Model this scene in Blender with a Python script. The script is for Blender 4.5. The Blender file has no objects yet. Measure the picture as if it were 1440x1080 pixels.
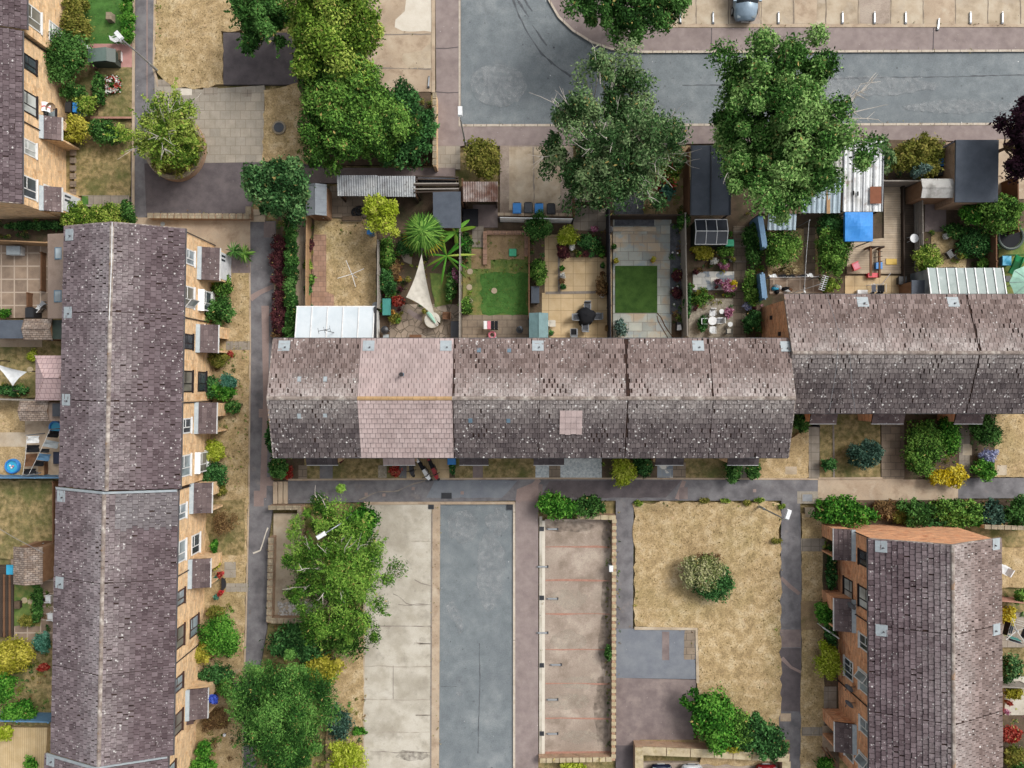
EXPO = 0.78
import bpy, math, random
import numpy as np
from math import sin, cos, pi, radians, hypot, atan2
random.seed(7)
RNG = np.random.default_rng(11)
SC = bpy.context.scene
COL = SC.collection
H, F = 50.0, 1000.0            # camera height in metres, focal length in photo pixels
KEXP = 1.6                     # sunlit albedo -> picture brightness, used to read surface colours
def G(px, py, z=0.0):
    s = (H - z) / F
    return ((px - 720) * s, (540 - py) * s)
def G3(px, py, z=0.0):
    x, y = G(px, py, z); return (x, y, z)
R = random.uniform
# ---------------------------------------------------------------- meshes
class MB:
    def __init__(s): s.v = []; s.f = []; s.m = []; s.t = []; s.r = []
    def add(s, vs, fs, m=0, tone=.5, rid=0.):
        b = len(s.v); s.v += [tuple(v) for v in vs]
        for f in fs: s.f.append(tuple(i + b for i in f)); s.m.append(m); s.t.append(tone); s.r.append(rid)
        return s
    def box(s, x0, x1, y0, y1, z0, z1, m=0, tone=.5):
        v = [(x0,y0,z0),(x1,y0,z0),(x1,y1,z0),(x0,y1,z0),(x0,y0,z1),(x1,y0,z1),(x1,y1,z1),(x0,y1,z1)]
        return s.add(v, [(3,2,1,0),(4,5,6,7),(0,1,5,4),(1,2,6,5),(2,3,7,6),(3,0,4,7)], m, tone)
    def hexa(s, v, m=0, tone=.5):      # 8 corner points, bottom four then top four
        return s.add(v, [(3,2,1,0),(4,5,6,7),(0,1,5,4),(1,2,6,5),(2,3,7,6),(3,0,4,7)], m, tone)
    def beam(s, p, q, w, h0, h1, m=0, tone=.5):   # upright board between two plan points
        dx, dy = q[0]-p[0], q[1]-p[1]; l = hypot(dx, dy) or 1; nx, ny = -dy/l*w/2, dx/l*w/2
        v = [(p[0]+nx,p[1]+ny),(p[0]-nx,p[1]-ny),(q[0]-nx,q[1]-ny),(q[0]+nx,q[1]+ny)]
        return s.hexa([(a,b,h0) for a,b in v]+[(a,b,h1) for a,b in v], m, tone)
    def prism(s, poly, z0, z1, m=0, tone=.5):
        n = len(poly)
        a = sum(poly[i][0]*poly[(i+1)%n][1]-poly[(i+1)%n][0]*poly[i][1] for i in range(n))
        if a < 0: poly = poly[::-1]
        v = [(x,y,z0) for x,y in poly]+[(x,y,z1) for x,y in poly]
        return s.add(v, [tuple(range(n,2*n)), tuple(range(n-1,-1,-1))]+[(i,(i+1)%n,(i+1)%n+n,i+n) for i in range(n)], m, tone)
    def tube(s, pts, rad, n=6, m=0, tone=.5, cap=True):
        if not isinstance(rad, (list, tuple)): rad = [rad]*len(pts)
        P = [np.array(p, float) for p in pts]; rings = []
        for i, p in enumerate(P):
            d = P[min(i+1, len(P)-1)] - P[max(i-1, 0)]; d = d/(np.linalg.norm(d)+1e-9)
            a = np.cross(d, (0,0,1.) if abs(d[2]) < .9 else (1.,0,0)); a /= np.linalg.norm(a); b = np.cross(d, a)
            rings.append([p + rad[i]*(a*cos(2*pi*k/n)+b*sin(2*pi*k/n)) for k in range(n)])
        v = [x for r in rings for x in r]; f = []
        for i in range(len(P)-1):
            for k in range(n): f.append((i*n+k, i*n+(k+1)%n, (i+1)*n+(k+1)%n, (i+1)*n+k))
        if cap: f.append(tuple(range(n-1,-1,-1))); f.append(tuple((len(P)-1)*n+k for k in range(n)))
        return s.add(v, f, m, tone)
    def lathe(s, c, prof, n=16, m=0, tone=.5, sx=1., sy=1.):
        v = []; f = []
        for r, z in prof:
            for k in range(n): v.append((c[0]+sx*r*cos(2*pi*k/n), c[1]+sy*r*sin(2*pi*k/n), c[2]+z))
        for i in range(len(prof)-1):
            for k in range(n): f.append((i*n+k, i*n+(k+1)%n, (i+1)*n+(k+1)%n, (i+1)*n+k))
        f.append(tuple(range(n-1,-1,-1))); f.append(tuple((len(prof)-1)*n+k for k in range(n)))
        return s.add(v, f, m, tone)
OFF = {}
def prop(o, label=None, cat=None, group=None, kind=None):
    if label: o['label'] = label
    if cat: o['category'] = cat
    if group: o['group'] = group
    if kind: o['kind'] = kind
    return o
def build(name, mb, mats, parent=None, org=None, smooth=False):
    """link the collected shapes (world coordinates) as ONE mesh object"""
    off = OFF.get(parent.name, (0,0,0)) if parent else (org or (0,0,0))
    me = bpy.data.meshes.new(name)
    me.from_pydata([(x-off[0], y-off[1], z-off[2]) for x,y,z in mb.v], [], mb.f)
    if not isinstance(mats, (list, tuple)): mats = [mats]
    for q in mats: me.materials.append(q)
    if len(mats) > 1: me.polygons.foreach_set('material_index', mb.m)
    if any(t != .5 for t in mb.t) or any(mb.r):
        me.attributes.new('tone', 'FLOAT', 'FACE').data.foreach_set('value', mb.t)
        me.attributes.new('rid', 'FLOAT', 'FACE').data.foreach_set('value', mb.r)
    if smooth: me.polygons.foreach_set('use_smooth', [True]*len(mb.f))
    me.update()
    o = bpy.data.objects.new(name, me); COL.objects.link(o)
    if parent: o.parent = parent
    else: o.location = off
    OFF[o.name] = off
    return o
def T(name, label, cat, loc, group=None):
    o = bpy.data.objects.new(name, None); COL.objects.link(o); o.location = loc; o.empty_display_size = .2
    OFF[o.name] = tuple(loc); return prop(o, label, cat, group)
def copy_tree(o, parent=None):
    c = o.copy(); COL.objects.link(c)
    if parent: c.parent = parent
    OFF[c.name] = OFF.get(o.name, (0,0,0))
    for ch in list(o.children): copy_tree(ch, c)
    return c
def dup(o, loc, rz=0., label=None, group=None, sc=None):
    c = copy_tree(o); c.location = loc; c.rotation_euler = (0,0,rz)
    if label: c['label'] = label
    if group: c['group'] = group
    if sc: c.scale = (sc,sc,sc) if not isinstance(sc, tuple) else sc
    return c
# ---------------------------------------------------------------- materials
def lin(h, k=None):
    k = KEXP if k is None else k; o = []
    for i in (0,2,4):
        c = int(h[i:i+2], 16)/255; c = c/12.92 if c <= .04045 else ((c+.055)/1.055)**2.4
        o.append(min(c/k, .85))
    return (*o, 1)
MATS = {}
class N:
    def __init__(s, name):
        s.m = bpy.data.materials.new(name); s.m.use_nodes = True; s.t = s.m.node_tree
        s.b = s.t.nodes['Principled BSDF']; s.tc = s.n('ShaderNodeTexCoord'); s.co = s.tc.outputs['Object']
    def n(s, ty, **kw):
        x = s.t.nodes.new(ty)
        for k, v in kw.items(): setattr(x, k, v)
        return x
    def l(s, a, b): s.t.links.new(a, b)
    def noise(s, sc, det=4, rough=.55, co=None):
        x = s.n('ShaderNodeTexNoise'); x.inputs['Scale'].default_value = sc; x.inputs['Detail'].default_value = det
        x.inputs['Roughness'].default_value = rough; s.l(co or s.co, x.inputs['Vector']); return x.outputs['Fac']
    def ramp(s, fac, stops):
        x = s.n('ShaderNodeValToRGB'); e = x.color_ramp.elements
        while len(e) < len(stops): e.new(.5)
        for q, (p, c) in zip(e, stops): q.position = p; q.color = c
        s.l(fac, x.inputs['Fac']); return x.outputs['Color']
    def rng(s, fac, a, b, lo, hi):
        x = s.n('ShaderNodeMapRange'); x.clamp = True
        for k, v in zip(('From Min','From Max','To Min','To Max'), (a,b,lo,hi)): x.inputs[k].default_value = v
        s.l(fac, x.inputs['Value']); return x.outputs['Result']
    def mix(s, fac, a, b, mode='MIX'):
        x = s.n('ShaderNodeMix', data_type='RGBA', blend_type=mode)
        for k, v in ((0,fac),(6,a),(7,b)):
            if isinstance(v, (int,float,tuple)): x.inputs[k].default_value = v
            else: s.l(v, x.inputs[k])
        return x.outputs[2]
    def math(s, op, a, b):
        x = s.n('ShaderNodeMath', operation=op)
        for k, v in ((0,a),(1,b)):
            if isinstance(v, (int,float)): x.inputs[k].default_value = v
            else: s.l(v, x.inputs[k])
        return x.outputs[0]
    def attr(s, name): return s.n('ShaderNodeAttribute', attribute_name=name).outputs['Fac']
    def vor(s, sc, co=None, rnd=1.):
        x = s.n('ShaderNodeTexVoronoi'); x.inputs['Scale'].default_value = sc; x.inputs['Randomness'].default_value = rnd
        s.l(co or s.co, x.inputs['Vector']); return x
    def bump(s, hgt, st, dist=.02):
        x = s.n('ShaderNodeBump'); x.inputs['Strength'].default_value = st; x.inputs['Distance'].default_value = dist
        s.l(hgt, x.inputs['Height']); s.l(x.outputs['Normal'], s.b.inputs['Normal'])
    def done(s, col, rough=.9, metal=0., spec=.25):
        if isinstance(col, tuple): s.b.inputs['Base Color'].default_value = col
        else: s.l(col, s.b.inputs['Base Color'])
        s.b.inputs['Roughness'].default_value = rough; s.b.inputs['Metallic'].default_value = metal
        s.b.inputs['Specular IOR Level'].default_value = spec
        MATS[s.m.name] = s.m; return s.m
def mat(name, cols, sc=1.5, fine=.22, fsc=28, rough=.9, bump=.25, bsc=45, metal=0., spec=.25, grid=None, spots=(), var=None, big=None, lo=.36, hi=.64):
    """noise blend of the listed colours, finer grain over it, then joints, specks and relief"""
    n = N(name); k = len(cols)
    col = n.ramp(n.noise(sc, 8, .6), [(lo+(hi-lo)*i/max(k-1,1), lin(c)) for i, c in enumerate(cols)]) if k > 1 else lin(cols[0])
    if big:   # broad stains: (scale, colour, low, high, strength)
        for bs, bc, a, b, st in big: col = n.mix(n.rng(n.noise(bs, 5, .6), a, b, 0, st), col, lin(bc))
    g = n.rng(n.noise(fsc, 5, .7), .25, .75, 1-fine, 1+fine)
    gv = n.n('ShaderNodeCombineColor'); [n.l(g, gv.inputs[i]) for i in range(3)]
    col = n.mix(1., col, gv.outputs[0], 'MULTIPLY')
    hgt = n.noise(bsc, 4, .6)
    if grid and grid[0] == 'vor':   # irregular paving: (vor, scale, joint width, joint colour)
        v = n.vor(grid[1]); w = n.vor(grid[1]); w.feature = 'DISTANCE_TO_EDGE'; sp = n.n('ShaderNodeSeparateColor'); n.l(v.outputs['Color'], sp.inputs[0]); q = n.rng(sp.outputs[0], 0, 1, .78, 1.2); gv = n.n('ShaderNodeCombineColor'); [n.l(q, gv.inputs[i]) for i in range(3)]
        col = n.mix(1., col, gv.outputs[0], 'MULTIPLY'); col = n.mix(n.rng(w.outputs['Distance'], grid[2]*.5, grid[2], .85, 0), col, lin(grid[3])); grid = None
    if grid:  # (w, h, offset, mortar, mortar colour, variation[, 'wall'])
        co = n.co
        if len(grid) > 6:
            sx = n.n('ShaderNodeSeparateXYZ'); n.l(n.co, sx.inputs[0]); cx = n.n('ShaderNodeCombineXYZ')
            n.l(n.math('ADD', sx.outputs[0], sx.outputs[1]), cx.inputs[0]); n.l(sx.outputs[2], cx.inputs[1]); co = cx.outputs[0]
        br = n.n('ShaderNodeTexBrick', offset=grid[2]); br.inputs['Scale'].default_value = 1
        for q, v in (('Brick Width',grid[0]),('Row Height',grid[1]),('Mortar Size',grid[3]),('Mortar Smooth',.2),('Bias',0.)): br.inputs[q].default_value = v
        va = grid[5]; br.inputs['Color1'].default_value = (1-va,)*3+(1,); br.inputs['Color2'].default_value = (1+va,1+va*.8,1+va*.5,1)
        br.inputs['Mortar'].default_value = (1,1,1,1); n.l(co, br.inputs['Vector'])
        col = n.mix(1., col, br.outputs['Color'], 'MULTIPLY')
        col = n.mix(n.math('MULTIPLY', br.outputs['Fac'], .85), col, lin(grid[4]))
        hgt = n.math('SUBTRACT', hgt, n.math('MULTIPLY', br.outputs['Fac'], 1.5))
    for ssc, th, c in spots:
        v = n.vor(ssc); d = n.math('MULTIPLY', n.rng(v.outputs['Distance'], th*.6, th, 1, 0), n.rng(n.noise(ssc*.35, 3), .48, .6, 0, 1))
        col = n.mix(d, col, lin(c))
    if var:   # each object its own slight tint
        oi = n.n('ShaderNodeObjectInfo'); a = n.rng(oi.outputs['Random'], 0, 1, 1-var, 1+var)
        gv = n.n('ShaderNodeCombineColor'); [n.l(a, gv.inputs[i]) for i in range(3)]
        col = n.mix(1., col, gv.outputs[0], 'MULTIPLY')
    if bump: n.bump(hgt, bump, .02)
    return n.done(col, rough, metal, spec)
def plain(name, c, rough=.5, metal=0., spec=.4, k=None):
    """painted, moulded or metal surface: one colour with faint soiling and wear"""
    n = N(name); a = lin(c, k); b = tuple(x*.72 for x in a[:3])+(1,)
    col = n.mix(n.rng(n.noise(3.5, 6, .65), .42, .7, 0, .8), a, b)
    n.bump(n.noise(25, 3), .08, .01)
    return n.done(col, rough, metal, spec)
def foliage_mat(name, cols, trans=.12):
    """leaf faces carry a random 'tone'; the ramp turns it into the plant's range of leaf colours"""
    n = N(name); k = len(cols); lin = lambda c: tuple(x*.86 for x in globals()['lin'](c)[:3])+(1,)
    col = n.ramp(n.attr('tone'), [(.12+.7*i/max(k-1,1), lin(c)) for i, c in enumerate(cols)]+[(.965, lin(cols[-1])), (.98, lin('c2ac6a'))])
    col = n.mix(n.rng(n.noise(1.1, 3), .35, .7, 0, .45), col, n.mix(1., col, (.72,.8,.62,1), 'MULTIPLY'))
    m = n.done(col, .8, 0, .08)
    tr = n.n('ShaderNodeBsdfTranslucent'); n.l(col, tr.inputs[0]); ms = n.n('ShaderNodeMixShader'); ms.inputs[0].default_value = trans
    n.l(n.b.outputs[0], ms.inputs[1]); n.l(tr.outputs[0], ms.inputs[2]); n.l(ms.outputs[0], n.t.nodes['Material Output'].inputs[0])
    return m
def tile_mat(name, dark, light, spot=.16, pale=None, mossy=.0, ps=1.):
    """concrete roof tiles: tone per tile, lichen spots, pale lichen crust on the upper courses, mossy patches"""
    n = N(name); t = n.attr('tone'); rid = n.attr('rid')
    col = n.ramp(t, [(.05, lin(dark)), (.95, lin(light))])
    g = n.math('MULTIPLY', n.rng(n.noise(1.3, 6, .6), .3, .7, .82, 1.16), n.rng(n.noise(.28, 4, .6), .32, .68, .8, 1.16)); gv = n.n('ShaderNodeCombineColor'); [n.l(g, gv.inputs[i]) for i in range(3)]
    col = n.mix(1., col, gv.outputs[0], 'MULTIPLY')
    col = n.mix(n.rng(n.noise(9, 5, .7), .5, .72, 0, .45), col, lin(light))
    if pale:
        f = n.math('MULTIPLY', n.rng(rid, .5, .93, 0, 1), n.rng(n.noise(.9, 5, .65), .36, .6, .2, 1))
        f = n.math('MULTIPLY', f, n.rng(n.noise(7, 4, .7), .36, .6, .25*ps, ps))
        col = n.mix(f, col, lin(pale))
    if mossy: col = n.mix(n.rng(n.noise(2.2, 6, .7), .56, .7, 0, mossy), col, lin('5d4a38'))
    for sc, th, c, st in ((3.2,spot*1.15,'d9d6d2',.9),(6.5,spot*1.25,'d3cdca',.7),(1.5,spot*.55,'f0ede8',.95)) if spot else ():
        v = n.vor(sc); d = n.math('MULTIPLY', n.rng(v.outputs['Distance'], th*.55, th, st, 0), n.rng(n.noise(sc*.3, 4, .7), .46, .56, 0, 1))
        col = n.mix(d, col, lin(c))
    n.bump(n.noise(30, 5, .7), .35, .02)
    return n.done(col, .92, 0, .15)
def glass_mat(name, c, rough=.12):
    n = N(name); col = n.mix(n.rng(n.noise(.8, 2), .4, .6, 0, 1), lin(c), tuple(x*.5 for x in lin(c)[:3])+(1,))
    return n.done(col, rough, 0, .6)
# ---------------------------------------------------------------- materials of the place
mat('road', ['737a7d','7b8285','848a8c'], 1.2, .24, 14, .9, .3, big=[(.16,'6e7478',.46,.7,.8),(.25,'a0a4a4',.56,.74,.6),(.7,'6b7074',.56,.72,.55),(3.2,'565a5d',.64,.74,.6)], spots=[(1.1,.1,'45484b'),(2.2,.09,'4a4d50'),(1.2,.05,'f0f0ee')])
mat('tar_pink', ['8a7c79','9a8c87'], 1.6, .16, 26, .92, .25, big=[(.5,'7b6d69',.5,.7,.6),(1.1,'aa9c94',.58,.75,.5)], spots=[(2.6,.07,'d9d3cc')])
mat('tar_path', ['656365','787577','838182'], 1.1, .16, 26, .92, .25, big=[(.5,'5a5658',.52,.7,.6),(.8,'958b85',.6,.74,.6)], spots=[(2.4,.06,'d2ccc8')])
mat('tar_dark', ['595254','6a6263'], 1.3, .2, 26, .92, .3, big=[(.6,'776e6c',.55,.75,.7)], spots=[(3,.06,'b5aca8')])
mat('tar_blue', ['757981','83878c'], 1.1, .14, 26, .92, .2, big=[(.5,'6a6d76',.5,.7,.6)], spots=[(2.6,.05,'e2e0dc')])
mat('tar_brown', ['776a68','8b7d79'], 1.3, .16, 26, .92, .2, big=[(.6,'a1928a',.54,.72,.7)], spots=[(2.2,.08,'bdb3ab')])
mat('conc_tan', ['a48f79','b9a58d','c4b29a'], 1.2, .14, 18, .9, .2, big=[(.6,'94806d',.5,.68,.6),(1.,'cfc3ae',.58,.74,.6)])
mat('conc_bay', ['a8977f','bcab93','c6b8a2'], 1., .14, 22, .9, .2, big=[(.45,'8a7866',.52,.7,.75),(.9,'d0c4b0',.56,.74,.6)], spots=[(2.,.09,'6e5d50')])
mat('conc_brown', ['8f8072','a69688','bcae9e'], .7, .24, 14, .9, .3, big=[(.35,'7a6a5e',.52,.7,.7),(1.2,'c9bca8',.6,.75,.6)], spots=[(2.4,.08,'5c4d42')])
mat('conc_pale', ['b4ac9c','c4bdae','cbc4b6'], .8, .14, 18, .88, .2, big=[(.3,'a09888',.48,.66,.8),(.9,'8f8779',.55,.74,.65),(2.6,'877f72',.6,.76,.6),(.5,'d8d2c6',.58,.75,.6)], spots=[(1.3,.04,'5d574f')])
mat('conc_white', ['d2c8b8','ddd5c6'], 1.5, .1, 18, .9, .2)
mat('kerb', ['b8ab9b','cdc2b3'], 3., .16, 22, .9, .2, grid=(.9,9,.0,.03,'7a6f66',.06))
mat('slab_grey', ['989083','a9a194'], 1.4, .16, 18, .9, .2, grid=(.72,.62,.5,.018,'83796b',.09), big=[(.7,'968c7d',.54,.7,.5)])
mat('slab_lane', ['8f8578','a1978a'], 1.6, .14, 22, .9, .2, grid=(.6,.6,.0,.02,'6e655a',.07))
mat('slab_old', ['8a7868','a28e7c'], 1.2, .16, 22, .9, .25, grid=(.92,.92,.0,.05,'bfae9c',.12), big=[(.8,'705f54',.52,.7,.6)])
mat('slab_cream', ['c3aa82','d2ba94'], 1.4, .1, 22, .88, .15, grid=(.86,.86,.0,.02,'9c8765',.06), big=[(.7,'b59c77',.55,.7,.5)])
mat('slab_brown', ['7d7062','918373'], 1.4, .16, 22, .9, .2, grid=(.7,.5,.5,.02,'5d5246',.12))
mat('slab_slate', ['a6aba6','b6bbb4'], 1., .12, 22, .85, .2, grid=(.95,.62,.37,.02,'868076',.2), big=[(.55,'b9a48a',.5,.6,.75),(.8,'97a6ae',.54,.62,.7)])
mat('slab_mosaic', ['8f99a3','d9d8d2'], .9, .1, 22, .85, .15, grid=(.62,.5,.5,.02,'a9a59d',.25), lo=.48, hi=.52)
mat('crazy', ['98897a','aa9b8a'], 1.4, .16, 22, .9, .2, grid=('vor',1.9,.05,'61574a'))
mat('brickpath', ['9b7a66','ad8c78'], 1.4, .18, 22, .9, .25, grid=(.34,.36,.5,.02,'7c6455',.1))
mat('pink_slab', ['b0827a','c0928a'], 1.4, .12, 22, .9, .2)
mat('drygrass', ['9d8662','b0986f','bfa77f','cbb691'], 1.4, .5, 11, .95, .9, 16, big=[(.25,'a58c66',.42,.7,.5),(.17,'8a8350',.5,.74,.45),(.5,'857a4c',.64,.8,.4),(.35,'d3bd98',.6,.75,.5)], spots=[(3.,.2,'6e5c38'),(4.6,.24,'77653f'),(1.3,.16,'c9ab88')])
mat('drygreen', ['6d6138','90805a','b0996c'], 2.8, .34, 16, .95, .7, 26, big=[(.6,'5c6234',.46,.66,.85)])
mat('greengrass', ['4f6430','64783b','83854a'], 1.3, .32, 16, .95, .6, 26, big=[(.5,'968255',.52,.68,.8)])
mat('lawngreen', ['3d6428','4f7a36'], 2.2, .3, 14, .95, .6, 22, big=[(.7,'6f8545',.54,.7,.6),(.5,'a39560',.62,.74,.7)])
mat('turf', ['35531f','4a6a2c'], 1.6, .3, 14, .95, .5, 30)
mat('soil', ['55473a','6c5b49'], 1.4, .35, 14, .95, .8, 22, big=[(.8,'42472c',.5,.66,.7)])
mat('drysoil', ['8b7558','a58c6a'], 1.2, .3, 14, .95, .6, 22, big=[(.8,'6d6a3d',.52,.68,.8)])
mat('slatebed', ['4a4c51','63666c'], 3., .4, 16, .8, .7, 22)
mat('gravelw', ['a9b3b5','dbe1e1'], 6., .3, 14, .9, .9, 18, spots=[(6,.2,'7d888c')])
mat('gravel', ['8d8475','aca291'], 5., .35, 14, .9, .8, 18)
mat('deck', ['b6a48c','c7b69f'], 2., .14, 22, .85, .2, grid=(3.6,.16,.3,.012,'8b7a66',.08))
mat('deckv', ['c0a87e','cdb68e'], 2., .12, 22, .85, .2, grid=(.15,6,.0,.012,'93805d',.07))
mat('darkdeck', ['43392f','54483d'], 2., .2, 22, .85, .2, grid=(6,.16,.3,.012,'2a241f',.1))
mat('redline', ['a27766','b48877'], 4., .3, 22, .9, .2, spots=[(5,.2,'a08a78')])
mat('tyre', ['55585b','686c70'], 3., .3, 22, .9, .1)
mat('stain', ['a4a7a9','b9bcbd'], 1.2, .1, 22, .9, .1)
def fade(m):   # worn-in film: patchy cover, the road shows through it
    n = MATS[m].node_tree; N_ = n.nodes; tc = N_.new('ShaderNodeTexCoord'); x = N_.new('ShaderNodeTexNoise'); x.inputs['Scale'].default_value = 3.5; x.inputs['Detail'].default_value = 7; n.links.new(tc.outputs['Object'], x.inputs['Vector'])
    r = N_.new('ShaderNodeMapRange'); r.inputs['From Min'].default_value = .3; r.inputs['From Max'].default_value = .8; r.inputs['To Max'].default_value = .62; n.links.new(x.outputs['Fac'], r.inputs['Value']); t = N_.new('ShaderNodeBsdfTransparent'); s = N_.new('ShaderNodeMixShader')
    n.links.new(r.outputs[0], s.inputs[0]); n.links.new(t.outputs[0], s.inputs[1]); n.links.new(N_['Principled BSDF'].outputs[0], s.inputs[2]); n.links.new(s.outputs[0], N_['Material Output'].inputs[0])
fade('stain')
mat('grime', ['5a5048','6d6258'], 2., .2, 22, .92, .1); fade('grime'); mat('wornlight', ['b5a998','c8bdac'], 2., .2, 22, .92, .1); fade('wornlight')
mat('patchtar', ['8e7c77','9a8780'], 2., .2, 22, .92, .2)
mat('crack', ['857b72','948a80'], 4., .2, 22, .95, .1)
mat('jointl', ['a2988a','b0a698'], 4., .25, 22, .95, .1)
mat('jointd', ['7d7063','8f8172'], 4., .25, 22, .95, .1)

# ---------------------------------------------------------------- ground, roads and surfaces (structure)
def jitter(poly, j, step=9):
    out = []; n = len(poly)
    for i in range(n):
        (x0,y0),(x1,y1) = poly[i], poly[(i+1)%n]; k = max(1, int(hypot(x1-x0,y1-y0)/step))
        for q in range(k):
            t = q/k; out.append((x0+(x1-x0)*t+R(-j,j), y0+(y1-y0)*t+R(-j,j)))
    return out
def rect(x0,y0,x1,y1): return [(x0,y0),(x1,y0),(x1,y1),(x0,y1)]
NS = [0]
def slab(name, poly, m, z=0., jit=0., base=-.25):
    """a laid surface; z is its height above datum (each later sheet a few mm higher)"""
    NS[0] += 1
    if jit: poly = jitter(poly, jit)
    mb = MB(); mb.prism([G(x,y) for x,y in poly], base, z + NS[0]*.00013)
    return prop(build(name, mb, MATS[m]), kind='structure')
def strip(name, pts, w, m, z, jit=0.):
    """narrow laid line through photo points, w in metres"""
    if name.endswith(('joint','crack','mark')) and jit:   # hand-laid and cracked lines wander
        q = []
        for (x0,y0),(x1,y1) in zip(pts,pts[1:]):
            k = max(1,int(hypot(x1-x0,y1-y0)/7)); q += [(x0+(x1-x0)*i/k+R(-.55,.55)*(i>0),y0+(y1-y0)*i/k+R(-.55,.55)*(i>0)) for i in range(k)]
        pts = q+[pts[-1]]
    NS[0] += 1; P = [G(x,y) for x,y in pts]; mb = MB(); L = []; Rr = []
    for i, p in enumerate(P):
        a, b = P[max(i-1,0)], P[min(i+1,len(P)-1)]; d = hypot(b[0]-a[0], b[1]-a[1]) or 1
        nx, ny = -(b[1]-a[1])/d, (b[0]-a[0])/d; k = w/2*(1+R(-jit,jit))
        L.append((p[0]+nx*k, p[1]+ny*k)); Rr.append((p[0]-nx*k, p[1]-ny*k))
    n = len(P); v = [(x,y,z+NS[0]*.00013) for x,y in L+Rr]
    mb.add(v, [(i+n, i+n+1, i+1, i) for i in range(n-1)])
    return prop(build(name, mb, MATS[m]), kind='structure')
mb = MB(); mb.box(-220,220,-220,220,-.6,-.2); prop(build('ground', mb, MATS['drygreen']), kind='structure')
S = slab
ROADZ = -.1
curve = [(765,-60),(772,0),(786,24),(806,43),(832,59),(860,69),(905,73)]
S('road', [(648,-60)]+curve+[(1500,71),(1500,173),(648,175)], 'road', ROADZ)
S('pavement', curve+[(1500,71),(1500,38),(938,39),(905,20),(860,-60)], 'tar_pink', 0)
S('pavement', [(612,-60),(645,-60),(645,178),(1500,176),(1500,197),(1350,198),(706,205),(655,204),(646,206),(614,206)], 'tar_pink', 0)
S('pavement', rect(615,205,647,238), 'slab_grey', .004)
strip('kerb', curve+[(1200,72.2),(1500,71)], .16, 'kerb', .018)
strip('kerb', [(646.5,-60),(646.5,176.5)], .16, 'kerb', .018)
strip('kerb', [(645,176.3),(1100,175.3),(1500,174)], .16, 'kerb', .018)
S('parking_bays', [(938,-60),(1500,-60),(1500,34),(948,34)], 'conc_bay', 0)
strip('kerb', [(934,36.3),(1500,36)], .24, 'conc_tan', .03)
for i in range(12): strip('bay_joint', [(979+45.6*i,-60),(979+45.6*i,34)], .07, 'jointd', .006, .5)
for x0,x1,m in ((1207,1253,'conc_brown'),(1025,1070,'conc_brown'),(1116,1150,'conc_tan'),(1298,1344,'conc_tan')): S('bay_surface', jitter(rect(x0+1.5,-50,x1-1.5,33),.5), m, .003)
# tyre marks and wear on the road
strip('tyre_mark', [(718,-10),(730,22),(745,50),(762,75),(782,92),(803,107)], .11, 'tyre', ROADZ+.006, .6)
strip('tyre_mark', [(776,2),(786,18),(797,32),(812,42)], .12, 'tyre', ROADZ+.006, .6)
for x,y in ((733,8),(737,14),(742,6),(757,48),(762,54)): strip('tyre_mark', [(x-8,y-13),(x,y),(x+7,y+9)], .1, 'tyre', ROADZ+.006, .9)
strip('road_joint', [(960,119),(1010,119),(1180,110),(1240,108),(1340,107),(1500,103)], .06, 'tyre', ROADZ+.006, .8)
for x0,y0,x1,y1 in ((612,68,646,66),(612,129,646,130),(1000,72,1001,38),(1312,72,1313,39)): strip('pavement_joint', [(x0,y0),((x0+x1)/2,(y0+y1)/2+1),(x1,y1)], .05, 'tar_dark', .012)
# concrete yard above the ivy wall
S('yard', rect(516,-60,607,129), 'conc_tan', 0)
S('concrete_patch', jitter([(572,-40),(607,-40),(607,44),(566,44),(556,38),(556,28),(569,16),(570,0)],1), 'conc_white', .004)
S('concrete_patch', jitter([(568,75),(592,72),(607,58),(607,95),(574,97),(566,85)],1.2), 'conc_bay', .004)
strip('yard_joint', [(518,49),(606,48)], .06, 'crack', .01,.6); strip('yard_joint', [(518,96),(606,97)], .06, 'crack', .01,.6)
strip('kerb', [(609.5,-60),(609.5,130)], .26, 'conc_tan', .04)
S('soil_bed', [(420,-60),(516,-60),(516,130),(606,130),(606,232),(445,232),(410,130)], 'soil', .0)
# top-left public space
S('footpath', [(188,-60),(220,-60),(216,98),(224,125),(222,230),(206,305),(184,312)], 'tar_path', 0)
strip('edging', [(219,-60),(216.5,98),(223,122)], .18, 'conc_tan', .012); strip('edging', [(207,-60),(207,140)], .1, 'patchtar', .01)
S('lawn', [(221,-60),(330,-60),(352,40),(313,45),(313,118),(283,125),(240,122),(217,97)], 'drygrass', .02, 2.2)
S('tarmac_patch', rect(314,46,418,119), 'tar_dark', .008)
S('paving', [(217,110),(240,122),(283,126),(372,120),(372,127),(370,228),(222,230)], 'slab_grey', .006)
for x0,y0,x1,y1 in ((254,125,270,134),(340,126,354,136),(286,123,306,134),(222,112,240,122)): S('paving_slab', rect(x0,y0,x1,y1), 'conc_white' if x0==254 else 'slab_lane', .012)
S('lawn', [(372,126),(418,118),(440,170),(455,232),(369,228)], 'drygrass', .02, 2.2)
S('lawn', rect(340,-60,420,48), 'drygreen', .004, 1)
S('tarmac_apron', [(203,230),(372,228),(455,230),(450,256),(360,262),(352,300),(206,304)], 'tar_dark', .004)
S('footpath', [(430,236),(640,236),(640,254),(430,258),(380,262)], 'tar_brown', .008)
S('footpath', [(176,306),(352,305),(352,345),(322,372),(282,380),(240,330),(180,318)], 'conc_tan', .004)
S('steps', rect(352,295,373,303), 'conc_bay', .1); S('steps', rect(352,303,373,312), 'conc_bay', .05)
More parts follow.
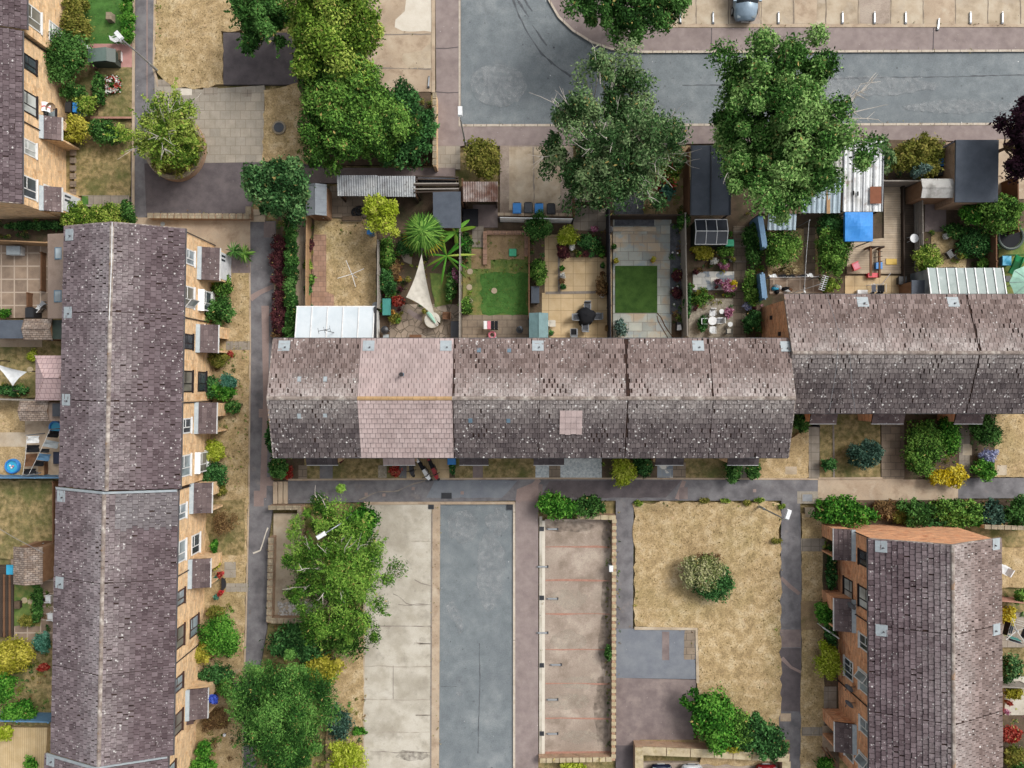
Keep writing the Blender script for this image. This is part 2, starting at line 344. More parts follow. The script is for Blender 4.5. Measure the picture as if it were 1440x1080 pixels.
S('footpath', [(352,311),(388,311),(387,480),(385,640),(384,712),(377,760),(375,885),(362,960),(358,1140),(340,1140),(343,980),(350,700),(352,480)], 'tar_path', .002)
strip('footpath_seam', [(352,420),(366,411),(386,402)], .35, 'patchtar', .012,.4); strip('footpath_seam', [(373,430),(374,560),(370,700)], .45, 'patchtar', .01,.2)
strip('edging', [(351,345),(352,480),(350,700),(346,880),(342,1000),(341,1140)], .12, 'conc_tan', .02)
strip('edging', [(387,330),(386,480)], .1, 'conc_bay', .02)
strip('crack', [(377,742),(372,756),(366,774),(356,778)], .09, 'conc_white', .014,.6)
for x,y,w,h in ((381,325,10,13),(370,581,6,6),(378,677,6,6),(364,701,7,11)): S('tarmac_repair', rect(x-w,y-h,x+w-4,y+h-4) if w>8 else rect(x-w,y-h,x+w,y+h), 'tar_brown' if w>8 else 'patchtar', .012)
S('lawn', [(318,372),(350,372),(351,480),(349,700),(344,880),(340,1000),(340,1140),(262,1140),(268,980),(276,760),(286,560),(284,400)], 'drygrass', .03, 1.)
S('lawn', [(300,705),(345,700),(344,780),(300,782),(290,740)], 'drygreen', .034, 1.5)
for x0,y0,x1,y1,m in ((330,353,352,384,'tar_brown'),(322,480,352,492,'slab_lane'),(322,820,349,832,'slab_grey'),(312,960,345,972,'tar_path'),(320,790,332,812,'slab_grey')): S('garden_path', rect(x0-4,y0,x1,y1), m, .038)
# the footpath in front of the middle terrace
S('footpath', [(384,676),(560,674),(760,673),(1000,674),(1150,674),(1150,704),(860,704),(755,704),(724,704),(610,706),(512,706),(405,708),(405,676)], 'tar_path', .006)
for x0,x1,m in ((600,720,'tar_blue'),(760,950,'tar_dark'),(955,1080,'tar_path')): S('footpath_patch', jitter([(x0+12,675.5),(x1+8,675.5),(x1-14,700),(x0,700)],.8), m, .012)
strip('footpath_seam', [(758,674),(744,690),(728,706)], .3, 'patchtar', .016,.3); strip('footpath_seam', [(962,676),(952,702)], .3, 'patchtar', .016,.3)
strip('crack', [(505,703),(530,692),(560,690),(582,680),(598,676)], .08, 'crack', .016,.7)
strip('edging', [(405,674.5),(760,672.5),(1150,673.5)], .12, 'conc_tan', .05)
strip('edging', [(512,707.5),(724,707)], .2, 'conc_tan', .06)
for x,y in ((581,687),(650,693),(515,695),(540,696),(1061,690)): S('tarmac_repair', rect(x-2.2,y-2.2,x+2.2,y+2.2), 'patchtar', .02)
for x,y in ((757,690),(961,694)): S('tarmac_repair', rect(x-6,y-9,x+6,y+8), 'tar_brown', .018)
S('cover_surround', rect(1121,691,1150,708), 'slab_grey', .018)
for k in range(3): S('steps', rect(385+7*k,677,391+7*k,708), 'conc_tan', .06+.05*(2-k))
# lower parking
S('parking_bays', [(514,708),(607,708),(605,1140),(510,1140)], 'conc_pale', 0)
S('parking_bays', [(608,708),(619,708),(617,1140),(606,1140)], 'conc_tan', .01)
strip('drain_line', [(607.5,722),(605.5,1140)], .09, 'crack', .02)
strip('edging', [(514,706),(512,900),(510,1140)], .14, 'conc_bay', .05)
for y,x0 in ((762,514),(850,560),(881,512),(905,590),(937,512),(983,512),(1006,588),(1030,512),(1057,520)):
    strip('bay_joint', [(x0,y),(x0+20,y+R(-1.2,1.2)),((x0+607)/2-8,y+R(-1.5,1.5)),(585,y+R(-1.2,1.2)),(606,y+R(-1,1.5))], .05, random.choice(['jointl','jointl','crack']), .008,.9)
strip('crack', [(553,835),(560,838),(566,843),(571,848),(577,850),(590,851),(604,850)], .045, 'crack', .012,.9); strip('crack', [(583,815),(592,820),(600,822),(607,824)], .04, 'crack', .012,.9)
strip('bay_joint', [(553,936),(553,983)], .04, 'crack', .009)
S('road', [(619,708),(722,708),(722,1140),(617,1140)], 'road', ROADZ+.02)
S('road_stain', jitter([(628,850),(640,852),(650,868),(652,888),(646,893),(640,876),(630,866)],1.5), 'stain', ROADZ+.03)
for x,y,r in ((646,976,5),(634,848,4),(700,716,5)): S('road_stain', jitter([(x+r*cos(a),y+r*.6*sin(a)) for a in [k*pi/4 for k in range(8)]],1,4), 'stain', ROADZ+.03)
strip('road_joint', [(674,905),(675,960),(672,1060)], .05, 'tyre', ROADZ+.032,.8); strip('road_joint', [(620,966),(642,966)], .05, 'tyre', ROADZ+.032,.8)
for k in range(14):   # oil, moss and wear films on bays, paths and road
    x,y,w,h,m = ((853,755,7,22,'grime'),(851,840,6,30,'grime'),(850,905,8,40,'grime'),(800,740,40,8,'grime'),(800,986,30,12,'wornlight'),(815,960,26,9,'wornlight'),(800,842,26,14,'wornlight'),(800,900,26,14,'wornlight'),(815,1036,26,10,'wornlight'),(846,1000,10,50,'grime'),(690,800,20,60,'stain'),(650,740,22,24,'stain'),(700,735,16,18,'stain'),(580,1062,26,7,'grime'))[k]
    slab('stain', jitter([(x+w*cos(a)*R(.8,1.15),y+h*sin(a)*R(.8,1.15)) for a in [q*pi/9 for q in range(18)]],1,5), m, .012 if x > 730 or x < 617 else ROADZ+.034)
for x,y,w,h in ((700,120,40,30),(1200,120,120,14),(1350,150,80,10)): slab('stain', jitter([(x+w*cos(a),y+h*sin(a)) for a in [q*pi/9 for q in range(18)]],2,8), 'stain' if y > 70 else 'grime', ROADZ+.02)
strip('kerb', [(723,706),(723,1140)], .16, 'kerb', .018)
S('pavement', [(725,700),(757,704),(757,1140),(724,1140)], 'tar_pink', 0)
S('pavement', [(727,688),(757,676),(757,706),(725,704)], 'patchtar', .012)
strip('kerb', [(760.5,726),(760,1062)], .2, 'conc_pale', .03); strip('kerb', [(764.5,732),(764,1060)], .2, 'conc_white', .035)
S('parking_bays', rect(766,730,862,1060), 'conc_brown', 0)
for k,y in enumerate((769,816,863,913,961,1010)): strip('bay_marking', [(767,y),(790,y+R(-.6,.6)),(812,y+R(-.6,.6)),(838,y+R(-.6,.6)),(858,y+.6)], .1, 'redline', .01,.6)
strip('bay_marking', [(767,1058),(858,1058.5)], .22, 'redline', .02,.4)
S('footpath', [(866,704),(891,704),(890,884),(866,884)], 'tar_path', .004)
S('footpath', [(866,884),(979,884),(979,955),(866,953)], 'tar_blue', .006)
S('tarmac_patch', [(866,953),(979,956),(975,1050),(866,1050)], 'tar_brown', .004); S('footpath', rect(866,1048,898,1140), 'tar_dark', .008)
S('tarmac_repair', rect(931,888,941,928), 'tar_brown', .012); S('tarmac_repair', jitter(rect(962,886,977,928),1), 'slab_brown', .012)
S('lawn', [(891,706),(1096,706),(1098,880),(1096,1075),(985,1075),(980,884),(893,882)], 'drygrass', .04, 2.4)
strip('edging', [(892,883),(979,884),(981,960)], .22, 'conc_bay', .06)
S('footpath', [(1099,700),(1125,704),(1127,800),(1126,1140),(1094,1140),(1096,900)], 'tar_path', .008)
for x0,y0,x1,y1,m in ((1097,885,1126,910,'tar_brown'),(1097,1003,1112,1014,'conc_tan'),(1096,911,1126,1000,'tar_dark')): S('footpath_patch', rect(x0,y0,x1,y1), m, .014)
strip('footpath_seam', [(1098,812),(1110,824),(1124,835)], .25, 'patchtar', .02,.3); strip('footpath_seam', [(1099,925),(1112,938),(1126,945)], .25, 'patchtar', .02,.3)
S('soil_bed', rect(900,1040,1110,1056), 'drysoil', .02)
S('parking_bays', rect(900,1072,1110,1150), "conc_brown", 0)
# fronts of the lower right terrace
S('lawn', [(1127,722),(1160,722),(1172,800),(1172,1140),(1124,1140),(1127,900)], 'drygrass', .03, 1)
S('soil_bed', [(1155,745),(1180,745),(1180,1140),(1160,1140),(1158,900)], 'soil', .034, 1)
for x0,y0,x1,y1,m in ((1126,757,1160,775,'slab_lane'),(1126,865,1160,885,'drysoil'),(1127,1022,1156,1034,'slab_lane'),(1158,965,1176,1018,'slab_lane'),(1156,1020,1176,1056,'conc_tan'),(1126,845,1158,865,'drysoil')): S('garden_path', rect(x0,y0,x1,y1), m, .04)
S('cover_surround', rect(1132,714,1145,727), 'conc_bay', .03)
# fronts of the upper right terrace
S('footpath', [(1150,674),(1347,672),(1347,703),(1150,703)], 'conc_tan', .008)
S('footpath', [(1347,672),(1500,672),(1500,700),(1347,701)], 'tar_path', .008)
S('lawn', [(1080,640),(1137,600),(1137,672),(1060,673)], 'drygrass', .03, 1)
S('lawn', rect(1152,582,1237,671), 'drygreen', .03, 1); S('lawn', [(1400,582),(1500,582),(1500,671),(1396,671)], 'drygrass', .03, 1)
S('soil_bed', rect(1270,582,1348,674), 'soil', .03); S('soil_bed', rect(1362,582,1398,671), 'soil', .03)
for x0,y0,x1,y1,m in ((1137,600,1152,673,'slab_lane'),(1239,584,1271,673,'slab_brown'),(1348,584,1363,672,'slab_lane'),(1353,624,1366,640,'conc_bay'),(1401,654,1415,668,'conc_bay'),(1104,656,1120,667,'conc_bay')): S('garden_path', rect(x0,y0,x1,y1), m, .04)
strip('edging', [(1150,672.5),(1240,672)], .14, 'conc_tan', .08); strip('edging', [(1171,590),(1172,671)], .12, 'crack', .07)
S('soil_bed', [(1148,703),(1500,703),(1500,738),(1160,742),(1146,725)], 'soil', .02)
# fronts of the middle terrace
S('lawn', rect(386,640,1100,673), 'drygreen', .02)
for x0,y0,x1,y1,m in ((386,640,428,673,'soil'),(450,640,468,673,'tar_path'),(420,654,432,676,'slab_brown'),(532,654,544,672,'gravel'),(562,655,572,672,'tar_path'),(572,640,618,673,'deckv'),(618,645,640,672,'slab_cream'),(632,640,640,672,'soil'),(665,654,679,672,'tar_brown'),(753,654,772,672,'gravelw'),(772,654,788,672,'slab_brown'),(788,640,848,672,'gravelw'),(846,640,925,673,'soil'),(924,644,946,672,'slab_mosaic'),(946,650,964,672,'slab_brown'),(1041,650,1050,673,'slab_lane')): S('garden_path' if m not in('soil',) else 'soil_bed', rect(x0,y0,x1,y1), m, .034)
S('lawn', [(1078,642),(1135,642),(1135,673),(1066,673)], 'drygrass', .03, 1)
# back gardens of the middle terrace
S('soil_bed', rect(388,262,1440,478), 'soil', -.03)
S('soil_bed', rect(388,312,407,476), 'soil', .0); S('garden_path', [(417,296),(431,296),(430,432),(416,432)], 'conc_tan', .03)
S('lawn', rect(442,308,529,432), 'drygrass', .01, .8); S('garden_path', [(441,330),(459,330),(459,410),(470,415),(470,432),(438,432)], 'brickpath', .03)
S('patio', rect(464,262,530,306), 'slab_brown', .016)
S('patio', [(548,428),(646,428),(646,476),(548,476)], 'crazy', .01); S('lawn', [(604,385),(636,385),(636,428),(612,432)], 'greengrass', .02, 1)
S('lawn', rect(651,330,743,443), 'greengrass', .0, .8); S('lawn', rect(676,384,742,442), 'lawngreen', .012, 3)
S('patio', rect(650,443,743,476), 'slab_brown', .01); S('patio', rect(665,288,700,320), 'tar_brown', .01); S('garden_path', rect(664,318,680,348), 'slab_lane', .016)
S('flower_bed', rect(684,328,737,365), 'drysoil', .03, 1); S('garden_path', rect(663,350,690,378), 'drysoil', .014)
for x,y in ((661,382),(660,404),(661,423),(695,409)): S('stepping_stone', [(x+4.2*cos(k*pi/5),y+4.2*sin(k*pi/5)) for k in range(10)], 'conc_bay', .04)
S('parking_bays', rect(703,205,806,302), 'conc_brown', .0); S('parking_bays', rect(716,207,788,296), 'conc_bay', .006)
strip('bay_joint', [(750,207),(751,298)], .08, 'crack', .012,.8)
S('patio', rect(762,330,860,476), 'slab_cream', .0); S('patio', rect(806,290,856,326), 'slab_lane', .01); S('soil_bed', rect(745,320,766,412), 'soil', .01)
S('soil_bed', [(808,324),(858,326),(858,362),(786,362),(782,345)], 'soil', .02); strip('edging', [(786,352),(786,412)], .16, 'crack', .03); strip('edging', [(767,412),(846,411)], .18, 'crack', .03)
S('patio', rect(862,308,944,476), 'slab_slate', .01); S('lawn', rect(865,374,924,440), 'turf', .05); S('slate_bed', rect(942,315,958,442), 'slatebed', .04); S('slate_bed', rect(864,270,920,318), 'slatebed', .02)
S('garden_bed', rect(905,205,970,302), 'drysoil', .02); strip('edging', [(862,323),(922,323)], .3, 'conc_bay', .12)
S('patio', rect(968,420,1034,476), 'gravel', .006); S('patio', rect(974,382,1032,408), 'slab_mosaic', .03); S('garden_path', rect(1031,318,1049,476), 'slab_brown', .014)
for y in (326,336,346,368): strip('edging', [(1031,y),(1049,y)], .12, 'slab_lane', .04)
S('lawn', rect(1080,322,1150,388), 'drygrass', .0, 1); S('garden_path', rect(1130,320,1146,386), 'slab_brown', .016); S('patio', rect(1082,386,1160,414), 'slab_old', .02)
S('deck', [(1242,255),(1270,255),(1270,385),(1190,385),(1190,340),(1242,335)], 'deck', .08); S('patio', rect(1188,388,1276,414), 'slab_cream', .01)
S('garden_path', rect(1270,258,1296,412), 'darkdeck', .03); S('lawn', rect(1310,325,1358,376), 'drygrass', .0, 1.2); S('patio', rect(1300,282,1330,326), 'tar_brown', .01)
S('driveway', rect(1326,200,1346,260), 'slab_old', .01); S('driveway', rect(1402,196,1440,280), 'conc_tan', .01); S('lawn', rect(1404,320,1450,415), 'greengrass', .01, 1)
S('garden_bed', rect(1215,197,1330,256), 'soil', .01)
# gardens at the left and right edges
S('lawn', rect(100,-60,186,62), 'lawngreen', .0, 1); S('patio', [(120,62),(190,62),(190,95),(130,95)], 'pink_slab', .02); S('lawn', [(138,95),(188,95),(188,166),(138,166)], 'drygreen', .02, 1)
S('lawn', rect(106,200,184,276), 'drygreen', .02, 1); S('garden_path', rect(116,275,182,291), 'slab_lane', .03); S('doormat', rect(116,276,125,288), 'lawngreen', .045)
for k in range(6): S('stepping_stone', rect(99,211+11*k,108,219+11*k), 'slab_brown', .04)
strip('edging', [(189,-60),(188,300)], .2, 'conc_tan', .05); strip('edging', [(128,166),(186,166)], .14, 'redline', .06)
S('soil_bed', rect(-60,306,180,345), 'soil', .0)
S('patio', rect(-60,345,70,447), 'slab_old', .01); S('lawn', rect(-60,478,90,560), 'drygreen', .01, 1); S('garden_path', rect(-60,477,60,488), 'conc_tan', .03)
S('lawn', rect(-60,562,36,672), 'drygrass', .02, 1); S('patio', rect(36,592,86,670), 'conc_tan', .02); S('garden_path', rect(-60,608,38,628), 'conc_bay', .03)
S('lawn', rect(-60,675,75,785), 'drygreen', .03, 1); S('patio', rect(16,780,90,900), 'slab_old', .01); S('lawn', rect(18,820,58,880), 'greengrass', .02, 1); S('deck', rect(-60,795,18,890), 'darkdeck', .06)
S('lawn', rect(-60,900,90,1020), 'drygreen', .0, 2); S('deck', [(-60,1022),(68,1022),(62,1140),(-60,1140)], 'deckv', .08)
S('lawn', rect(1400,770,1500,826), 'drygrass', .03, 1); S('patio', rect(1404,862,1500,910), 'slab_lane', .02); S('patio', rect(1412,950,1500,1005), 'conc_pale', .03); S('soil_bed', rect(1404,1005,1500,1140), 'soil', .01)
# ---------------------------------------------------------------- building materials
mat('brick_tan', ['e6bf90','f0cea6','d4a878'], 2.2, .2, 9, .9, .25, grid=(.45,.15,.5,.014,'e0c8a6',.24,'wall'))
mat('brick_red', ['e6a67c','efb892','cf8b66'], 2.2, .18, 20, .9, .25, grid=(.45,.15,.5,.014,'cf9a70',.26,'wall'))
mat('brick_dull', ['a8866c','b99a80'], 2., .18, 20, .9, .3, grid=(.45,.15,.5,.014,'b5a28c',.12,'wall'), big=[(1.2,'74634f',.52,.7,.6)])
mat('coping', ['93866f','aa9d86'], 2.5, .2, 22, .9, .3, grid=(.3,.3,.5,.025,'8a7d6c',.1), big=[(1.6,'776c58',.5,.7,.6)], spots=[(6,.2,'d8d0bb')])
mat('coping_lichen', ['ab9c80','c4b595'], 1.8, .22, 18, .9, .3, big=[(1.6,'8a7a50',.5,.68,.7)], spots=[(5,.22,'d3bf72')])
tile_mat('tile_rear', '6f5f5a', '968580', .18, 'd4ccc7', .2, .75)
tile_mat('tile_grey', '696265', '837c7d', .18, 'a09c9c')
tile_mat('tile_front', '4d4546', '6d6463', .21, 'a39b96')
tile_mat('tile_pink', 'ae9b97', 'bba9a5', .0)
tile_mat('tile_west', '5d5154', '827578', .18, 'c2bcbd', 0, .5)
tile_mat('tile_east', '57494c', '7a6c6f', .18, 'c6bdba', 0, .5)
tile_mat('tile_porch', '5c4f50', '807170', .16)
tile_mat('tile_porch_dark', '4c4546', '625a5c', .1)
mat('moss', ['271c19','3e2a22'], 3., .3, 20, .95, .4)  # moss in the gaps; also the shade painted on the tile risers
mat('ridge_tile', ['7b6f69','94877e','70645e'], 2., .2, 18, .92, .3, big=[(.5,'c98f45',.6,.7,.6),(1.4,'d9d2c8',.5,.68,.7)])
mat('ridge_sand', ['a98a63','bb9a70'], 2., .15, 18, .92, .3)
mat('lead', ['a9b3b8','bcc4c6'], 3., .1, 18, .55, .1)
plain('pipe_dark', '2c2a2c'); plain('frame_white', 'f2f2f0', .4); plain('frame_dark', '2b2528', .4); plain('frame_brown', '4d352e', .5); plain('door_white', 'e6e8ea', .4); plain('door_dark', '33302f', .4); plain('gutter', '555356', .5)
plain('plate', 'a6afb3', .6); plain('plate_dark', '5d7686', .5); plain('dish', '5c5b60', .5); plain('dish_tan', 'a98f76', .5); plain('white', 'eceeee', .45)
glass_mat('pane', 'a9b6bc'); glass_mat('pane_net', 'd6dad6', .35); glass_mat('pane_blind', '8f8a80', .3); glass_mat('pane_dark', '4f585e')

def tiles(L, w, d, ez, rise, side, over_e=.12, cols=.33, crs=.335, rough=1., zone=None, seam=.03):
    """one slope of overlapping tiles; side 0 = front, 1 = rear. L(u,v,z) -> world"""
    hl = d/2; sl = hypot(hl, rise); ct, st = hl/sl, rise/sl
    def Pt(u, s, lift):
        v = s*ct - lift*st; z = ez + s*st + lift*ct
        return L(u, v if side == 0 else d - v, z)
    mb = MB(); n = int(sl/crs)+1; crs = sl/n; ph = R(0,6)
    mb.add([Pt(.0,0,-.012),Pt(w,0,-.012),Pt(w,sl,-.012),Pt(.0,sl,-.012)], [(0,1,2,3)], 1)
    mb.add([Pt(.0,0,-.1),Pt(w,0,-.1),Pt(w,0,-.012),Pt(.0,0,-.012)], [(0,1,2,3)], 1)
    for k in range(n):
        s0, s1 = k*crs - (.04 if k == 0 else 0), min((k+1)*crs+.03, sl); off = (k % 2)*cols/2; j = -1
        while True:
            j += 1; u0 = j*cols - off; u1 = u0 + cols - .02
            if u0 >= w: break
            a, b = max(u0, seam*R(.4,1.4)), min(u1, w)
            if b - a < .04: continue
            pm = .05+.5*max(0,sin(u0*1.3+ph)+sin(s0*1.9+ph*2)+.6*sin(u0*3.1-s0*2.3)-.95)*(.3+k/n); hf = .055 + R(-.012,.016)*rough; hb = .006; sk = R(-.012,.012)*rough; sk += R(-.06,.06) if random.random() < .025*rough else 0; g = R(.02,.08)*rough if random.random() < pm*rough else R(0,.012)*rough
            t = min(max(random.gauss(.5,.26),.03),.97)
            v = [Pt(a,s0+sk,-.005),Pt(b-g,s0+sk,-.005),Pt(a,s0+sk,hf),Pt(b-g,s0+sk,hf),Pt(a,s1,hb),Pt(b-g,s1,hb)]
            mb.add(v, [(2,3,5,4)], 2 if zone and side == 0 and (a+b)/2 < zone[0]+R(-.2,.2) and k/n < zone[1] else 0, t, (k+.5)/n); mb.add(v, [(0,1,3,2),(0,2,4),(1,5,3)], 1)  # riser and side faces coloured dark: course shadows painted on the tile edges
    return mb
def window(house, Wf, u, z, w, h, fm, opened=0, split=1, bay=0.):
    """frame with mullions and panes on a facade; Wf(u, z, out) -> world"""
    fb = MB(); pb = MB(); e = .08; o0, o1 = -.05+bay, .045+bay
    def bx(m, a, b, c, d_, p, q): m.hexa([Wf(a,c,p),Wf(b,c,p),Wf(b,c,q),Wf(a,c,q),Wf(a,d_,p),Wf(b,d_,p),Wf(b,d_,q),Wf(a,d_,q)])
    u0, u1, z0, z1 = u-w/2, u+w/2, z, z+h
    bx(fb,u0,u1,z0,z0+e,o0,o1); bx(fb,u0,u1,z1-e,z1,o0,o1); bx(fb,u0,u0+e,z0+e,z1-e,o0,o1); bx(fb,u1-e,u1,z0+e,z1-e,o0,o1)
    bx(fb,u0-.06,u1+.06,z0-.06,z0-.002,-.03,.1+bay)   # sill
    for k in range(1, split+1):
        m = u0 + w*(k/(split+1) + (.1 if split == 1 else 0)); bx(fb,m-.03,m+.03,z0+e,z1-e,o0,o1-.004)
    bx(fb,u0+e,u0+w*.55,z1-.42,z1-.37,o0,o1-.008)
    bx(pb,u0+e*.5,u1-e*.5,z0+e*.5,z1-e*.5,-.02+bay,.012+bay)
    if bay: bx(fb,u0,u1,z0-.6,z0-.07,0,bay+.03); fb.hexa([Wf(u0-.05,z1,0),Wf(u1+.05,z1,0),Wf(u1+.05,z1,bay+.1),Wf(u0-.05,z1,bay+.1),Wf(u0-.05,z1+.22,0),Wf(u1+.05,z1+.22,0),Wf(u1+.05,z1+.03,bay+.1),Wf(u0-.05,z1+.03,bay+.1)])
    fo = build('window', fb, MATS[fm], house); build('pane', pb, MATS[random.choice(['pane','pane_net','pane_dark','pane_blind','pane'])], fo)
    if opened:   # a sash hinged open at its outer side
        sb = MB(); gb = MB(); a = radians(38); s0 = u1-e if opened > 0 else u0+e; ww = w*.42; sg = -1 if opened > 0 else 1
        def Q(t, zz, th): return Wf(s0+sg*(t*cos(a)), zz, .06+t*sin(a)+th)
        def qb(m, a0, a1, c, d_, th): m.hexa([Q(a0,c,0),Q(a1,c,0),Q(a1,c,th),Q(a0,c,th),Q(a0,d_,0),Q(a1,d_,0),Q(a1,d_,th),Q(a0,d_,th)])
        zb, zt = z0+e, z1-e
        qb(sb,0,ww,zb,zb+.06,.04); qb(sb,0,ww,zt-.06,zt,.04); qb(sb,0,.06,zb+.06,zt-.06,.04); qb(sb,ww-.06,ww,zb+.06,zt-.06,.04); qb(gb,.05,ww-.05,zb+.05,zt-.05,.02)
        so = build('open_sash', sb, MATS[fm], fo); build('sash_pane', gb, MATS['pane'], so)
    return fo
def house(O, U, w, d, ez, rise, label, group, brick, tf, tr, front, porch, over=.3, rear=(), V=None, gap=.004, vents=(), ridge='ridge_tile', ends=(0,0), rough=1., roofm=None, patch=None, plates=(), crs=.335, downpipe=True, zone=None, seam=.04):
    V = V or (-U[1], U[0])
    def L(u, v, z): return (O[0]+U[0]*u+V[0]*v, O[1]+U[1]*u+V[1]*v, z)
    hs = T('terraced_house', label, 'house', L(w/2, d/2, 0), group)
    mb = MB(); zr = lambda v: ez + rise*(1-abs(2*v/d-1)) - .13
    prof = [(over,-.25),(d-over,-.25),(d-over,zr(d-over)),(d/2,zr(d/2)),(over,zr(over))]; a, b = gap+(.12 if ends[0] else 0), w-gap-(.12 if ends[1] else 0)
    vs = [L(a,v,z) for v,z in prof]+[L(b,v,z) for v,z in prof]
    mb.add(vs, [(4,3,2,1,0),(5,6,7,8,9)]+[(i,(i+1)%5,(i+1)%5+5,i+5) for i in range(5)])
    build('wall', mb, MATS[brick], hs)
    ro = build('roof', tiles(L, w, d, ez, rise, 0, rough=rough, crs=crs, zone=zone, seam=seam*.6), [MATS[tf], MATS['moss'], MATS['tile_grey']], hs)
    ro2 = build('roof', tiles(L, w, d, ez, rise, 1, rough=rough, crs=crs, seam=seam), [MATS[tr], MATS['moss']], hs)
    rb = MB(); n = max(2, int(w/.45)); zt = ez+rise
    for k in range(n):   # ridge tiles
        a, b = w*k/n+.006, w*(k+1)/n-.006; j = R(-.008,.008); pr = [(-.13,-.02),(-.09,.055),(0,.085),(.09,.055),(.13,-.02)]
        vs = [L(a,d/2+q,zt+z+j) for q,z in pr]+[L(b,d/2+q,zt+z+j) for q,z in pr]
        rb.add(vs, [(i,i+1,i+6,i+5) for i in range(4)]+[(0,1,2,3,4),(9,8,7,6,5)])
    build('ridge', rb, MATS[ridge], ro)
    for v0, s in ((0,-1),(d,1)):
        gb = MB(); gb.tube([L(0.01,v0+s*.05,ez-.07),L(w-.01,v0+s*.05,ez-.07)], .055, 6); build('gutter', gb, MATS['gutter'], hs)
    for e, u in ((ends[0],0),(ends[1],w)):
        if e:   # verge of mortar under the end tiles
            vb = MB(); du = -.012 if u == 0 else .012; lo = [L(u+du,0,ez-.12),L(u+du,d/2,ez+rise-.12),L(u+du,d,ez-.12)]; k = .05*(1 if u == 0 else -1)
            for (p,q) in (((0,ez),(d/2,ez+rise)),((d/2,ez+rise),(d,ez))):
                vb.hexa([L(u+du,p[0],p[1]-.11),L(u+k,p[0],p[1]-.11),L(u+k,q[0],q[1]-.11),L(u+du,q[0],q[1]-.11),L(u+du,p[0],p[1]+.035),L(u+k,p[0],p[1]+.035),L(u+k,q[0],q[1]+.035),L(u+du,q[0],q[1]+.035)])
            build('verge', vb, MATS['ridge_tile'], ro)
    if downpipe:
        pb = MB(); pb.tube([L(.08,over-.06,0),L(.08,over-.06,ez-.12)], .04, 6); build('downpipe', pb, MATS['pipe_dark'], hs)
    Wf = lambda u, z, out: L(u, over-out, z)
    Wr = lambda u, z, out: L(u, d-over+out, z)
    for q in front: window(hs, Wf, *q)
    for q in rear: window(hs, Wr, *q)
    hl = d/2; sl = hypot(hl, rise)
    def Pt(u, s, side, lift):
        v = s*hl/sl - lift*rise/sl; return L(u, v if side == 0 else d-v, ez + s*rise/sl + lift*hl/sl)
    for (u, s, side, kind) in plates:   # flashing plates and vent tiles lying on the slope
        k = {'plate':(.36,.34),'small':(.11,.16),'dark':(.12,.14),'flue':(.1,.1)}[kind]; vb = MB()
        vb.hexa([Pt(u+a*k[0],s+b*k[1],side,l) for l in (-.01,.06) for a,b in ((-1,-1),(1,-1),(1,1),(-1,1))])
        vo = build('roof_vent', vb, MATS['plate_dark' if kind in ('dark','flue') else 'plate'], ro if side == 0 else ro2)
        if kind == 'plate':
            cb = MB(); c = Pt(u+.08,s+.1,side,.05); cb.tube([c,(c[0],c[1],c[2]+.12)], [.05,.045], 8); build('vent_pipe', cb, MATS['gutter'], hs)
        if kind == 'flue':
            cb = MB(); c = Pt(u,s,side,.03); cb.tube([c,(c[0],c[1],c[2]+.5)], .075, 10); cb.tube([(c[0],c[1],c[2]+.5),(c[0],c[1],c[2]+.6)], [.14,.12], 10); build('flue', cb, MATS['pipe_dark'], hs)
    if patch:   # newer tiles let into the slope
        u0,u1,s0,s1,side = patch; pb = MB(); n = int((s1-s0)/.335); nc = int((u1-u0)/.33)
        for k in range(n):
            for j in range(nc):
                a, b = u0+(u1-u0)*j/nc, u0+(u1-u0)*(j+1)/nc-.012; c, e = s0+(s1-s0)*k/n, s0+(s1-s0)*(k+1)/n; sh = R(-.03,.03) if k in (0,n-1) else 0
                pb.add([Pt(a,c+sh,side,.03),Pt(b,c+sh,side,.03),Pt(a,c+sh,side,.12),Pt(b,c+sh,side,.12),Pt(a,e+.02,side,.085),Pt(b,e+.02,side,.085)], [(2,3,5,4),(0,1,3,2),(0,2,4),(1,5,3)], 0, R(.4,.9), .3)
        build('new_tiles', pb, MATS['tile_pink'], ro if side == 0 else ro2)
    if porch:
        u0, u1, proj, zt, st = porch[:5]; Pw = lambda u, out, z: L(u, over-out, z); pw = MB()
        bx = lambda m, a, b, p, q, c, e: m.hexa([Pw(a,p,c),Pw(b,p,c),Pw(b,q,c),Pw(a,q,c),Pw(a,p,e),Pw(b,p,e),Pw(b,q,e),Pw(a,q,e)])
        zf = zt-.38; pm = (u0+u1)/2
        for a, b in ((u0+.08,u0+.2),(u1-.2,u1-.08)): pw.hexa([Pw(a,.005,-.2),Pw(b,.005,-.2),Pw(b,proj-.12,-.2),Pw(a,proj-.12,-.2),Pw(a,.005,zt-.14),Pw(b,.005,zt-.14),Pw(b,proj-.12,zf-.1),Pw(a,proj-.12,zf-.1)])
        if st != 'open': bx(pw, u0+.2, pm-.1, proj-.26, proj-.14, -.2, zf-.12)
        po = build('porch', pw, MATS[brick], hs); rb = MB(); nr = 4; nc = int((u1-u0)/.33)
        for k in range(nr):
            for j in range(nc):
                a, b = u0+(u1-u0)*j/nc, u0+(u1-u0)*(j+1)/nc-.012; p = proj-(proj-.15)*k/nr; q = proj-(proj-.15)*(k+1)/nr-.03
                zA = zf+(zt-zf)*k/nr; zB = zf+(zt-zf)*(k+1)/nr
                rb.add([Pw(a,p,zA-.04),Pw(b,p,zA-.04),Pw(a,p,zA+.03),Pw(b,p,zA+.03),Pw(a,q,zB),Pw(b,q,zB)], [(2,3,5,4),(0,1,3,2),(0,2,4),(1,5,3)], 0, min(max(random.gauss(.5,.2),.05),.95), 0)
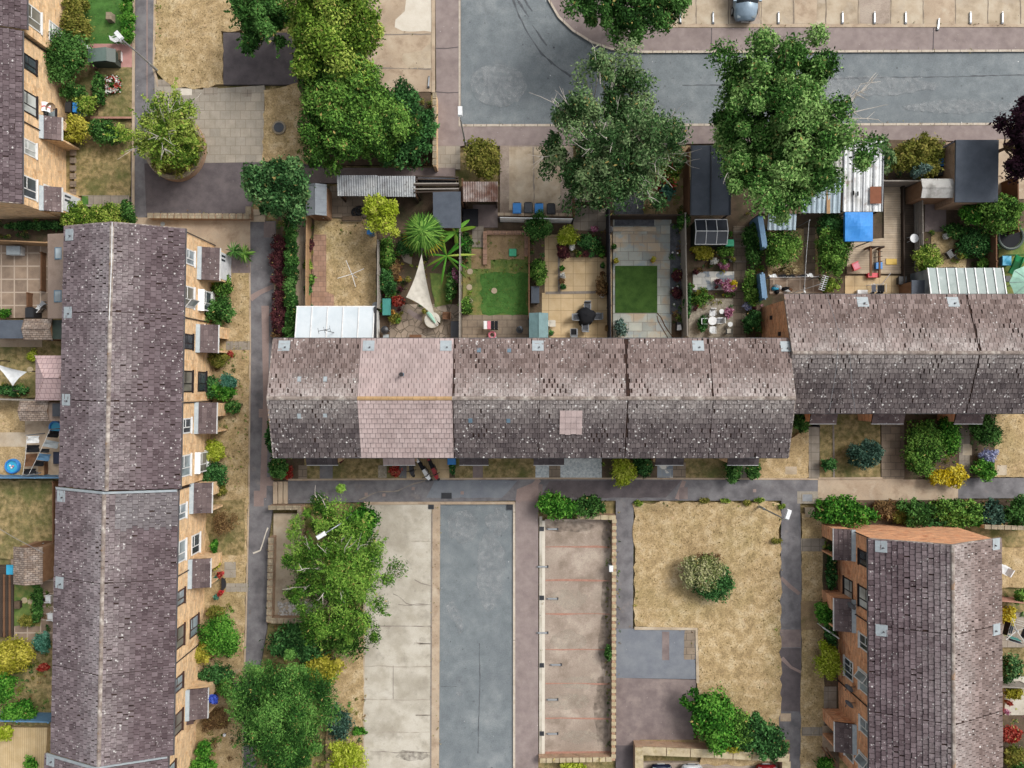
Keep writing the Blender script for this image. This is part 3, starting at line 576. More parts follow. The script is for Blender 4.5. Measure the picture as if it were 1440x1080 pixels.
        rb.add([Pw(u0,proj-.02,zf-.01),Pw(u1,proj-.02,zf-.01),Pw(u1,.1,zt-.05),Pw(u0,.1,zt-.05)], [(0,1,2,3)], 1)
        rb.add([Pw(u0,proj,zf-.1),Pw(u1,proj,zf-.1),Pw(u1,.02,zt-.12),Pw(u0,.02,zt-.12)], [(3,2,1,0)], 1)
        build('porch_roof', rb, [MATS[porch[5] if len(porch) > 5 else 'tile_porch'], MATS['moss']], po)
        fb = MB(); fb.hexa([Pw(a,p,z) for z0,z1 in ((zt-.06,zt+.1),) for (a,p,z) in ((u0,.24,zt-.08),(u1,.24,zt-.08),(u1,.006,zt-.06),(u0,.006,zt-.06),(u0,.24,zt+.03),(u1,.24,zt+.03),(u1,.006,zt+.12),(u0,.006,zt+.12))])
        build('flashing', fb, MATS['lead'], po)
        fa = MB(); bx(fa, u0, u1, proj+.002, proj+.04, zf-.12, zf+.0); build('fascia', fa, MATS['frame_white'], po)
        db = MB(); dm = MATS['door_white' if st == 'white' else 'door_dark']
        if st == 'white': bx(db, u0+.2, u1-.2, proj-.14, proj-.08, 0, zf-.12)
        else: bx(db, pm+.0, u1-.22, .02, .08, 0, 2.0)
        do = build('front_door', db, dm, po); hb = MB(); hb.tube([Pw(pm+.12,proj-.07 if st == 'white' else .09,1.),Pw(pm+.12,proj-.03 if st == 'white' else .13,1.),], .025, 6); build('door_handle', hb, MATS['plate'], do)
        if st == 'white':
            gb = MB(); [bx(gb, u0+.35+.28*k, u0+.5+.28*k, proj-.082, proj-.07, 1.1, 1.75) for k in range(2)]; build('door_glass', gb, MATS['pane_dark'], do)
    return hs, L, Wf
def std(fm, o1=0, o2=0, z=(3.15,1.0), mirror=False, w=5.5, bay=0., gs=1):
    a = [(w*.29,z[0],1.0,1.2,fm,0,1),(w*.76,z[0]-.05,1.4,1.35,fm,o1,1),(w*.76,z[1],1.35,1.25,fm,o2,gs,bay)]
    return [(w-q[0],)+q[1:] for q in a] if mirror else a
HOUSES = []
def dish(hs, Wf, u, z, m='dish', tilt=.35):
    mb = MB(); c = np.array(Wf(u, z, .42)); d = np.array(Wf(u+tilt, z+.25, 1.0))-c; d /= np.linalg.norm(d)
    a = np.cross(d, (0,0,1.)); a /= np.linalg.norm(a); b = np.cross(d, a); rings = []
    for r, k in ((.0,-.07),(.12,-.055),(.24,-.01),(.32,.04)): rings.append([tuple(c+d*k+a*r*cos(t*pi/8)+b*r*sin(t*pi/8)) for t in range(16)])
    v = [x for q in rings for x in q]; f = [(i*16+k, i*16+(k+1)%16, (i+1)*16+(k+1)%16, (i+1)*16+k) for i in range(3) for k in range(16)]
    mb.add(v, f); do = build('satellite_dish', mb, MATS[m], hs)
    ab = MB(); ab.tube([Wf(u,z-.1,.0),Wf(u,z-.1,.35),tuple(c-d*.07)], .025, 5); e = c+d*.38-np.array((0,0,.12)); ab.tube([tuple(c-b*.0-np.array((0,0,.3))),tuple(e)], .015, 5); ab.tube([tuple(e),tuple(e-d*.1)], .035, 6); build('dish_arm', ab, MATS['gutter'], do)
# ---- the middle terrace, ridge left to right
ez = 5.2; X0 = G(384,0,ez)[0]; Yf = G(0,642.5,ez)[1]; Yr = G(0,477,ez)[1]; X1 = 17.42; dm = Yr-Yf; XB = [G(q,0,ez)[0] for q in (384,508,638,758,878,996)]+[X1]
ML = ['end house of the middle terrace, weathered tiles, behind the white conservatory','house with a newer plain pink roof and black flue in the middle terrace','house with two blue-grey vents on each slope, right of the pink roof','house with a rectangular patch of new pink tiles in its dark front slope','house with white lichen-spotted roof above the slate patio and square green turf','right-hand end house of the middle terrace, its ridge crusted with orange lichen']
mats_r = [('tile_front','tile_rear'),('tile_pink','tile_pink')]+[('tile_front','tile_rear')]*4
for i in range(6):
    pl = [[(.75,.45,1,'plate'),(1.9,2.65,1,'small'),(3.5,2.65,1,'small'),(1.9,2.75,0,'small'),(3.5,2.75,0,'small')],[(.5,.45,1,'plate'),(2.7,2.35,1,'flue'),(5.35,.45,1,'plate')],[(1.6,.75,1,'dark'),(3.5,.75,1,'dark'),(1.1,2.45,0,'dark'),(3.45,2.45,0,'dark'),(5.3,.45,1,'plate')],[],[(4.6,.45,1,'plate')],[(4.85,.5,1,'plate')]][i]
    po = [(1.25,3.35,1.1,2.6,'brick','tile_porch_dark'),(.85,3.0,1.1,2.6,'brick','tile_pink'),(.15,2.1,1.1,2.6,'brick','tile_porch_dark'),(-.25,1.8,1.1,2.6,'brick','tile_porch_dark'),(2.55,4.45,1.1,2.6,'brick','tile_porch_dark'),(2.1,4.2,1.1,2.6,'brick','tile_porch_dark')][i]
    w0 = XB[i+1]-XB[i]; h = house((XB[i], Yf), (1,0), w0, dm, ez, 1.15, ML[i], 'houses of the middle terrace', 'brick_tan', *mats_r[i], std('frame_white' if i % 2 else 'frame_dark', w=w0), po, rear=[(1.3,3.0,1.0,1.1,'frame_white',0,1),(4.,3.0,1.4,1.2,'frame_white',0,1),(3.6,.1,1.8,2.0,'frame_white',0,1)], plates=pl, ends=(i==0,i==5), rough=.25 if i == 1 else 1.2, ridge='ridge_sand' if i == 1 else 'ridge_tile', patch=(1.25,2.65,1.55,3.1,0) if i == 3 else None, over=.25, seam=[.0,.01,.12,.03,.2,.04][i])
# ---- upper right terrace
ez = 4.4; X0 = 17.44; Yf = G(0,580,ez)[1]; Yr = G(0,415,ez)[1]; w1 = 5.82
UL = ['brick gabled end house of the upper right terrace, beside the blue gazebo garden','house behind the dark fenced decking strip in the upper right terrace','house behind the glass lean-to sunroom at the right edge of the photo']
for i in range(3):
    po = [(2.6,4.4,1.15,2.5,'brick'),(.95,3.1,1.15,2.5,'brick'),(.7,2.6,1.15,2.5,'brick')][i]
    h = house((X0+w1*i, Yf), (1,0), w1, Yr-Yf, ez, 1.35, UL[i], 'houses of the upper right terrace', 'brick_red', 'tile_front','tile_rear', std('frame_white' if i else 'frame_dark', z=(2.5,.9), w=w1), po, rear=[(1.3,2.5,1.0,1.1,'frame_white',0,1),(4.,2.5,1.4,1.2,'frame_white',0,1),(2.6,.1,1.8,2.0,'frame_white',0,1)], plates=[[(4.95,.5,1,'plate')],[(4.9,.5,1,'plate')],[]][i], ends=(i==0,0), rough=1.1, seam=[.0,.03,.15][i])
    if i == 0:
        hs, L, Wf = h
        for v, z in ((5.1,3.4),(4.2,2.6),(6.3,1.9)): vb = MB(); vb.hexa([L(-.02+a, v+b, z+c) for c in (0,.16) for a,b in ((.0,-.14),(.14,-.14),(.14,.14),(.0,.14))]); build('wall_vent', vb, MATS['pipe_dark'], hs)
# ---- left terraces: fronts face right
def row(px, py, pxl, ez, ang, n, w, labels, group, brick, tf, tr, specs, porches, rise, plates=(), first=False, last=False, side=-1, crs=.335):
    O = G(px, py, ez); d = abs(px-pxl)*(H-ez)/F; a = radians(ang); U = (-sin(a), -cos(a)); V = (-cos(a), sin(a)) if side < 0 else (cos(a), -sin(a)); out = []
    for i in range(n):
        out.append(house((O[0]+U[0]*w*i, O[1]+U[1]*w*i), U, w, d, ez, rise, labels[i], group, brick, tf, tr, specs[i], porches[i], V=V, plates=plates[i] if plates else (), ends=(first and i==0, last and i==n-1), crs=crs, zone=(2.3,.78) if i == 0 and py == 689 else None))
    return out
wl = 5.47
LA = row(260,321,91.5,5.2,1.15,3,wl,['top end house of the long left terrace, white cordline along its ridge','house with dark window frames beside the pink hipped extension in the left terrace','house with red potted plant in its porch, above the stepped roof flashing'],'houses of the left terrace','brick_tan','tile_east','tile_west',
    [std('frame_white',1,1,bay=.25),std('frame_dark'),std('frame_white',0,0,bay=.2)],[(.65,2.85,1.3,2.6,'white'),(.35,2.25,1.3,2.6,'brick'),(.1,2.2,1.3,2.6,'brick')],1.47,[[(.6,.45,1,'plate')],[(.0,.45,1,'plate')],[(.0,.45,1,'plate')]],True,False)
LB = row(250,689,80.,5.0,1.15,3,5.6,['house just below the stepped roof flashing with a cleaner grey panel of tiles','house whose doorway hangs with green and red pots in the left terrace','house whose roof ends at the second grey flashing, dark shrubs by its porch'],'houses of the left terrace','brick_tan','tile_east','tile_west',
    [std('frame_white'),std('frame_brown'),std('frame_brown',bay=.3)],[(-.1,1.95,1.3,2.6,'brick'),(-.6,1.35,1.3,2.6,'brick'),(2.5,4.55,1.3,2.6,'brick')],1.47,[[(.5,.45,1,'plate')],[(.35,.45,1,'plate')],[]],True,False)
LC = row(236,1063,64.,4.8,1.15,1,5.6,['house at the bottom left corner, only the top of its roof in view'],'houses of the left terrace','brick_tan','tile_east','tile_west',[std('frame_brown')],[None],1.47,[[(.3,.5,1,'plate')]],True,False)
for rw, k in ((LB,0),(LC,0)):   # flashing where the roofs step
    hs, L, Wf = rw[0]; fb = MB(); ezz = 5.0 if rw is LB else 4.8; dd = 7.65
    for p,q in (((0,ezz),(dd/2,ezz+1.47)),((dd/2,ezz+1.47),(dd,ezz))):
        fb.hexa([L(-.05,p[0],p[1]+.02),L(.1,p[0],p[1]+.02),L(.1,q[0],q[1]+.02),L(-.05,q[0],q[1]+.02),L(-.05,p[0],p[1]+.17),L(.1,p[0],p[1]+.1),L(.1,q[0],q[1]+.1),L(-.05,q[0],q[1]+.17)])
    build('step_flashing', fb, MATS['lead'], hs)
hs, L, Wf = LA[0]; cb = MB(); zt = 5.2+1.47+.09; cb.tube([L(.05,7.57/2-.08,zt),L(2.5,7.57/2-.09,zt),L(6.,7.57/2-.02,zt)], .022, 5); build('ridge_cord', cb, MATS['white'], hs)
# rear extensions of the left terrace
def ext(hs, x0, y0, x1, y1, z, m, z2=None, sky=()):
    (a,b),(c,d) = G(x0,y1,z), G(x1,y0,z); z2 = z2 or z; mb = MB()
    mb.box(a+.12,c,b+.12,d-.12,-.2,z-.16); e = build('rear_extension', mb, MATS['brick_dull'], hs); rb = MB()
    rb.hexa([(a,b,z-.15),(c,b,z2-.15),(c,d,z2-.15),(a,d,z-.15),(a,b,z),(c,b,z2),(c,d,z2),(a,d,z)]); build('flat_roof', rb, MATS[m], e)
    for sx, sy in sky:
        p = G(sx, sy, z); sb = MB(); sb.box(p[0]-.26,p[0]+.26,p[1]-.4,p[1]+.4,z+.05,z+.2); so = build('roof_light', sb, MATS['plate_dark'], e); gb = MB(); gb.box(p[0]-.19,p[0]+.19,p[1]-.33,p[1]+.33,z+.2,z+.215); build('roof_light_pane', gb, MATS['pane'], so)
mat('felt_brown', ['857468','97867a'], 1.4, .18, 22, .92, .3, big=[(.7,'6c5d54',.5,.7,.6)])
ext(LA[0][0], 67,329,95,448,2.7,'felt_brown',2.95,[(85,357),(84,417)])
hs = LA[1][0]; z = 2.7; (a,b),(c,d) = G(50,563,z), G(94,500,z); mb = MB(); mb.box(a+.12,c,b+.12,d-.12,-.2,z-.12); e = build('rear_extension', mb, MATS['brick_tan'], hs)
rb = MB(); m_ = (b+d)/2; p = (a+1.05,m_+.02,z+.75); q = (c,m_+.02,z+.75)
rb.add([(a,b,z),(c,b,z),(c,d,z),(a,d,z),p,q], [(0,1,5,4),(1,2,5),(2,3,4,5),(3,0,4),(3,2,1,0)])
mat('tile_hip', ['b9a0a0','c9b1b0'], 1.5, .1, 22, .9, .2, grid=(.33,.33,.5,.02,'8f7777',.06)); ro = build('hipped_roof', rb, MATS['tile_hip'], e); hb = MB(); hb.tube([p,q], .06, 6); hb.tube([(a,b,z+.02),p], .05, 6); hb.tube([(a,d,z+.02),p], .05, 6); build('hip_ridge', hb, MATS['tile_hip'], ro)
# ---- upper left terrace
DL = row(37,-80,-130,4.8,0,1,5.5,['upper left house with a white conservatory frame, in the top corner of the photo'],'houses of the upper left terrace','brick_tan','tile_east','tile_west',[std('frame_white',z=(3.0,.9),w=5.5)],[None],1.5)
DM = row(30.5,43,-134,4.8,0,2,5.5,['upper left house with the flag hanging from its wall','gable end house of the upper left terrace with a white porch door'],'houses of the upper left terrace','brick_tan','tile_east','tile_west',[std('frame_dark',z=(3.0,1.0),w=5.5),std('frame_white',z=(3.0,1.0),w=5.5)[:]],[(4.55,6.1,1.2,2.6,'brick'),(3.75,5.4,1.2,2.6,'white')],1.5,(),False,True)
hs, L, Wf = DM[0]; dish(hs, Wf, 3.85, 2.2, 'dish_tan')
hs, L, Wf = DL[0]; po = MB()
# ---- lower right terrace: fronts face left
EL = row(1221.5,757,1407,5.0,-.3,3,5.47,['end house of the lower right terrace with the bright orange brick gable','house with white windows and a satellite dish by the lime shrub, lower right terrace','lower right house with open white windows, cut by the bottom edge of the photo'],'houses of the lower right terrace','brick_red','tile_east','tile_rear',
    [std('frame_dark',w=5.47),std('frame_white',-1,0,w=5.47,gs=2),std('frame_white',-1,-1,w=5.47)],[(-.05,2.05,1.25,2.6,'brick'),(-.85,1.35,1.25,2.6,'brick'),(2.0,4.0,1.25,2.6,'brick')],1.85,[[(.45,.7,0,'plate'),(.35,.5,1,'plate')],[(.25,.7,0,'plate'),(.25,.5,1,'plate')],[]],True,False,side=1)
hs, L, Wf = EL[1]; dish(hs, Wf, -.6, 3.0); dish(hs, Wf, 5.0, 2.6)
hs, L, Wf = EL[2]; dish(hs, Wf, .6, 2.6)
# ---------------------------------------------------------------- foliage
FM = dict(fern=['24481e','4a7f34','80b257'], frs=['2e4f1a','5a8e2e','9cc455'], dk=['22401b','41702f','6f9f52'], md=['2a481a','568634','8fba55'], lt=['43621f','7fa338','bccd62'], lime=['8fa323','b5c63c','d2db5e'], yel=['c4a714','ecd22f','f6e564'],
  blu=['46605a','6a8a80','94aea4'], grn=['245218','478a2a','7bb648'], olive=['5f6628','87893a','a89f52'], redp=['3a2328','5c3238','7d474a'], plum=['20131a','3a2230','553344'], cream=['6c7a40','a2a96c','cfcb9c'],
  straw=['8d7a54','b9a276','d8c59c'], pine=['22401e','457340','82ac6c'], syc=['304e28','59804a','95ad78'], ash=['2c5020','5a8f3e','a6cc78'], brown=['6b5138','8a6a48','a5875c'], gold=['93912a','b9b23e','dcd05e'], bluegrn=['253d33','3d5f4f','688a78'], lav=['7b80b0','9a9fca','c0c3e0'], ivy=['203f1e','3b6c36','669c57'], teal=['3a6d58','55907a','7cb39b'], red=['8e2420','b83a30','cf7060'], pinkf=['a4567a','c87a9c','e2b0c4'], whitef=['e6e2dc','f4f0ea','f8f8f4'], orange=['b3702a','d8923c','eab765'], purple=['6a4a9a','8c6ac0','b08fd8'])
for k, v in FM.items(): foliage_mat('leaf_'+k, v)
mat('bark', ['5c4c3d','76624e'], 4, .3, 20, .95, .6); mat('bark_pale', ['a39a8c','c0b8aa'], 4, .2, 20, .9, .4); mat('bark_dead', ['b9b0a4','d3ccc2'], 4, .15, 20, .9, .3)
def unit(a): return a/(np.linalg.norm(a, axis=1, keepdims=True)+1e-9)
def leaf_geo(c, nrm, size, asp=.5, rng=RNG):
    n = len(c); t = unit(np.cross(nrm, unit(rng.normal(size=(n,3))))); b = np.cross(nrm, t)
    s = (size*rng.uniform(.6,1.35,n))[:,None]; t = t*s; b = b*s*asp; d = nrm*s*.18
    v = np.stack([c-t, c+b-d, c+t, c-b-d], 1).reshape(-1,3); return v
def quad_obj(name, v, tone, m, parent=None, org=(0,0,0), smooth=False):
    off = OFF.get(parent.name,(0,0,0)) if parent else org
    v = v - np.array(off); nq = len(v)//4; me = bpy.data.meshes.new(name)
    me.vertices.add(len(v)); me.vertices.foreach_set('co', v.astype(np.float32).ravel())
    me.loops.add(nq*4); me.loops.foreach_set('vertex_index', np.arange(nq*4, dtype=np.int32))
    me.polygons.add(nq); me.polygons.foreach_set('loop_start', np.arange(0,nq*4,4,dtype=np.int32)); me.polygons.foreach_set('loop_total', np.full(nq,4,np.int32))
    me.attributes.new('tone','FLOAT','FACE').data.foreach_set('value', tone.astype(np.float32))
    me.materials.append(m); me.update(calc_edges=True); me.validate()
    o = bpy.data.objects.new(name, me); COL.objects.link(o)
    if parent: o.parent = parent
    else: o.location = org
    OFF[o.name] = off; return o
def crown_pts(rx, ry, rz, n, ncl, lump, inner=.5, flat=0., box=False, rng=RNG, updown=-.25, edge=.9, lobes=0):
    """leaf positions on many overlapping clumps spread through an uneven crown; returns points, normals, tones (crown centre at 0)"""
    d = unit(rng.normal(size=(ncl,3))); d[:,2] = np.where(d[:,2] < updown, -d[:,2], d[:,2])
    rad = rng.uniform(inner, edge, ncl)**.7; rs = lump*rng.uniform(.5,1.5,ncl)*min(rx,ry)
    S = np.array([rx,ry,rz])
    if box:
        cc = rng.uniform(-1,1,(ncl,3))*np.maximum(S-rs[:,None]*.6, S*.25)
        cc[:,2] = np.abs(cc[:,2])*np.where(rng.random(ncl)<.8,1,-.2)
    else:
        th = np.arctan2(d[:,1], d[:,0]); ph = rng.uniform(0,6.28,4); w = 1+.13*np.sin(2*th+ph[0])+.13*np.sin(3*th+ph[1])+.1*np.sin(5*th+ph[2])+rng.uniform(-.12,.12,ncl)
        cc = d*rad[:,None]*np.maximum(S-rs[:,None]*.75, S*.3)*w[:,None]
    if lobes:   # boughs: clumps gather round a few big limbs, leaving bays in the outline
        a = np.arange(lobes)*2.4+rng.uniform(-.4,.4,lobes); zz = rng.uniform(-.15,.85,lobes); rr = rng.uniform(.45,.82,lobes); lc = np.stack([np.cos(a)*rr,np.sin(a)*rr,zz],1); lc[0] = (0,0,.8); lc[1] = (.15,-.1,.7)
        w = rng.integers(0,lobes,ncl); off = unit(rng.normal(size=(ncl,3)))*rng.uniform(.05,.36,ncl)[:,None]; off[:,2] = off[:,2]*.7+.05; lb = (lc[w]+off*1.25)*S*.93; cc = np.where((rng.random(ncl) < .5)[:,None], cc*.97, lb)
    which = rng.integers(0, ncl, n); u = unit(rng.normal(size=(n,3))); u[:,2] = np.where((u[:,2] < -.3), -u[:,2], u[:,2])
    p = cc[which] + u*rs[which][:,None]*rng.triangular(.3,.95,1.5,n)[:,None]*np.array([1,1,.8])
    nr = unit(u*.6 + np.array([0,0,.35]) + rng.normal(size=(n,3))*.6)
    ct = rng.uniform(.08,.9,ncl); tone = np.where(rng.random(n) < .012, 1., np.clip(ct[which]+rng.normal(0,.22,n), 0, .955))
    return p, nr, tone, cc, rs
PL = [0]
def bush(name, label, px, py, rx, ry, h, m, leaf=.1, dens=1., lump=.34, cat='shrub', group=None, box=False, flowers=None, z0=0., core=True, asp=.5, rot=0.):
    """a shrub standing at its own foot; px,py and the radii are photo pixels of its crown"""
    rng = np.random.default_rng(PL[0]+100); PL[0] += 1
    zc = z0+h*.55; s = (H-zc)/F; cx, cy = G(px,py,zc); RX, RY = rx*s*1.12, ry*s*1.12; rz = h*.5; leaf *= .85
    n = int(dens*(RX*RY*pi*.9+(RX+RY)*h*1.6)/(leaf*leaf*asp*2)*3.0); n = max(60, min(n, 26000))
    ncl = int(max(8, min(150, 3.5*(RX*RY)/((lump*min(RX,RY))**2))))
    p, nr, t, cc, rs = crown_pts(RX,RY,rz,n,ncl,lump,.45,box=box,rng=rng)
    if rot:
        c_, s_ = cos(radians(rot)), sin(radians(rot)); M = np.array([[c_,-s_,0],[s_,c_,0],[0,0,1]]); p = p@M.T; nr = nr@M.T; cc = cc@M.T
    p[:,2] = np.maximum(p[:,2], -h*.5+.03); v = leaf_geo(p,nr,leaf,asp,rng) + np.array((cx,cy,zc))
    tone = t
    if core:   # inner twiggy mass of leaves, well inside the outline
        q = rng.integers(0,len(cc),n//5); u = unit(rng.normal(size=(n//5,3))); pc = cc[q]*.7+u*rs[q][:,None]*.6; pc[:,2] = np.maximum(pc[:,2],-h*.5+.03)
        v = np.concatenate([v, leaf_geo(pc,unit(u*.3+np.array([0,0,1.])),leaf*1.7,.8,rng)+np.array((cx,cy,zc))]); tone = np.concatenate([tone, rng.uniform(.05,.4,n//5)])
    o = quad_obj(name, v, tone, MATS['leaf_'+m], None, (cx,cy,z0)); prop(o, label, cat, group)
    if flowers:
        fm, fn, fs = flowers; k = rng.integers(0,n,fn); top = p[:,2] > 0; k = rng.choice(np.nonzero(top)[0], min(fn, int(top.sum())), replace=False)
        c = np.repeat(p[k]+nr[k]*.05, 4, 0)+rng.normal(0,fs*.6,(len(k)*4,3)); nn = unit(rng.normal(size=(len(c),3))*.5+np.array([0,0,1.]))
        quad_obj('blossom', leaf_geo(c,nn,fs,.8,rng)+np.array((cx,cy,zc)), rng.uniform(0,1,len(c)), MATS['leaf_'+fm], o)
    return o
def limb(mb, p, q, r0, r1, rng, k=4, sag=.12, n=6):
    P = [np.array(p)+(np.array(q)-np.array(p))*i/k + (rng.normal(0,sag,3)*np.linalg.norm(np.array(q)-np.array(p))*.25 if 0<i<k else 0) for i in range(k+1)]
    mb.tube([tuple(x) for x in P], [r0+(r1-r0)*i/k for i in range(k+1)], n)
    return P
def tree(name, label, px, py, rx, ry, h, m, leaf=.2, n=24000, ncl=90, lump=.24, cz=None, trunk=.22, base=None, bark='bark', dead=0, group=None, inner=.3, cat='tree', asp=.5, bare=0, rzf=.42, edge=.95, updown=-.35, lobes=0, shoots=0):
    rng = np.random.default_rng(PL[0]+500); PL[0] += 1
    zc = cz or h*.62; s = (H-zc)/F; cx, cy = G(px,py,zc); RX, RY = rx*s*1.13, ry*s*1.13; leaf *= .64; n = int(n*2.2)
    bx, by = base if base else (cx,cy)
    t = T(name, label, cat, (bx,by,0), group)
    p, nr, tone, cc, rs = crown_pts(RX,RY,h*rzf,n,ncl,lump,inner,rng=rng,updown=updown,edge=edge,lobes=lobes)
    C = np.array((cx,cy,zc)); p[:,2] = np.maximum(p[:,2], .4-zc)
    quad_obj('crown', leaf_geo(p,nr,leaf,asp,rng)+C, tone, MATS['leaf_'+m], t)
    mb = MB(); fork = np.array((bx*.6+cx*.4,by*.6+cy*.4,zc*.55)); limb(mb,(bx,by,-.1),fork,trunk,trunk*.7,rng,4,.06,8)
    build('trunk', mb, MATS[bark], t, smooth=True)
    lb = MB(); idx = rng.choice(len(cc), min(22,len(cc)), replace=False)
    for i in idx:
        e = cc[i]+C; mid = fork+(e-fork)*.55+np.array((0,0,.25)); limb(lb,fork,mid,trunk*.42,trunk*.2,rng,3); P = limb(lb,mid,e,trunk*.2,.02,rng,3)
        for _ in range(2): limb(lb,P[1],tuple(e+rng.normal(0,.5,3)*rs[i]*1.5),trunk*.1,.012,rng,2,.1,4)
    build('limbs', lb, MATS[bark], t, smooth=True)
    if shoots:   # long arching sprays of leaflets that break the outline
        V = []; tn = []
        for _ in range(shoots):
            i = rng.integers(0,len(cc)); d = cc[i]*np.array([1,1,.25]); d = d/(np.linalg.norm(d)+1e-6)+rng.normal(0,.35,3)*np.array([1,1,.4]); d /= np.linalg.norm(d); l = rng.uniform(.7,1.7)*(.6 if h > 7 else 1); k = 46; tt = rng.uniform(0,1,k); sd = np.array((-d[1],d[0],0))
            q = cc[i]*.9+d*(tt*l)[:,None]+np.array((0,0,.5))*(tt-1.1*tt*tt)[:,None]+sd*((rng.random(k)-.5)*.36*(1-tt*.6))[:,None]; V.append(leaf_geo(q,unit(rng.normal(size=(k,3))*.5+np.array((0,0,.8))),leaf*1.05,asp,rng)); tn.append(np.clip(rng.uniform(.3,.9)+rng.normal(0,.15,k),0,1))
        quad_obj('shoots',np.concatenate(V)+C,np.concatenate(tn),MATS['leaf_'+m],t)
    if dead:   # bare pale twigs reaching past the leaves
        for _ in range(dead):
            db = MB()
            i = rng.integers(0,len(cc)); d = unit(cc[i][None,:]*np.array([1,1,.55]))[0]; a = cc[i]*.75+C; e = cc[i]*1.02+C+d*rng.uniform(.2,.8)+np.array((0,0,rs[i]*.8))
            P = limb(db,a,e,.035,.014,rng,3,.12,4)
            for _ in range(4): q = P[rng.integers(1,4)]; limb(db,q,tuple(q+d*rng.uniform(.3,.8)+rng.normal(0,.32,3)),.02,.008,rng,2,.15,4)
            build('bare_branch', db, MATS['bark_dead'], t)
    return t, C, cc, rs, rng
B = bush
# --- trees
MT1 = tree('tree','tall grey-green street tree with bare pale twigs, left of the two by the road',860,203,94,96,9,'syc',.17,23000,170,.12,5.6,.28,dead=46,lobes=13,shoots=60,bark='bark_pale',inner=.2,asp=.42)
MT2 = tree('tree','tall bright green street tree, right-hand of the two by the road',1084,186,92,106,10,'ash',.17,52000,210,.13,6.2,.3,dead=14,lobes=14,shoots=40,inner=.2,asp=.45)
t2 = MT2[0]; db = MB(); rng = np.random.default_rng(3); a = np.array(G3(1165,165,6))
for k in range(7):
    e = np.array(G3(1205+R(-10,32),145+R(-32,32),6.3)); P = limb(db,a,e,.06,.015,rng,4,.1,5)
    for _ in range(5): q = P[rng.integers(2,5)]; limb(db,q,tuple(q+np.array((R(.1,.8),R(-.5,.6),R(-.1,.3)))),.025,.01,rng,2,.15,4)
build('dead_branch', db, MATS['bark_dead'], t2)
tree('maple_tree','round dark green tree between the tarmac apron and the grey-roofed shed',395,268,41,43,5,'pine',.2,9000,70,.24,3.1,.14,group=None)
tree('tree','dense dark green tree at the road corner, cut by the top edge of the photo',876,0,86,52,6,'dk',.16,26000,120,.18,3.6,.2,lobes=10,shoots=40)
tree('tree','round mid green tree over the dark tarmac patch near the top edge',372,28,40,42,4.5,'dk',.15,13000,80,.19,2.7,.14,lobes=9,shoots=40)
tree('tree','tall pale lime-green tree at the top of the overgrown strip',470,40,68,78,5.5,'lt',.17,22000,120,.17,3.4,.18,lobes=11,shoots=30,group='trees of the overgrown strip')
tree('tree','large mid green tree in the middle of the overgrown strip',478,128,62,64,5.,'md',.17,18000,90,.22,3.1,.18,group='trees of the overgrown strip')
tree('tree','green spreading tree at the foot of the overgrown strip, beside the ivy',505,190,88,50,4.4,'md',.16,20000,110,.2,2.7,.16,lobes=10,shoots=30,group='trees of the overgrown strip')
B('ivy_bush','dark green ivy mass inside the yard wall, right of the overgrown strip',572,182,40,56,2.6,'ivy',.13,1.2,.22,'ivy')
PT = tree('planter_tree','light green straggly tree growing in the round brick planter',238,195,50,54,4.2,'lt',.13,5000,70,.17,2.9,.12,dead=12,lobes=9,shoots=46,base=G(250,213),inner=.25)
tree('purple_tree','dark purple leaved tree at the right edge by the road',1440,196,38,66,6,'plum',.2,7000,60,.22,4,.16,lobes=8)
tree('feathery_tree','large soft feathery green tree hanging over the left path near the bottom',392,1000,70,80,5.2,'fern',.14,34000,150,.16,3.2,.2,asp=.3,lobes=11,shoots=70)
TT = tree('locust_tree','spiky light green tree with arching shoots over the pale parking bays',480,802,66,92,5,'frs',.15,24000,150,.14,3.0,.16,dead=18,inner=.2,asp=.3,edge=1.1,lobes=12,shoots=130)
B('shrub','dark green leafy shrub under the arching tree beside the lamp post',505,735,28,24,1.6,'grn',.13)
B('shrub','mixed green overgrowth below the rubble bin walls',420,905,45,28,1.5,'ivy',.14,1,.3)
B('shrub','bright green bramble at the parking edge below the arching tree',478,890,36,38,1.8,'md',.12)
B('shrub','yellow-green bush between the feathery tree and the dry bank',455,940,24,26,1.4,'gold',.12)
B('shrub','grey-green bush on the dry bank beside the parking',476,1015,20,26,1.2,'bluegrn',.1)
B('shrub','yellow and green weedy bush at the bottom edge beside the parking',488,1065,26,26,1.3,'lime',.1,.7)
B('shrub','olive scrub at the bottom edge under the feathery tree',410,1068,30,22,1.3,'olive',.12,.8)
B('shrub','small green tuft on the dry bank by the parking edging',505,1028,10,7,.5,'grn',.08)
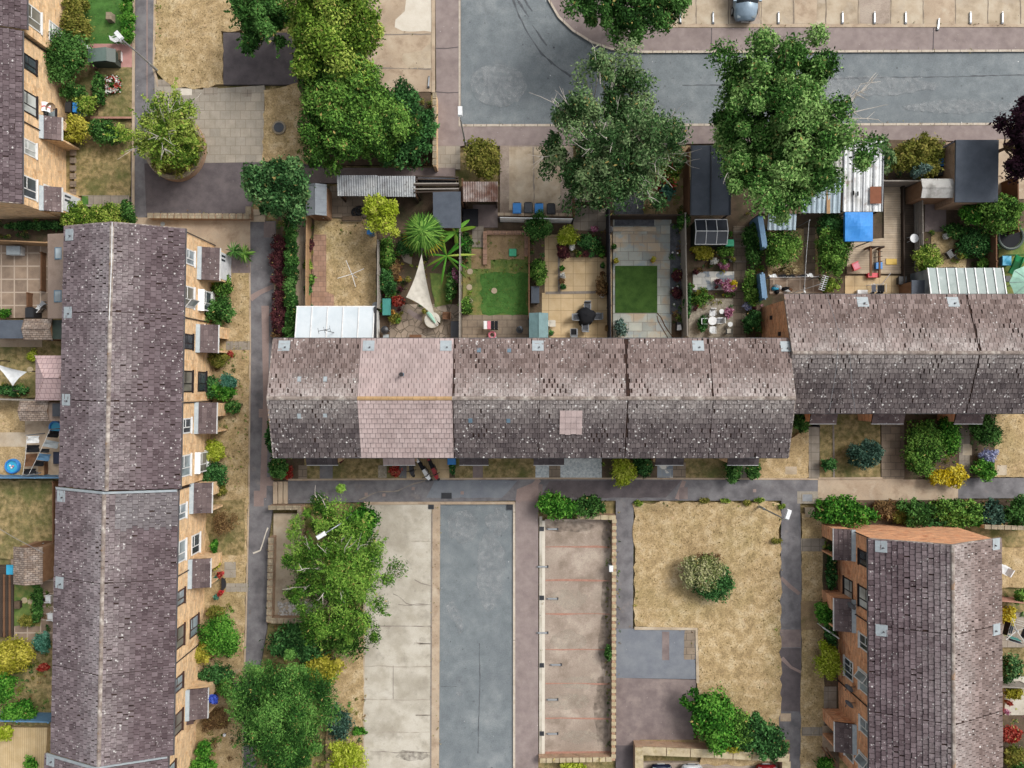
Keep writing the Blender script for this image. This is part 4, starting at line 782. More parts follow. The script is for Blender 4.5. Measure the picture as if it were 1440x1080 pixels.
# --- hedges along the left path
for k,y in enumerate((345,368,392,417,440,460)): B('berberis','dark red berberis shrub in the row beside the tarmac path, left of the green hedge',396+R(-4,3),y,13,15,1.0,'redp',.08,1,.34,group='red berberis row')
B('hedge','narrow clipped green hedge running up behind the red berberis row',411,398,8,84,1.5,'dk',.09,1.1,.6,'hedge',box=True)
B('shrub','dull red seedheads at the lower end of the path hedge by the house corner',394,468,12,10,.8,'brown',.07)
L_ = [('leafy dark shrub beneath the bay window of the top left-terrace house',306,436,26,18,1.6,'dk'),('green border bush with yellow flowers below the white porch',314,402,15,18,1.,'md'),('small yellow-flowered plant against the top left-terrace house',306,397,7,6,.7,'yel'),
('olive green shrub with red flowers below the second porch',309,505,15,13,1.,'olive'),('teal-grey ball shrub behind the clipped green ball',322,537,13,11,1.1,'teal'),('smooth clipped round green bush',315,551,17,12,1.2,'grn'),('dark shrub behind the clipped ball bushes',301,545,13,16,1.1,'ivy'),('low dark bush below the red potted porch',327,573,13,10,.8,'dk'),
('bright yellow-green clipped square bush',303,634,15,16,1.2,'lime'),('wide dark green hedge block under the yellow bush',301,668,21,17,1.3,'ivy'),('small mixed bush at the left porch corner above the step flashing',310,688,10,9,.8,'olive'),('thin reddish-brown twiggy shrub on the dry grass',318,733,19,18,1.0,'brown'),('low yellow-flowered plant in the wall corner',303,790,9,9,.6,'gold'),('slim green plant against the left terrace wall',302,767,5,10,.7,'grn'),
('grey-green lavender-like shrub by the pot-hung doorway',304,862,13,11,.9,'olive'),('large round leafy green bush on the dry grass',313,893,27,29,1.8,'grn'),('round yellow-olive bush overlapping the large green one',289,917,18,18,1.4,'gold'),('black-green low shrub between the bushes',304,947,25,15,1.1,'ivy'),('yellow-green round bush by the blue hanging basket',287,971,17,13,1.2,'gold'),('fresh green bush beside the black-green shrub',318,966,13,13,1.1,'md'),('dark brownish shrub under the lowest left porch',302,1010,20,17,1.,'brown'),('small green bush by the lower left windows',287,1052,12,14,1.,'grn'),('bright green clipped bush at the bottom edge near the left terrace',288,1078,22,16,1.3,'grn')]
for k,(lb,x,y,rx,ry,h,m) in enumerate(L_): B('shrub', lb, x,y,rx,ry,h,m, .09 if m != 'brown' else .07, 1. if 'thin' not in lb else .35, .36, core='thin' not in lb)
# --- upper left front gardens
for lb,x,y,rx,ry,h,m in (('big dark green bush hiding the front door, left of the grey-green garden store',97,82,36,32,2.4,'dk'),('olive bush with orange flowers at the edge of the bright lawn',110,36,22,26,1.5,'olive'),('small dome of dark green by the black porch',105,130,18,13,1.3,'dk'),('bright green bush behind the blue bin',121,148,19,14,1.3,'lt'),('round golden bush beside the upper left porch',108,182,20,19,1.6,'gold'),('clipped dark hedge below the dry front lawn',152,186,30,17,1.4,'dk'),('tiny fern in the white porch frame',103,296,10,8,1.,'md'),('dark plants beside the rose wreath',140,125,10,22,.8,'dk'),('cottage bush with white flowers at the top edge left of the lawn',108,8,18,12,1.2,'olive')):
    B('shrub', lb, x,y,rx,ry,h,m,.1)
for k,y in enumerate((-2,12,26,40,52)): B('conifer','small conical conifer in the row along the bright lawn and the upper left path',181,y,9,9,1.4,'grn',.07,1.,.4,group='conifers beside the lawn',cat='conifer')
B('hedge','yellow-green clipped hedge below the paved path at the gable end house',135,303,44,14,1.5,'lt',.09,1.1,.4,'hedge',box=True); B('hedge','dark rounded hedge end beside the upper left footpath',180,298,10,18,1.5,'dk',.09,1,.5,'hedge')
B('ivy','dark ivy in the shaded gap between the left terraces',60,318,64,6,.9,'ivy',.1,.8,.6,'ivy')
rng = np.random.default_rng(5); o = B('flower_wreath','ring of red and white flowers on the small dry lawn',158,119,3,3,.3,'dk',.06,cat='flowers'); cx,cy = G(158,119,.2)
for fm in ('red','whitef'):
    a = rng.uniform(0,6.28,170); r = rng.normal(.47,.1,170); c = np.stack([cx+r*np.cos(a),cy+r*np.sin(a),rng.uniform(.18,.36,170)],1); quad_obj('blossom', leaf_geo(c,unit(rng.normal(size=(170,3))*.5+np.array([0,0,1.])),.075,.8,rng), rng.uniform(0,1,170), MATS['leaf_'+fm], o)
a = rng.uniform(0,6.28,260); r = rng.normal(.47,.13,260); c = np.stack([cx+r*np.cos(a),cy+r*np.sin(a),rng.uniform(.05,.25,260)],1); quad_obj('leaves', leaf_geo(c,unit(rng.normal(size=(260,3))*.6+np.array([0,0,1.])),.09,.6,rng), rng.uniform(0,1,260), MATS['leaf_dk'], o)
# --- street side bushes
B('shrub','olive-brown shrub in the bed below the corner lamp post',678,222,27,28,2.0,'olive',.12,.9,.26)
B('ivy_bush','pale variegated bush at the left end of the ivy block by the road',1234,222,19,28,2.6,'syc',.14,1,.3,'shrub'); B('ivy_bush','wide olive-green overgrown bush left of the black roofed garage',1287,222,44,27,2.2,'olive',.12,1.,.26,'shrub'); B('shrub','silver-blue shrub at the front of the overgrown bush',1291,241,11,9,1.8,'blu',.1,z0=.6)
# --- centre hedges and verge
B('hedge','bright green bush at the top of the lower right parking bays',787,711,33,18,1.5,'grn',.13,1.,.4,'hedge'); B('hedge','darker green bush beside the bright one, above the bay wall',829,711,21,15,1.4,'dk',.12,1.,.4,'hedge')
B('shrub','cream variegated bush in the middle of the dry lawn',985,803,31,28,1.6,'cream',.1,.9,.24); B('shrub','dark green bush growing out of the variegated one on the dry lawn',996,822,29,22,1.35,'ivy',.1,1,.3); B('shrub','dark green bush on the right side of the variegated one',1013,815,17,20,1.35,'ivy',.1); B('shrub','dead brown twigs behind the variegated bush',996,784,17,9,.9,'brown',.07,.3,core=False)
B('ivy_bush','large glossy green bush beside the brown tarmac patch',1003,1010,35,48,2.2,'grn',.13,1.1,.26,'shrub',rot=14); B('ivy_bush','green bush spreading along the lichen wall at the bottom',1062,1035,42,28,1.8,'ivy',.13,1.1,.28,'shrub',rot=-18); B('ivy_bush','dark green middle part of the bush mass above the lichen wall',1034,1026,32,26,1.9,'md',.12,1.1,.26,'shrub',rot=-30); B('ivy_bush','low green edge of the bush mass at the path by the lichen wall',1090,1052,20,16,1.2,'ivy',.11,1,.3,'shrub'); B('shrub','yellowing bush above the lichen wall',1030,1046,18,10,1.4,'gold',.11)
B('shrub','lime yellow bush under the lower bay wall at the bottom edge',808,1078,16,7,.9,'lime',.1); B('shrub','small dark shrub growing on the bay wall',855,918,5,11,1.,'dk',.09)
B('weed','green weed on the bank by the lamp post at the bottom right lawn',897,708,7,5,.3,'lt',.06)
for k,(x,y) in enumerate(((990,704),(1020,704),(1050,707),(1068,703),(1092,760),(1099,712))): B('weed','small green weed tuft along the edge of the large dry lawn',x,y,R(5,9),R(3,4),.3,'lt' if k%2 else 'olive',.06,1,.5,'weed','weeds along the lawn edge',core=False)
# --- row of shrubs above the brick gable
for lb,x,y,rx,ry,h,m in (('large bright green shrub left of the brick gable, by the path junction',1186,719,40,22,1.9,'grn'),('brownish dry shrub between the green ones above the gable',1244,716,18,14,1.,'brown'),('dark green shrub above the middle of the brick gable',1288,721,23,21,1.7,'dk'),('mid green shrub right of the dark one above the gable',1345,720,38,21,1.6,'md'),('low dry green shrub filling the gap beside the brownish one above the gable',1266,724,18,13,.9,'olive'),('small dark shrub between the dark and mid green ones above the gable',1318,726,20,13,1.2,'ivy'),('fresh green low shrub before the blue-green one above the gable wall',1372,728,18,12,1.1,'grn'),('blue-green shrub near the right end of the gable wall',1394,724,20,18,1.5,'bluegrn'),('dark green shrub at the right edge above the gable wall',1432,721,26,22,1.7,'dk')): B('shrub',lb,x,y,rx,ry,h,m,.12,1.,.26)
# --- fronts of the upper right and middle terraces
for lb,x,y,rx,ry,h,m in (('dark blue-green dome bush on the front lawn',1214,637,28,22,1.6,'bluegrn'),('very small dark ball bush on the front lawn',1165,653,12,9,.9,'ivy'),('long mid green bush between the brown path and the slab path',1297,628,25,46,1.7,'md'),('fresh green bush on the right of the long one',1332,610,17,32,1.5,'grn'),('bright yellow clipped hedge at the footpath',1333,669,30,14,1.2,'yel'),('clipped green dome beside the footpath',1382,661,17,13,1.2,'grn'),('lavender bush with blue flowers',1389,641,12,11,.8,'lav'),('dark climbing shrub beside the far right porch',1385,606,22,22,1.5,'dk'),('shaded dark shrub tucked behind the middle terrace end',1128,592,14,16,1.2,'dk'),
('lime-green shrub overhanging the footpath in front of the middle terrace',876,661,17,21,1.6,'lime'),('dark green shrub beside the lime one',902,656,17,15,1.3,'ivy'),('clipped green hedge mound by the slab path, left of two',1030,660,12,19,1.2,'dk'),('clipped green hedge mound by the slab path, right of two',1058,662,11,13,1.1,'dk'),('dark palm-leaved shrub at the bottom left corner of the middle terrace',392,658,16,17,1.5,'dk'),('red acer beside the timber step at the terrace corner',405,664,9,10,.9,'red'),('dark climber on the left gable of the middle terrace',384,610,6,30,2.2,'ivy'),('pot of red geraniums by the pink porch',556,662,8,9,.7,'red'),('narrow dark plant between the patio strips',636,658,4,9,.7,'ivy')): B('shrub',lb,x,y,rx,ry,h,m,.1,1.,.34)
# --- lower right terrace
for lb,x,y,rx,ry,h,m in (('yellow-green glossy bush under the white window',1164,930,18,27,1.5,'lime'),('bright green bush beside the second porch',1160,862,14,18,1.3,'grn'),('shaded dark ivy at the foot of the wall by the first porch',1168,800,8,30,.8,'ivy'),('dark plant below the white handrail',1168,893,9,16,1.,'ivy'),('little green bush at the bottom right porch',1161,1074,12,12,.9,'grn')): B('shrub',lb,x,y,rx,ry,h,m,.1)
for lb,x,y,rx,ry,h,m in (('leafy bush behind the red planks',1436,838,12,12,1.2,'md'),('yellow flowering plant beyond the right roof edge',1416,866,12,13,.9,'yel'),('feathery dark green bush right of the far roof edge',1420,938,14,20,1.5,'pine'),('yellow shrub below the wire',1424,974,14,9,1.,'gold'),('red flowered pots border at the right edge',1420,1032,15,12,.8,'red'),('green and orange border at the right edge corner',1424,1062,18,14,.9,'olive'),('bush at the bottom right corner',1436,1082,16,12,1.,'dk')): B('shrub',lb,x,y,rx,ry,h,m,.1)
# --- gardens behind the left terrace
for lb,x,y,rx,ry,h,m in (('bright green potted plant on the old patio at the left edge',6,441,11,6,.6,'grn'),('yellow-green plant by the white frame',46,500,8,7,.5,'lime'),('dark ground plants under the white frame',18,549,24,8,.6,'ivy'),('green shrub at the end of the small lawn',62,902,13,15,1.3,'teal'),('large yellow-olive shrub at the left edge',18,922,34,24,1.9,'gold'),('green shrub under the yellow-olive one at the left edge',6,962,18,24,1.7,'grn'),('bright green bush at the lower left fence',28,1000,26,16,1.4,'grn'),('yellow-green bush on the decking side of the lower left fence',8,1028,14,10,1.1,'lime'),('dark border plants by the curved small lawn',54,848,8,26,.9,'dk'),('green plant at the foot of the bottom left house',44,1074,10,10,.8,'grn'),('dull olive plant by the deck corner',40,872,14,8,.7,'olive'),('red flowered plant beside the lower left wall',62,938,9,5,.6,'red')): B('shrub',lb,x,y,rx,ry,h,m,.1)
# --- back gardens of the middle terrace
tree('tree','bright yellow-green small tree between the first two back gardens',539,304,26,29,3.4,'lime',.15,4200,45,.25,2.2,.08)
for k,(x,y) in enumerate(((433,372),(437,392),(433,408),(436,345))): B('border_plant',['yellow-green border plant beside the brick path','taller leafy plant with pale leaves beside the brick path','dark potted plant beside the brick path','dark red plant at the top of the brick path'][k],x,y,6,9,.6,['lt','md','ivy','redp'][k],.1,cat='plant')
gb = [('olive bushes along the fence of the palm garden',545,360,12,26,1.1,'md'),('red-leaved bush in the palm garden',555,378,10,14,.9,'brown'),('dark shrubs at the left fence of the palm garden',545,398,12,20,1.1,'ivy'),('red flower cluster by the water butts in the palm garden',561,424,10,8,.7,'red'),('green pots in the corner of the palm garden',541,432,9,10,.6,'md'),('pale green plant at the foot of the garden stove',555,448,9,9,.6,'olive'),('mixed dark shrubs along the right fence of the palm garden',635,400,8,26,1.,'dk'),('pinkish flowering shrub along the right fence of the palm garden',640,390,5,12,1.,'pinkf'),('dark bush beside the palm trunk',572,345,14,14,1.,'ivy'),
('ferny bush on the left fence of the lawn garden',655,345,9,16,.9,'dk'),('weedy green along the left fence of the lawn garden',655,430,9,14,.6,'md'),('round dark green bush above the bin wall',757,321,18,20,1.7,'dk'),('glowing lime ball bush on the cream patio',796,332,14,14,1.1,'lime'),('clipped mid green bush by the cream path',757,382,13,18,1.3,'md'),('wine red acer beside the lime ball bush',792,355,9,11,.8,'redp'),('salmon leaved acer at the patio edge by the fence',846,404,9,14,.9,'brown'),('flowering bed of pink and dark plants above the square patio',826,340,17,12,.7,'ivy'),('grey bush in the flowering bed above the square patio',843,352,9,7,.6,'dk'),
('silver blue shrub on the slate patio by the dark fence',872,462,8,14,1.,'blu'),('first red cordyline in the slate bed, nearer the turf corner',952,387,8,8,.7,'redp'),('second red cordyline in the slate bed, nearer the house',952,412,8,8,.7,'redp'),('green climber on the ivy fence right of the slate bed',966,425,5,24,1.4,'ivy'),('dark ivy on the upper part of the fence right of the slate bed',959,310,9,14,1.5,'dk'),
('yellow and green bedding below the mini greenhouse',988,355,16,12,.7,'gold'),('leafy bedding plants right of the mini greenhouse',1020,352,13,10,.7,'md'),('pink flowering plant in the mosaic garden, upper',1018,374,7,6,.6,'pinkf'),('pink and yellow flowering plant right of the mosaic slabs',1024,402,11,10,.8,'pinkf'),('yellow daisies beside the pink flowers',1030,400,6,7,.9,'yel'),('low herbs left of the mosaic garden table',985,418,14,11,.6,'md'),('dark fern by the garden table',988,456,8,14,.7,'ivy'),('red violet pot plant near the garden table',1024,440,6,8,.6,'pinkf'),
('dark shrub column right of the slab path',1058,345,14,34,1.4,'dk'),('green shrub lower right of the slab path',1055,405,12,24,1.2,'md'),('pale blue flowering plant near the slab path end',1051,431,8,6,.6,'lav'),('dark bush at the brick gable of the upper right terrace',1057,455,13,18,1.2,'ivy'),
('tall green bush between blue corrugated sheets',1095,348,26,30,2.1,'md'),('pale dry shrub in the washing line garden',1112,380,11,10,.7,'straw'),('dark leafy bush by the metal roofs',1166,315,16,20,1.8,'ivy'),('large bamboo-like green bush left of the blue gazebo',1170,355,24,36,2.2,'md'),('small bush under the aerial on the upper right terrace',1166,402,12,10,1.2,'lt'),
('clipped box ball joining the larger tree on the right',1368,302,22,18,2.2,'grn'),('feathery green bush at the corner of the glass sunroom',1300,364,18,28,1.8,'lt'),('flower border by the dry sand lawn',1345,325,22,10,.8,'dk'),('dark shaded border of the far right garden',1372,340,26,22,1.,'ivy'),('small bush at the far end of the sunroom',1382,372,11,9,.8,'md')]
for lb,x,y,rx,ry,h,m in gb: B('shrub',lb,x,y,rx,ry,h,m,.09,.9,.34)
B('topiary_tree','large smooth rounded tree behind the black roofed garage',1405,302,30,27,2.8,'md',.11,1.1,.3,'tree')
fl = [(836,322,'pinkf'),(828,344,'whitef'),(1004,368,'whitef'),(1010,396,'pinkf'),(1330,332,'whitef'),(560,392,'orange'),(1362,352,'purple')]
for x,y,m in fl: B('flower_clump',{'pinkf':'pink','whitef':'white','orange':'orange','purple':'purple'}[m]+' flower clump in a back garden bed '+{836:'above the cream patio',828:'beside the square patio',1004:'near the mini greenhouse',1010:'beside the mosaic slabs',1330:'by the sand lawn',560:'below the palm',1362:'in the far right border'}[x],x,y,6,4,.5,m,.07,.6,.5,cat='flowers')
# flowering tree at the garden end, red blooms
B('shrub','shrub with bright red blossoms under the street tree',943,236,15,26,2.2,'lt',.13,.7,.3,flowers=('red',60,.1)); B('shrub','orange-tan dry shrub by the pavement between the street trees',938,214,8,9,1.2,'orange',.1)
B('shrub','shrub behind the red slide under the street tree',940,262,12,18,1.,'teal',.12,.8)
# --- fan palm and banana
def blade(mb, c, ang, l, w, z, droop, n=5, fold=.25):
    pts = []; d = (cos(ang), sin(ang)); p = (-d[1], d[0])
    for i in range(n+1):
        t = i/n; ww = w*(.35+1.3*t*(1-t)*1.6)*(1 if i<n else .05)*.5; r = l*t; zz = z+droop[0]*t-droop[1]*t*t
        x, y = c[0]+d[0]*r, c[1]+d[1]*r; pts += [(x-p[0]*ww,y-p[1]*ww,zz-ww*fold),(x,y,zz),(x+p[0]*ww,y+p[1]*ww,zz-ww*fold)]
    f = []
    for i in range(n): a = i*3; f += [(a,a+1,a+4,a+3),(a+1,a+2,a+5,a+4)]
    mb.add(pts, f, 0, R(.1,.9))
px, py = G(595,326,2.4); t = T('fan_palm','fan palm with a round head of green fronds in the second back garden','palm',(px,py,0)); mb = MB(); mb.tube([(px,py,0),(px+.03,py,1.2),(px,py,2.5)],[.17,.14,.13],9); build('trunk',mb,MATS['bark'],t)
for tier,(n,l,z,dr) in enumerate(((9,.5,2.55,(.5,.1)),(13,.95,2.5,(.4,.3)),(16,1.25,2.45,(.2,.5)),(14,1.38,2.3,(.0,.7)))):
    for k in range(n):
        a = 2*pi*k/n+R(-.15,.15)+tier*.2; mb = MB(); kf = (.05,.22,.38,.42)[tier]; c = (px+cos(a)*l*kf, py+sin(a)*l*kf); zz = z+dr[0]*.4
        mb.tube([(px,py,z),(c[0],c[1],zz)],[.02,.013],4,tone=.3)
        for q in range(13): blade(mb,c,a+(q-6)*.24,l*.8*(1-.03*abs(q-6)),.085,zz,(.08-.1*tier,.25+.08*tier),3)
        build('frond',mb,MATS['leaf_md' if tier < 3 or random.random() < .75 else 'leaf_gold'],t)
for x,y,lb,hh in ((329,353,'spiky cordyline by the white porch door of the left terrace',1.3),(343,357,'spiky cordyline nearer the path, beside the white porch',1.0)):
    cx, cy = G(x,y,hh); t = T('cordyline',lb,'plant',(cx,cy,0),'cordylines by the white porch'); mb = MB(); mb.tube([(cx,cy,0),(cx,cy,hh)],[.08,.06],7); build('stem',mb,MATS['bark'],t); mb = MB()
    for k in range(54): blade(mb,(cx,cy),R(0,6.28),R(.45,.8),.07,hh,(R(.1,.5),R(.3,.8)),4,.2)
    build('foliage',mb,MATS['leaf_dk' if hh > 1.2 else 'leaf_md'],t)
for (x,y,lb,nn,L1) in ((641,326,'banana plant with broad light green leaves against the shed','a',1.5),(628,360,'spiky banana plant with long arching leaves over the garden fence','b',1.9)):
    cx, cy = G(x,y,1.4); t = T('banana_plant',lb,'plant',(cx,cy,0)); mb = MB(); mb.tube([(cx,cy,0),(cx,cy,1.4)],[.1,.07],8); build('stem',mb,MATS['leaf_lt'],t)
    for k in range(11 if nn == 'b' else 8):
        a = 2*pi*k/(11 if nn == 'b' else 8)+R(-.3,.3); mb = MB(); blade(mb,(cx,cy),a,L1*R(.7,1.1),.3 if nn == 'a' else .17,1.4,(.7,.9),7,.35); build('leaf',mb,MATS['leaf_grn' if k%3 else 'leaf_lt'],t)
# --- dry grass blades on the lawns
def grass(name, polys, n, m, size, z=.05):
    rng = np.random.default_rng(77); V = []; tn = []
    for poly in polys:
        P = np.array([G(x,y) for x,y in poly]); lo, hi = P.min(0), P.max(0); k = int(n*(hi-lo).prod()/10)
        q = rng.uniform(lo,hi,(k,2)); ins = np.zeros(k,bool); j = len(P)-1
        for i in range(len(P)):
            c = ((P[i,1]>q[:,1])!=(P[j,1]>q[:,1])) & (q[:,0] < (P[j,0]-P[i,0])*(q[:,1]-P[i,1])/(P[j,1]-P[i,1]+1e-12)+P[i,0]); ins ^= c; j = i
        q = q[ins]; cl = np.sin(q[:,0]*2.1+np.sin(q[:,1]*1.7)*2)+np.sin(q[:,1]*2.7+q[:,0]); keep = rng.random(len(q)) < .6+.08*cl; q = q[keep]; k = len(q)
        a = rng.uniform(0,6.28,k); l = size*rng.uniform(.6,1.6,k); w = size*.13; d = np.stack([np.cos(a),np.sin(a)],1); pr = np.stack([-d[:,1],d[:,0]],1)
        b0 = np.c_[q-pr*w,np.full(k,z)]; b1 = np.c_[q+pr*w,np.full(k,z)]; t1 = np.c_[q+d*l[:,None]*.5+pr*w*.6,z+l*.4]; t2 = np.c_[q+d*l[:,None],z+l*.32]
        V.append(np.stack([b0,b1,t1,t2],1).reshape(-1,3)); tn.append(np.clip(rng.normal(.5,.25,k),0,1))
    o = quad_obj(name,np.concatenate(V),np.concatenate(tn),MATS['leaf_'+m]); return prop(o,kind='stuff')
grass('dry_grass',[[(893,708),(1095,708),(1097,880),(1095,985),(1060,1000),(985,975),(981,880),(893,880)],[(221,0),(330,0),(352,40),(313,45),(313,118),(283,123),(240,120),(218,97)],[(372,126),(418,120),(440,170),(450,228),(370,226)],[(444,312),(527,312),(527,430),(470,430),(462,330)],[(318,375),(349,375),(350,480),(348,700),(343,880),(339,1075),(318,1000),(330,900),(322,700),(335,560)],[(1128,780),(1155,780),(1155,1075),(1127,1075)],[(1400,584),(1440,584),(1440,670),(1398,670)],[(462,880),(512,880),(510,1020),(462,1010)]],330,'straw',.11)
grass('green_grass',[[(678,386),(740,386),(740,440),(678,440)],[(120,0),(178,0),(178,60),(128,60)]],300,'grn',.08); grass('rough_grass',[[(107,202),(183,202),(183,274),(107,274)],[(140,97),(186,97),(186,164),(150,164)],[(652,332),(740,332),(740,440),(652,440)],[(1155,584),(1235,584),(1235,669),(1155,669)],[(0,678),(73,678),(73,760),(0,770)],[(470,642),(556,642),(556,671),(470,671)],[(680,642),(752,642),(752,671),(680,671)],[(968,644),(1022,644),(1022,671),(968,671)]],240,'olive',.09)
S('lawn', [(470,885),(512,878),(510,1140),(455,1140),(462,950)], 'drygrass', .03, 1)
# --- low mixed planting that fills the garden beds
def cover(polys, dens, mats, rmin=.08, rmax=.26, leaf=.055):
    rng = np.random.default_rng(21); acc = {m:[[],[]] for m in mats}
    for poly in polys:
        P = np.array([G(x,y) for x,y in poly]); lo, hi = P.min(0), P.max(0); k = int((hi-lo).prod()*dens)
        for q in rng.uniform(lo,hi,(k,2)):
            ins = False; j = len(P)-1
            for i in range(len(P)):
                if (P[i,1]>q[1]) != (P[j,1]>q[1]) and q[0] < (P[j,0]-P[i,0])*(q[1]-P[i,1])/(P[j,1]-P[i,1]+1e-12)+P[i,0]: ins = not ins
                j = i
            if not ins: continue
            m = mats[rng.integers(len(mats))]; r = rng.uniform(rmin,rmax); n = int(26*(r/.15)**1.6); u = unit(rng.normal(size=(n,3))); u[:,2] = np.abs(u[:,2]); p = u*r*rng.uniform(.4,1.2,n)[:,None]*np.array([1,1,.9])+np.array((q[0],q[1],.04))
            acc[m][0].append(leaf_geo(p,unit(u*.4+np.array([0,0,.5])+rng.normal(size=(n,3))*.5),leaf,.5,rng)); acc[m][1].append(np.clip(rng.uniform(.1,.9)+rng.normal(0,.2,n),0,1))
    for m,(v,t) in acc.items():
        if v: prop(quad_obj('ground_cover',np.concatenate(v),np.concatenate(t),MATS['leaf_'+m]),kind='stuff')
cover([rect(532,335,560,430),rect(560,330,600,428),rect(628,350,646,440),rect(648,325,664,442),rect(745,322,764,410),[(790,326),(857,326),(857,358),(790,358)],rect(944,316,966,470),rect(970,346,1030,382),rect(970,405,1032,435),rect(1050,300,1078,475),rect(1080,330,1106,386),rect(1150,300,1186,412),rect(1300,320,1318,372),rect(1340,318,1400,376),rect(1215,198,1328,254),rect(420,-10,520,232),rect(520,132,606,232),rect(1150,704,1440,738),rect(385,640,420,672),rect(846,642,922,672),rect(1272,584,1346,672),rect(1363,584,1396,670),rect(1156,745,1176,860),rect(1405,1006,1440,1080),rect(0,540,50,560),rect(0,308,150,334),rect(0,905,68,1010),rect(380,875,470,1000),rect(440,980,512,1080),rect(425,710,512,860),rect(284,390,320,450),rect(290,490,330,580),rect(286,850,330,1070),rect(388,312,408,476),rect(431,312,441,432),rect(905,205,968,300),rect(1404,830,1440,865),rect(44,820,70,900),rect(900,1042,1108,1055),rect(1404,925,1440,968)],3.2,['dk','md','ivy','olive','lt','brown'])
cover([rect(540,340,600,430),rect(972,346,1030,432),rect(1052,310,1076,470),rect(792,330,855,356),rect(1345,320,1390,360),rect(1406,840,1440,1080),rect(946,330,962,470)],.9,['pinkf','yel','whitef','red','lime'],.04,.12,.05)
cover([[(893,706),(1096,706),(1096,712),(893,712)],[(891,706),(897,706),(898,880),(891,880)],[(1090,706),(1097,706),(1096,1000),(1090,1000)],rect(219,0,226,100),rect(300,480,349,700),rect(652,335,742,385),rect(463,312,528,330),rect(866,706,872,950),rect(852,732,861,1058),rect(852,732,861,1058),rect(376,760,380,870),rect(512,710,516,1070),rect(560,640,575,672)],6.,['olive','md','lt','straw'],.03,.11,.045)
# finer mess on the ground: fallen leaves, grit and weeds along kerbs and joints
cover([[(900,706),(1090,706),(1090,715),(900,715)],rect(606,708,620,1075),rect(512,706,724,710),rect(1094,710,1100,1075),rect(1124,720,1129,1075),rect(346,350,352,1070),rect(648,170,1440,177),rect(905,68,1440,76),rect(940,30,1440,38),rect(766,728,862,733),rect(758,704,764,1070),rect(205,296,352,304),rect(216,96,224,232),rect(384,310,390,700),rect(405,703,520,708),rect(868,880,980,888),rect(972,884,984,1040),rect(520,44,606,52),rect(516,93,606,100),rect(516,-5,522,130)],5.,['olive','straw','brown'],.02,.06,.035)
# ---------------------------------------------------------------- object materials
plain('wood_grey', '9a938a', .85, 0, .1); plain('wood_tan', 'b08f6c', .85, 0, .1); plain('wood_dark', '4a4039', .85, 0, .1); plain('wood_brown', '7a5a44', .85, 0, .1); plain('fence_black', '35343a', .8, 0, .15)
plain('blue_bin', '2f86cf', .45); plain('black_plastic', '2a2b2f', .45); plain('grey_plastic', '8c8f93', .5); plain('green_plastic', '2fae80', .45); plain('red_plastic', 'd8303f', .35); plain('pink_plastic', 'd67a8a', .45)
plain('steel', 'b9bec2', .35, .5); plain('dark_steel', '4d5055', .45, .5); plain('rust', '8a5a45', .9, 0, .1); plain('cream_fab', 'd9d3c6', .85, 0, .1); plain('black_fab', '1f2024', .8, 0, .15)
plain('blue_paint', '5f87a8', .5); plain('store_green', '6d7f79', .5); plain('store_dark', '3c4a42', .5); plain('pool_blue', '3fb4dc', .35); plain('mint_fab', 'a9d6c2', .8, 0, .1); plain('navy', '252c42', .5)
plain('terracotta', 'a8624a', .85, 0, .15); plain('teal_pot', '3f8f86', .5); plain('yellow_plastic', 'd9b23e', .5); plain('teal_roof', '6f8f92', .6); plain('mulch', '4a3a2e', .95, 0, .1)
mat('felt_grey', ['7f858c','8e949a'], 2., .16, 24, .92, .3, grid=(9,.9,0,.015,'6d7278',.06)); mat('felt_dark', ['4d545e','5a616b'], 1.2, .16, 24, .85, .2, big=[(.5,'454b54',.5,.7,.6),(1.,'6f767d',.62,.78,.5)]); mat('felt_tile', ['83898a','999e9c'], 3., .2, 22, .92, .3, grid=(.35,.2,.5,.02,'686d6c',.12)); mat('wood_shingle', ['7d6d62','94857a','a79b92'], 3., .2, 22, .92, .4, grid=(.3,.14,.5,.02,'54473f',.2), big=[(1.4,'b0a8a4',.55,.7,.5)])
mat('corr_grey', ['8f9295','a5a8aa','b3b5b4'], 1.2, .2, 22, .85, .25, big=[(.9,'6e6a67',.5,.68,.7)], spots=[(3,.2,'5d5856')]); mat('corr_rust', ['7b6258','94847c','ab9f99'], 1.6, .25, 20, .9, .3, big=[(1.1,'6a4536',.46,.62,.9),(2.2,'c2bab4',.6,.72,.6)]); mat('corr_blue', ['93a6b2','b3c2ca'], 1., .15, 22, .7, .2, big=[(.9,'7c8790',.52,.7,.6)]); mat('corr_pale', ['b9b6b0','cbc9c4'], 1.3, .18, 22, .9, .3, big=[(.9,'83807a',.5,.64,.85),(2,'605c57',.58,.7,.6)])
mat('poly_white', ['cfd2d4','e2e4e2'], 1., .1, 20, .35, .05, spec=.5, big=[(.8,'9a9790',.5,.66,.7),(1.3,'80614a',.56,.7,.75)], spots=[(2.,.12,'5c5650')]); mat('poly_clean', ['c9d3d9','d5dde2'], 1., .05, 20, .8, .03, spec=.1, big=[(.7,'cfd6da',.5,.7,.6)])
mat('shed_wood', ['8b6a50','9f7c60'], 2., .2, 22, .9, .3); mat('tarp_blue', ['2f86d6','3f95e2'], 1.2, .08, 20, .6, .2)
mat('sunroof', ['a5b1ae','b5c0bd'], .8, .08, 20, .8, .03, spec=.1, big=[(.7,'8f9c98',.5,.68,.7),(1.6,'c9d2d0',.6,.72,.6)]); glass_mat('solar', '383d47', .3); glass_mat('wind', '30363c', .1); plain('tyre_rub', '1c1c1e', .8)
mat('wood_plank', ['a89a88','bbae9c'], 2., .18, 22, .88, .25)
M = MATS
def bx(x0,x1,y0,y1,z0,z1): return MB().box(x0,x1,y0,y1,z0,z1)
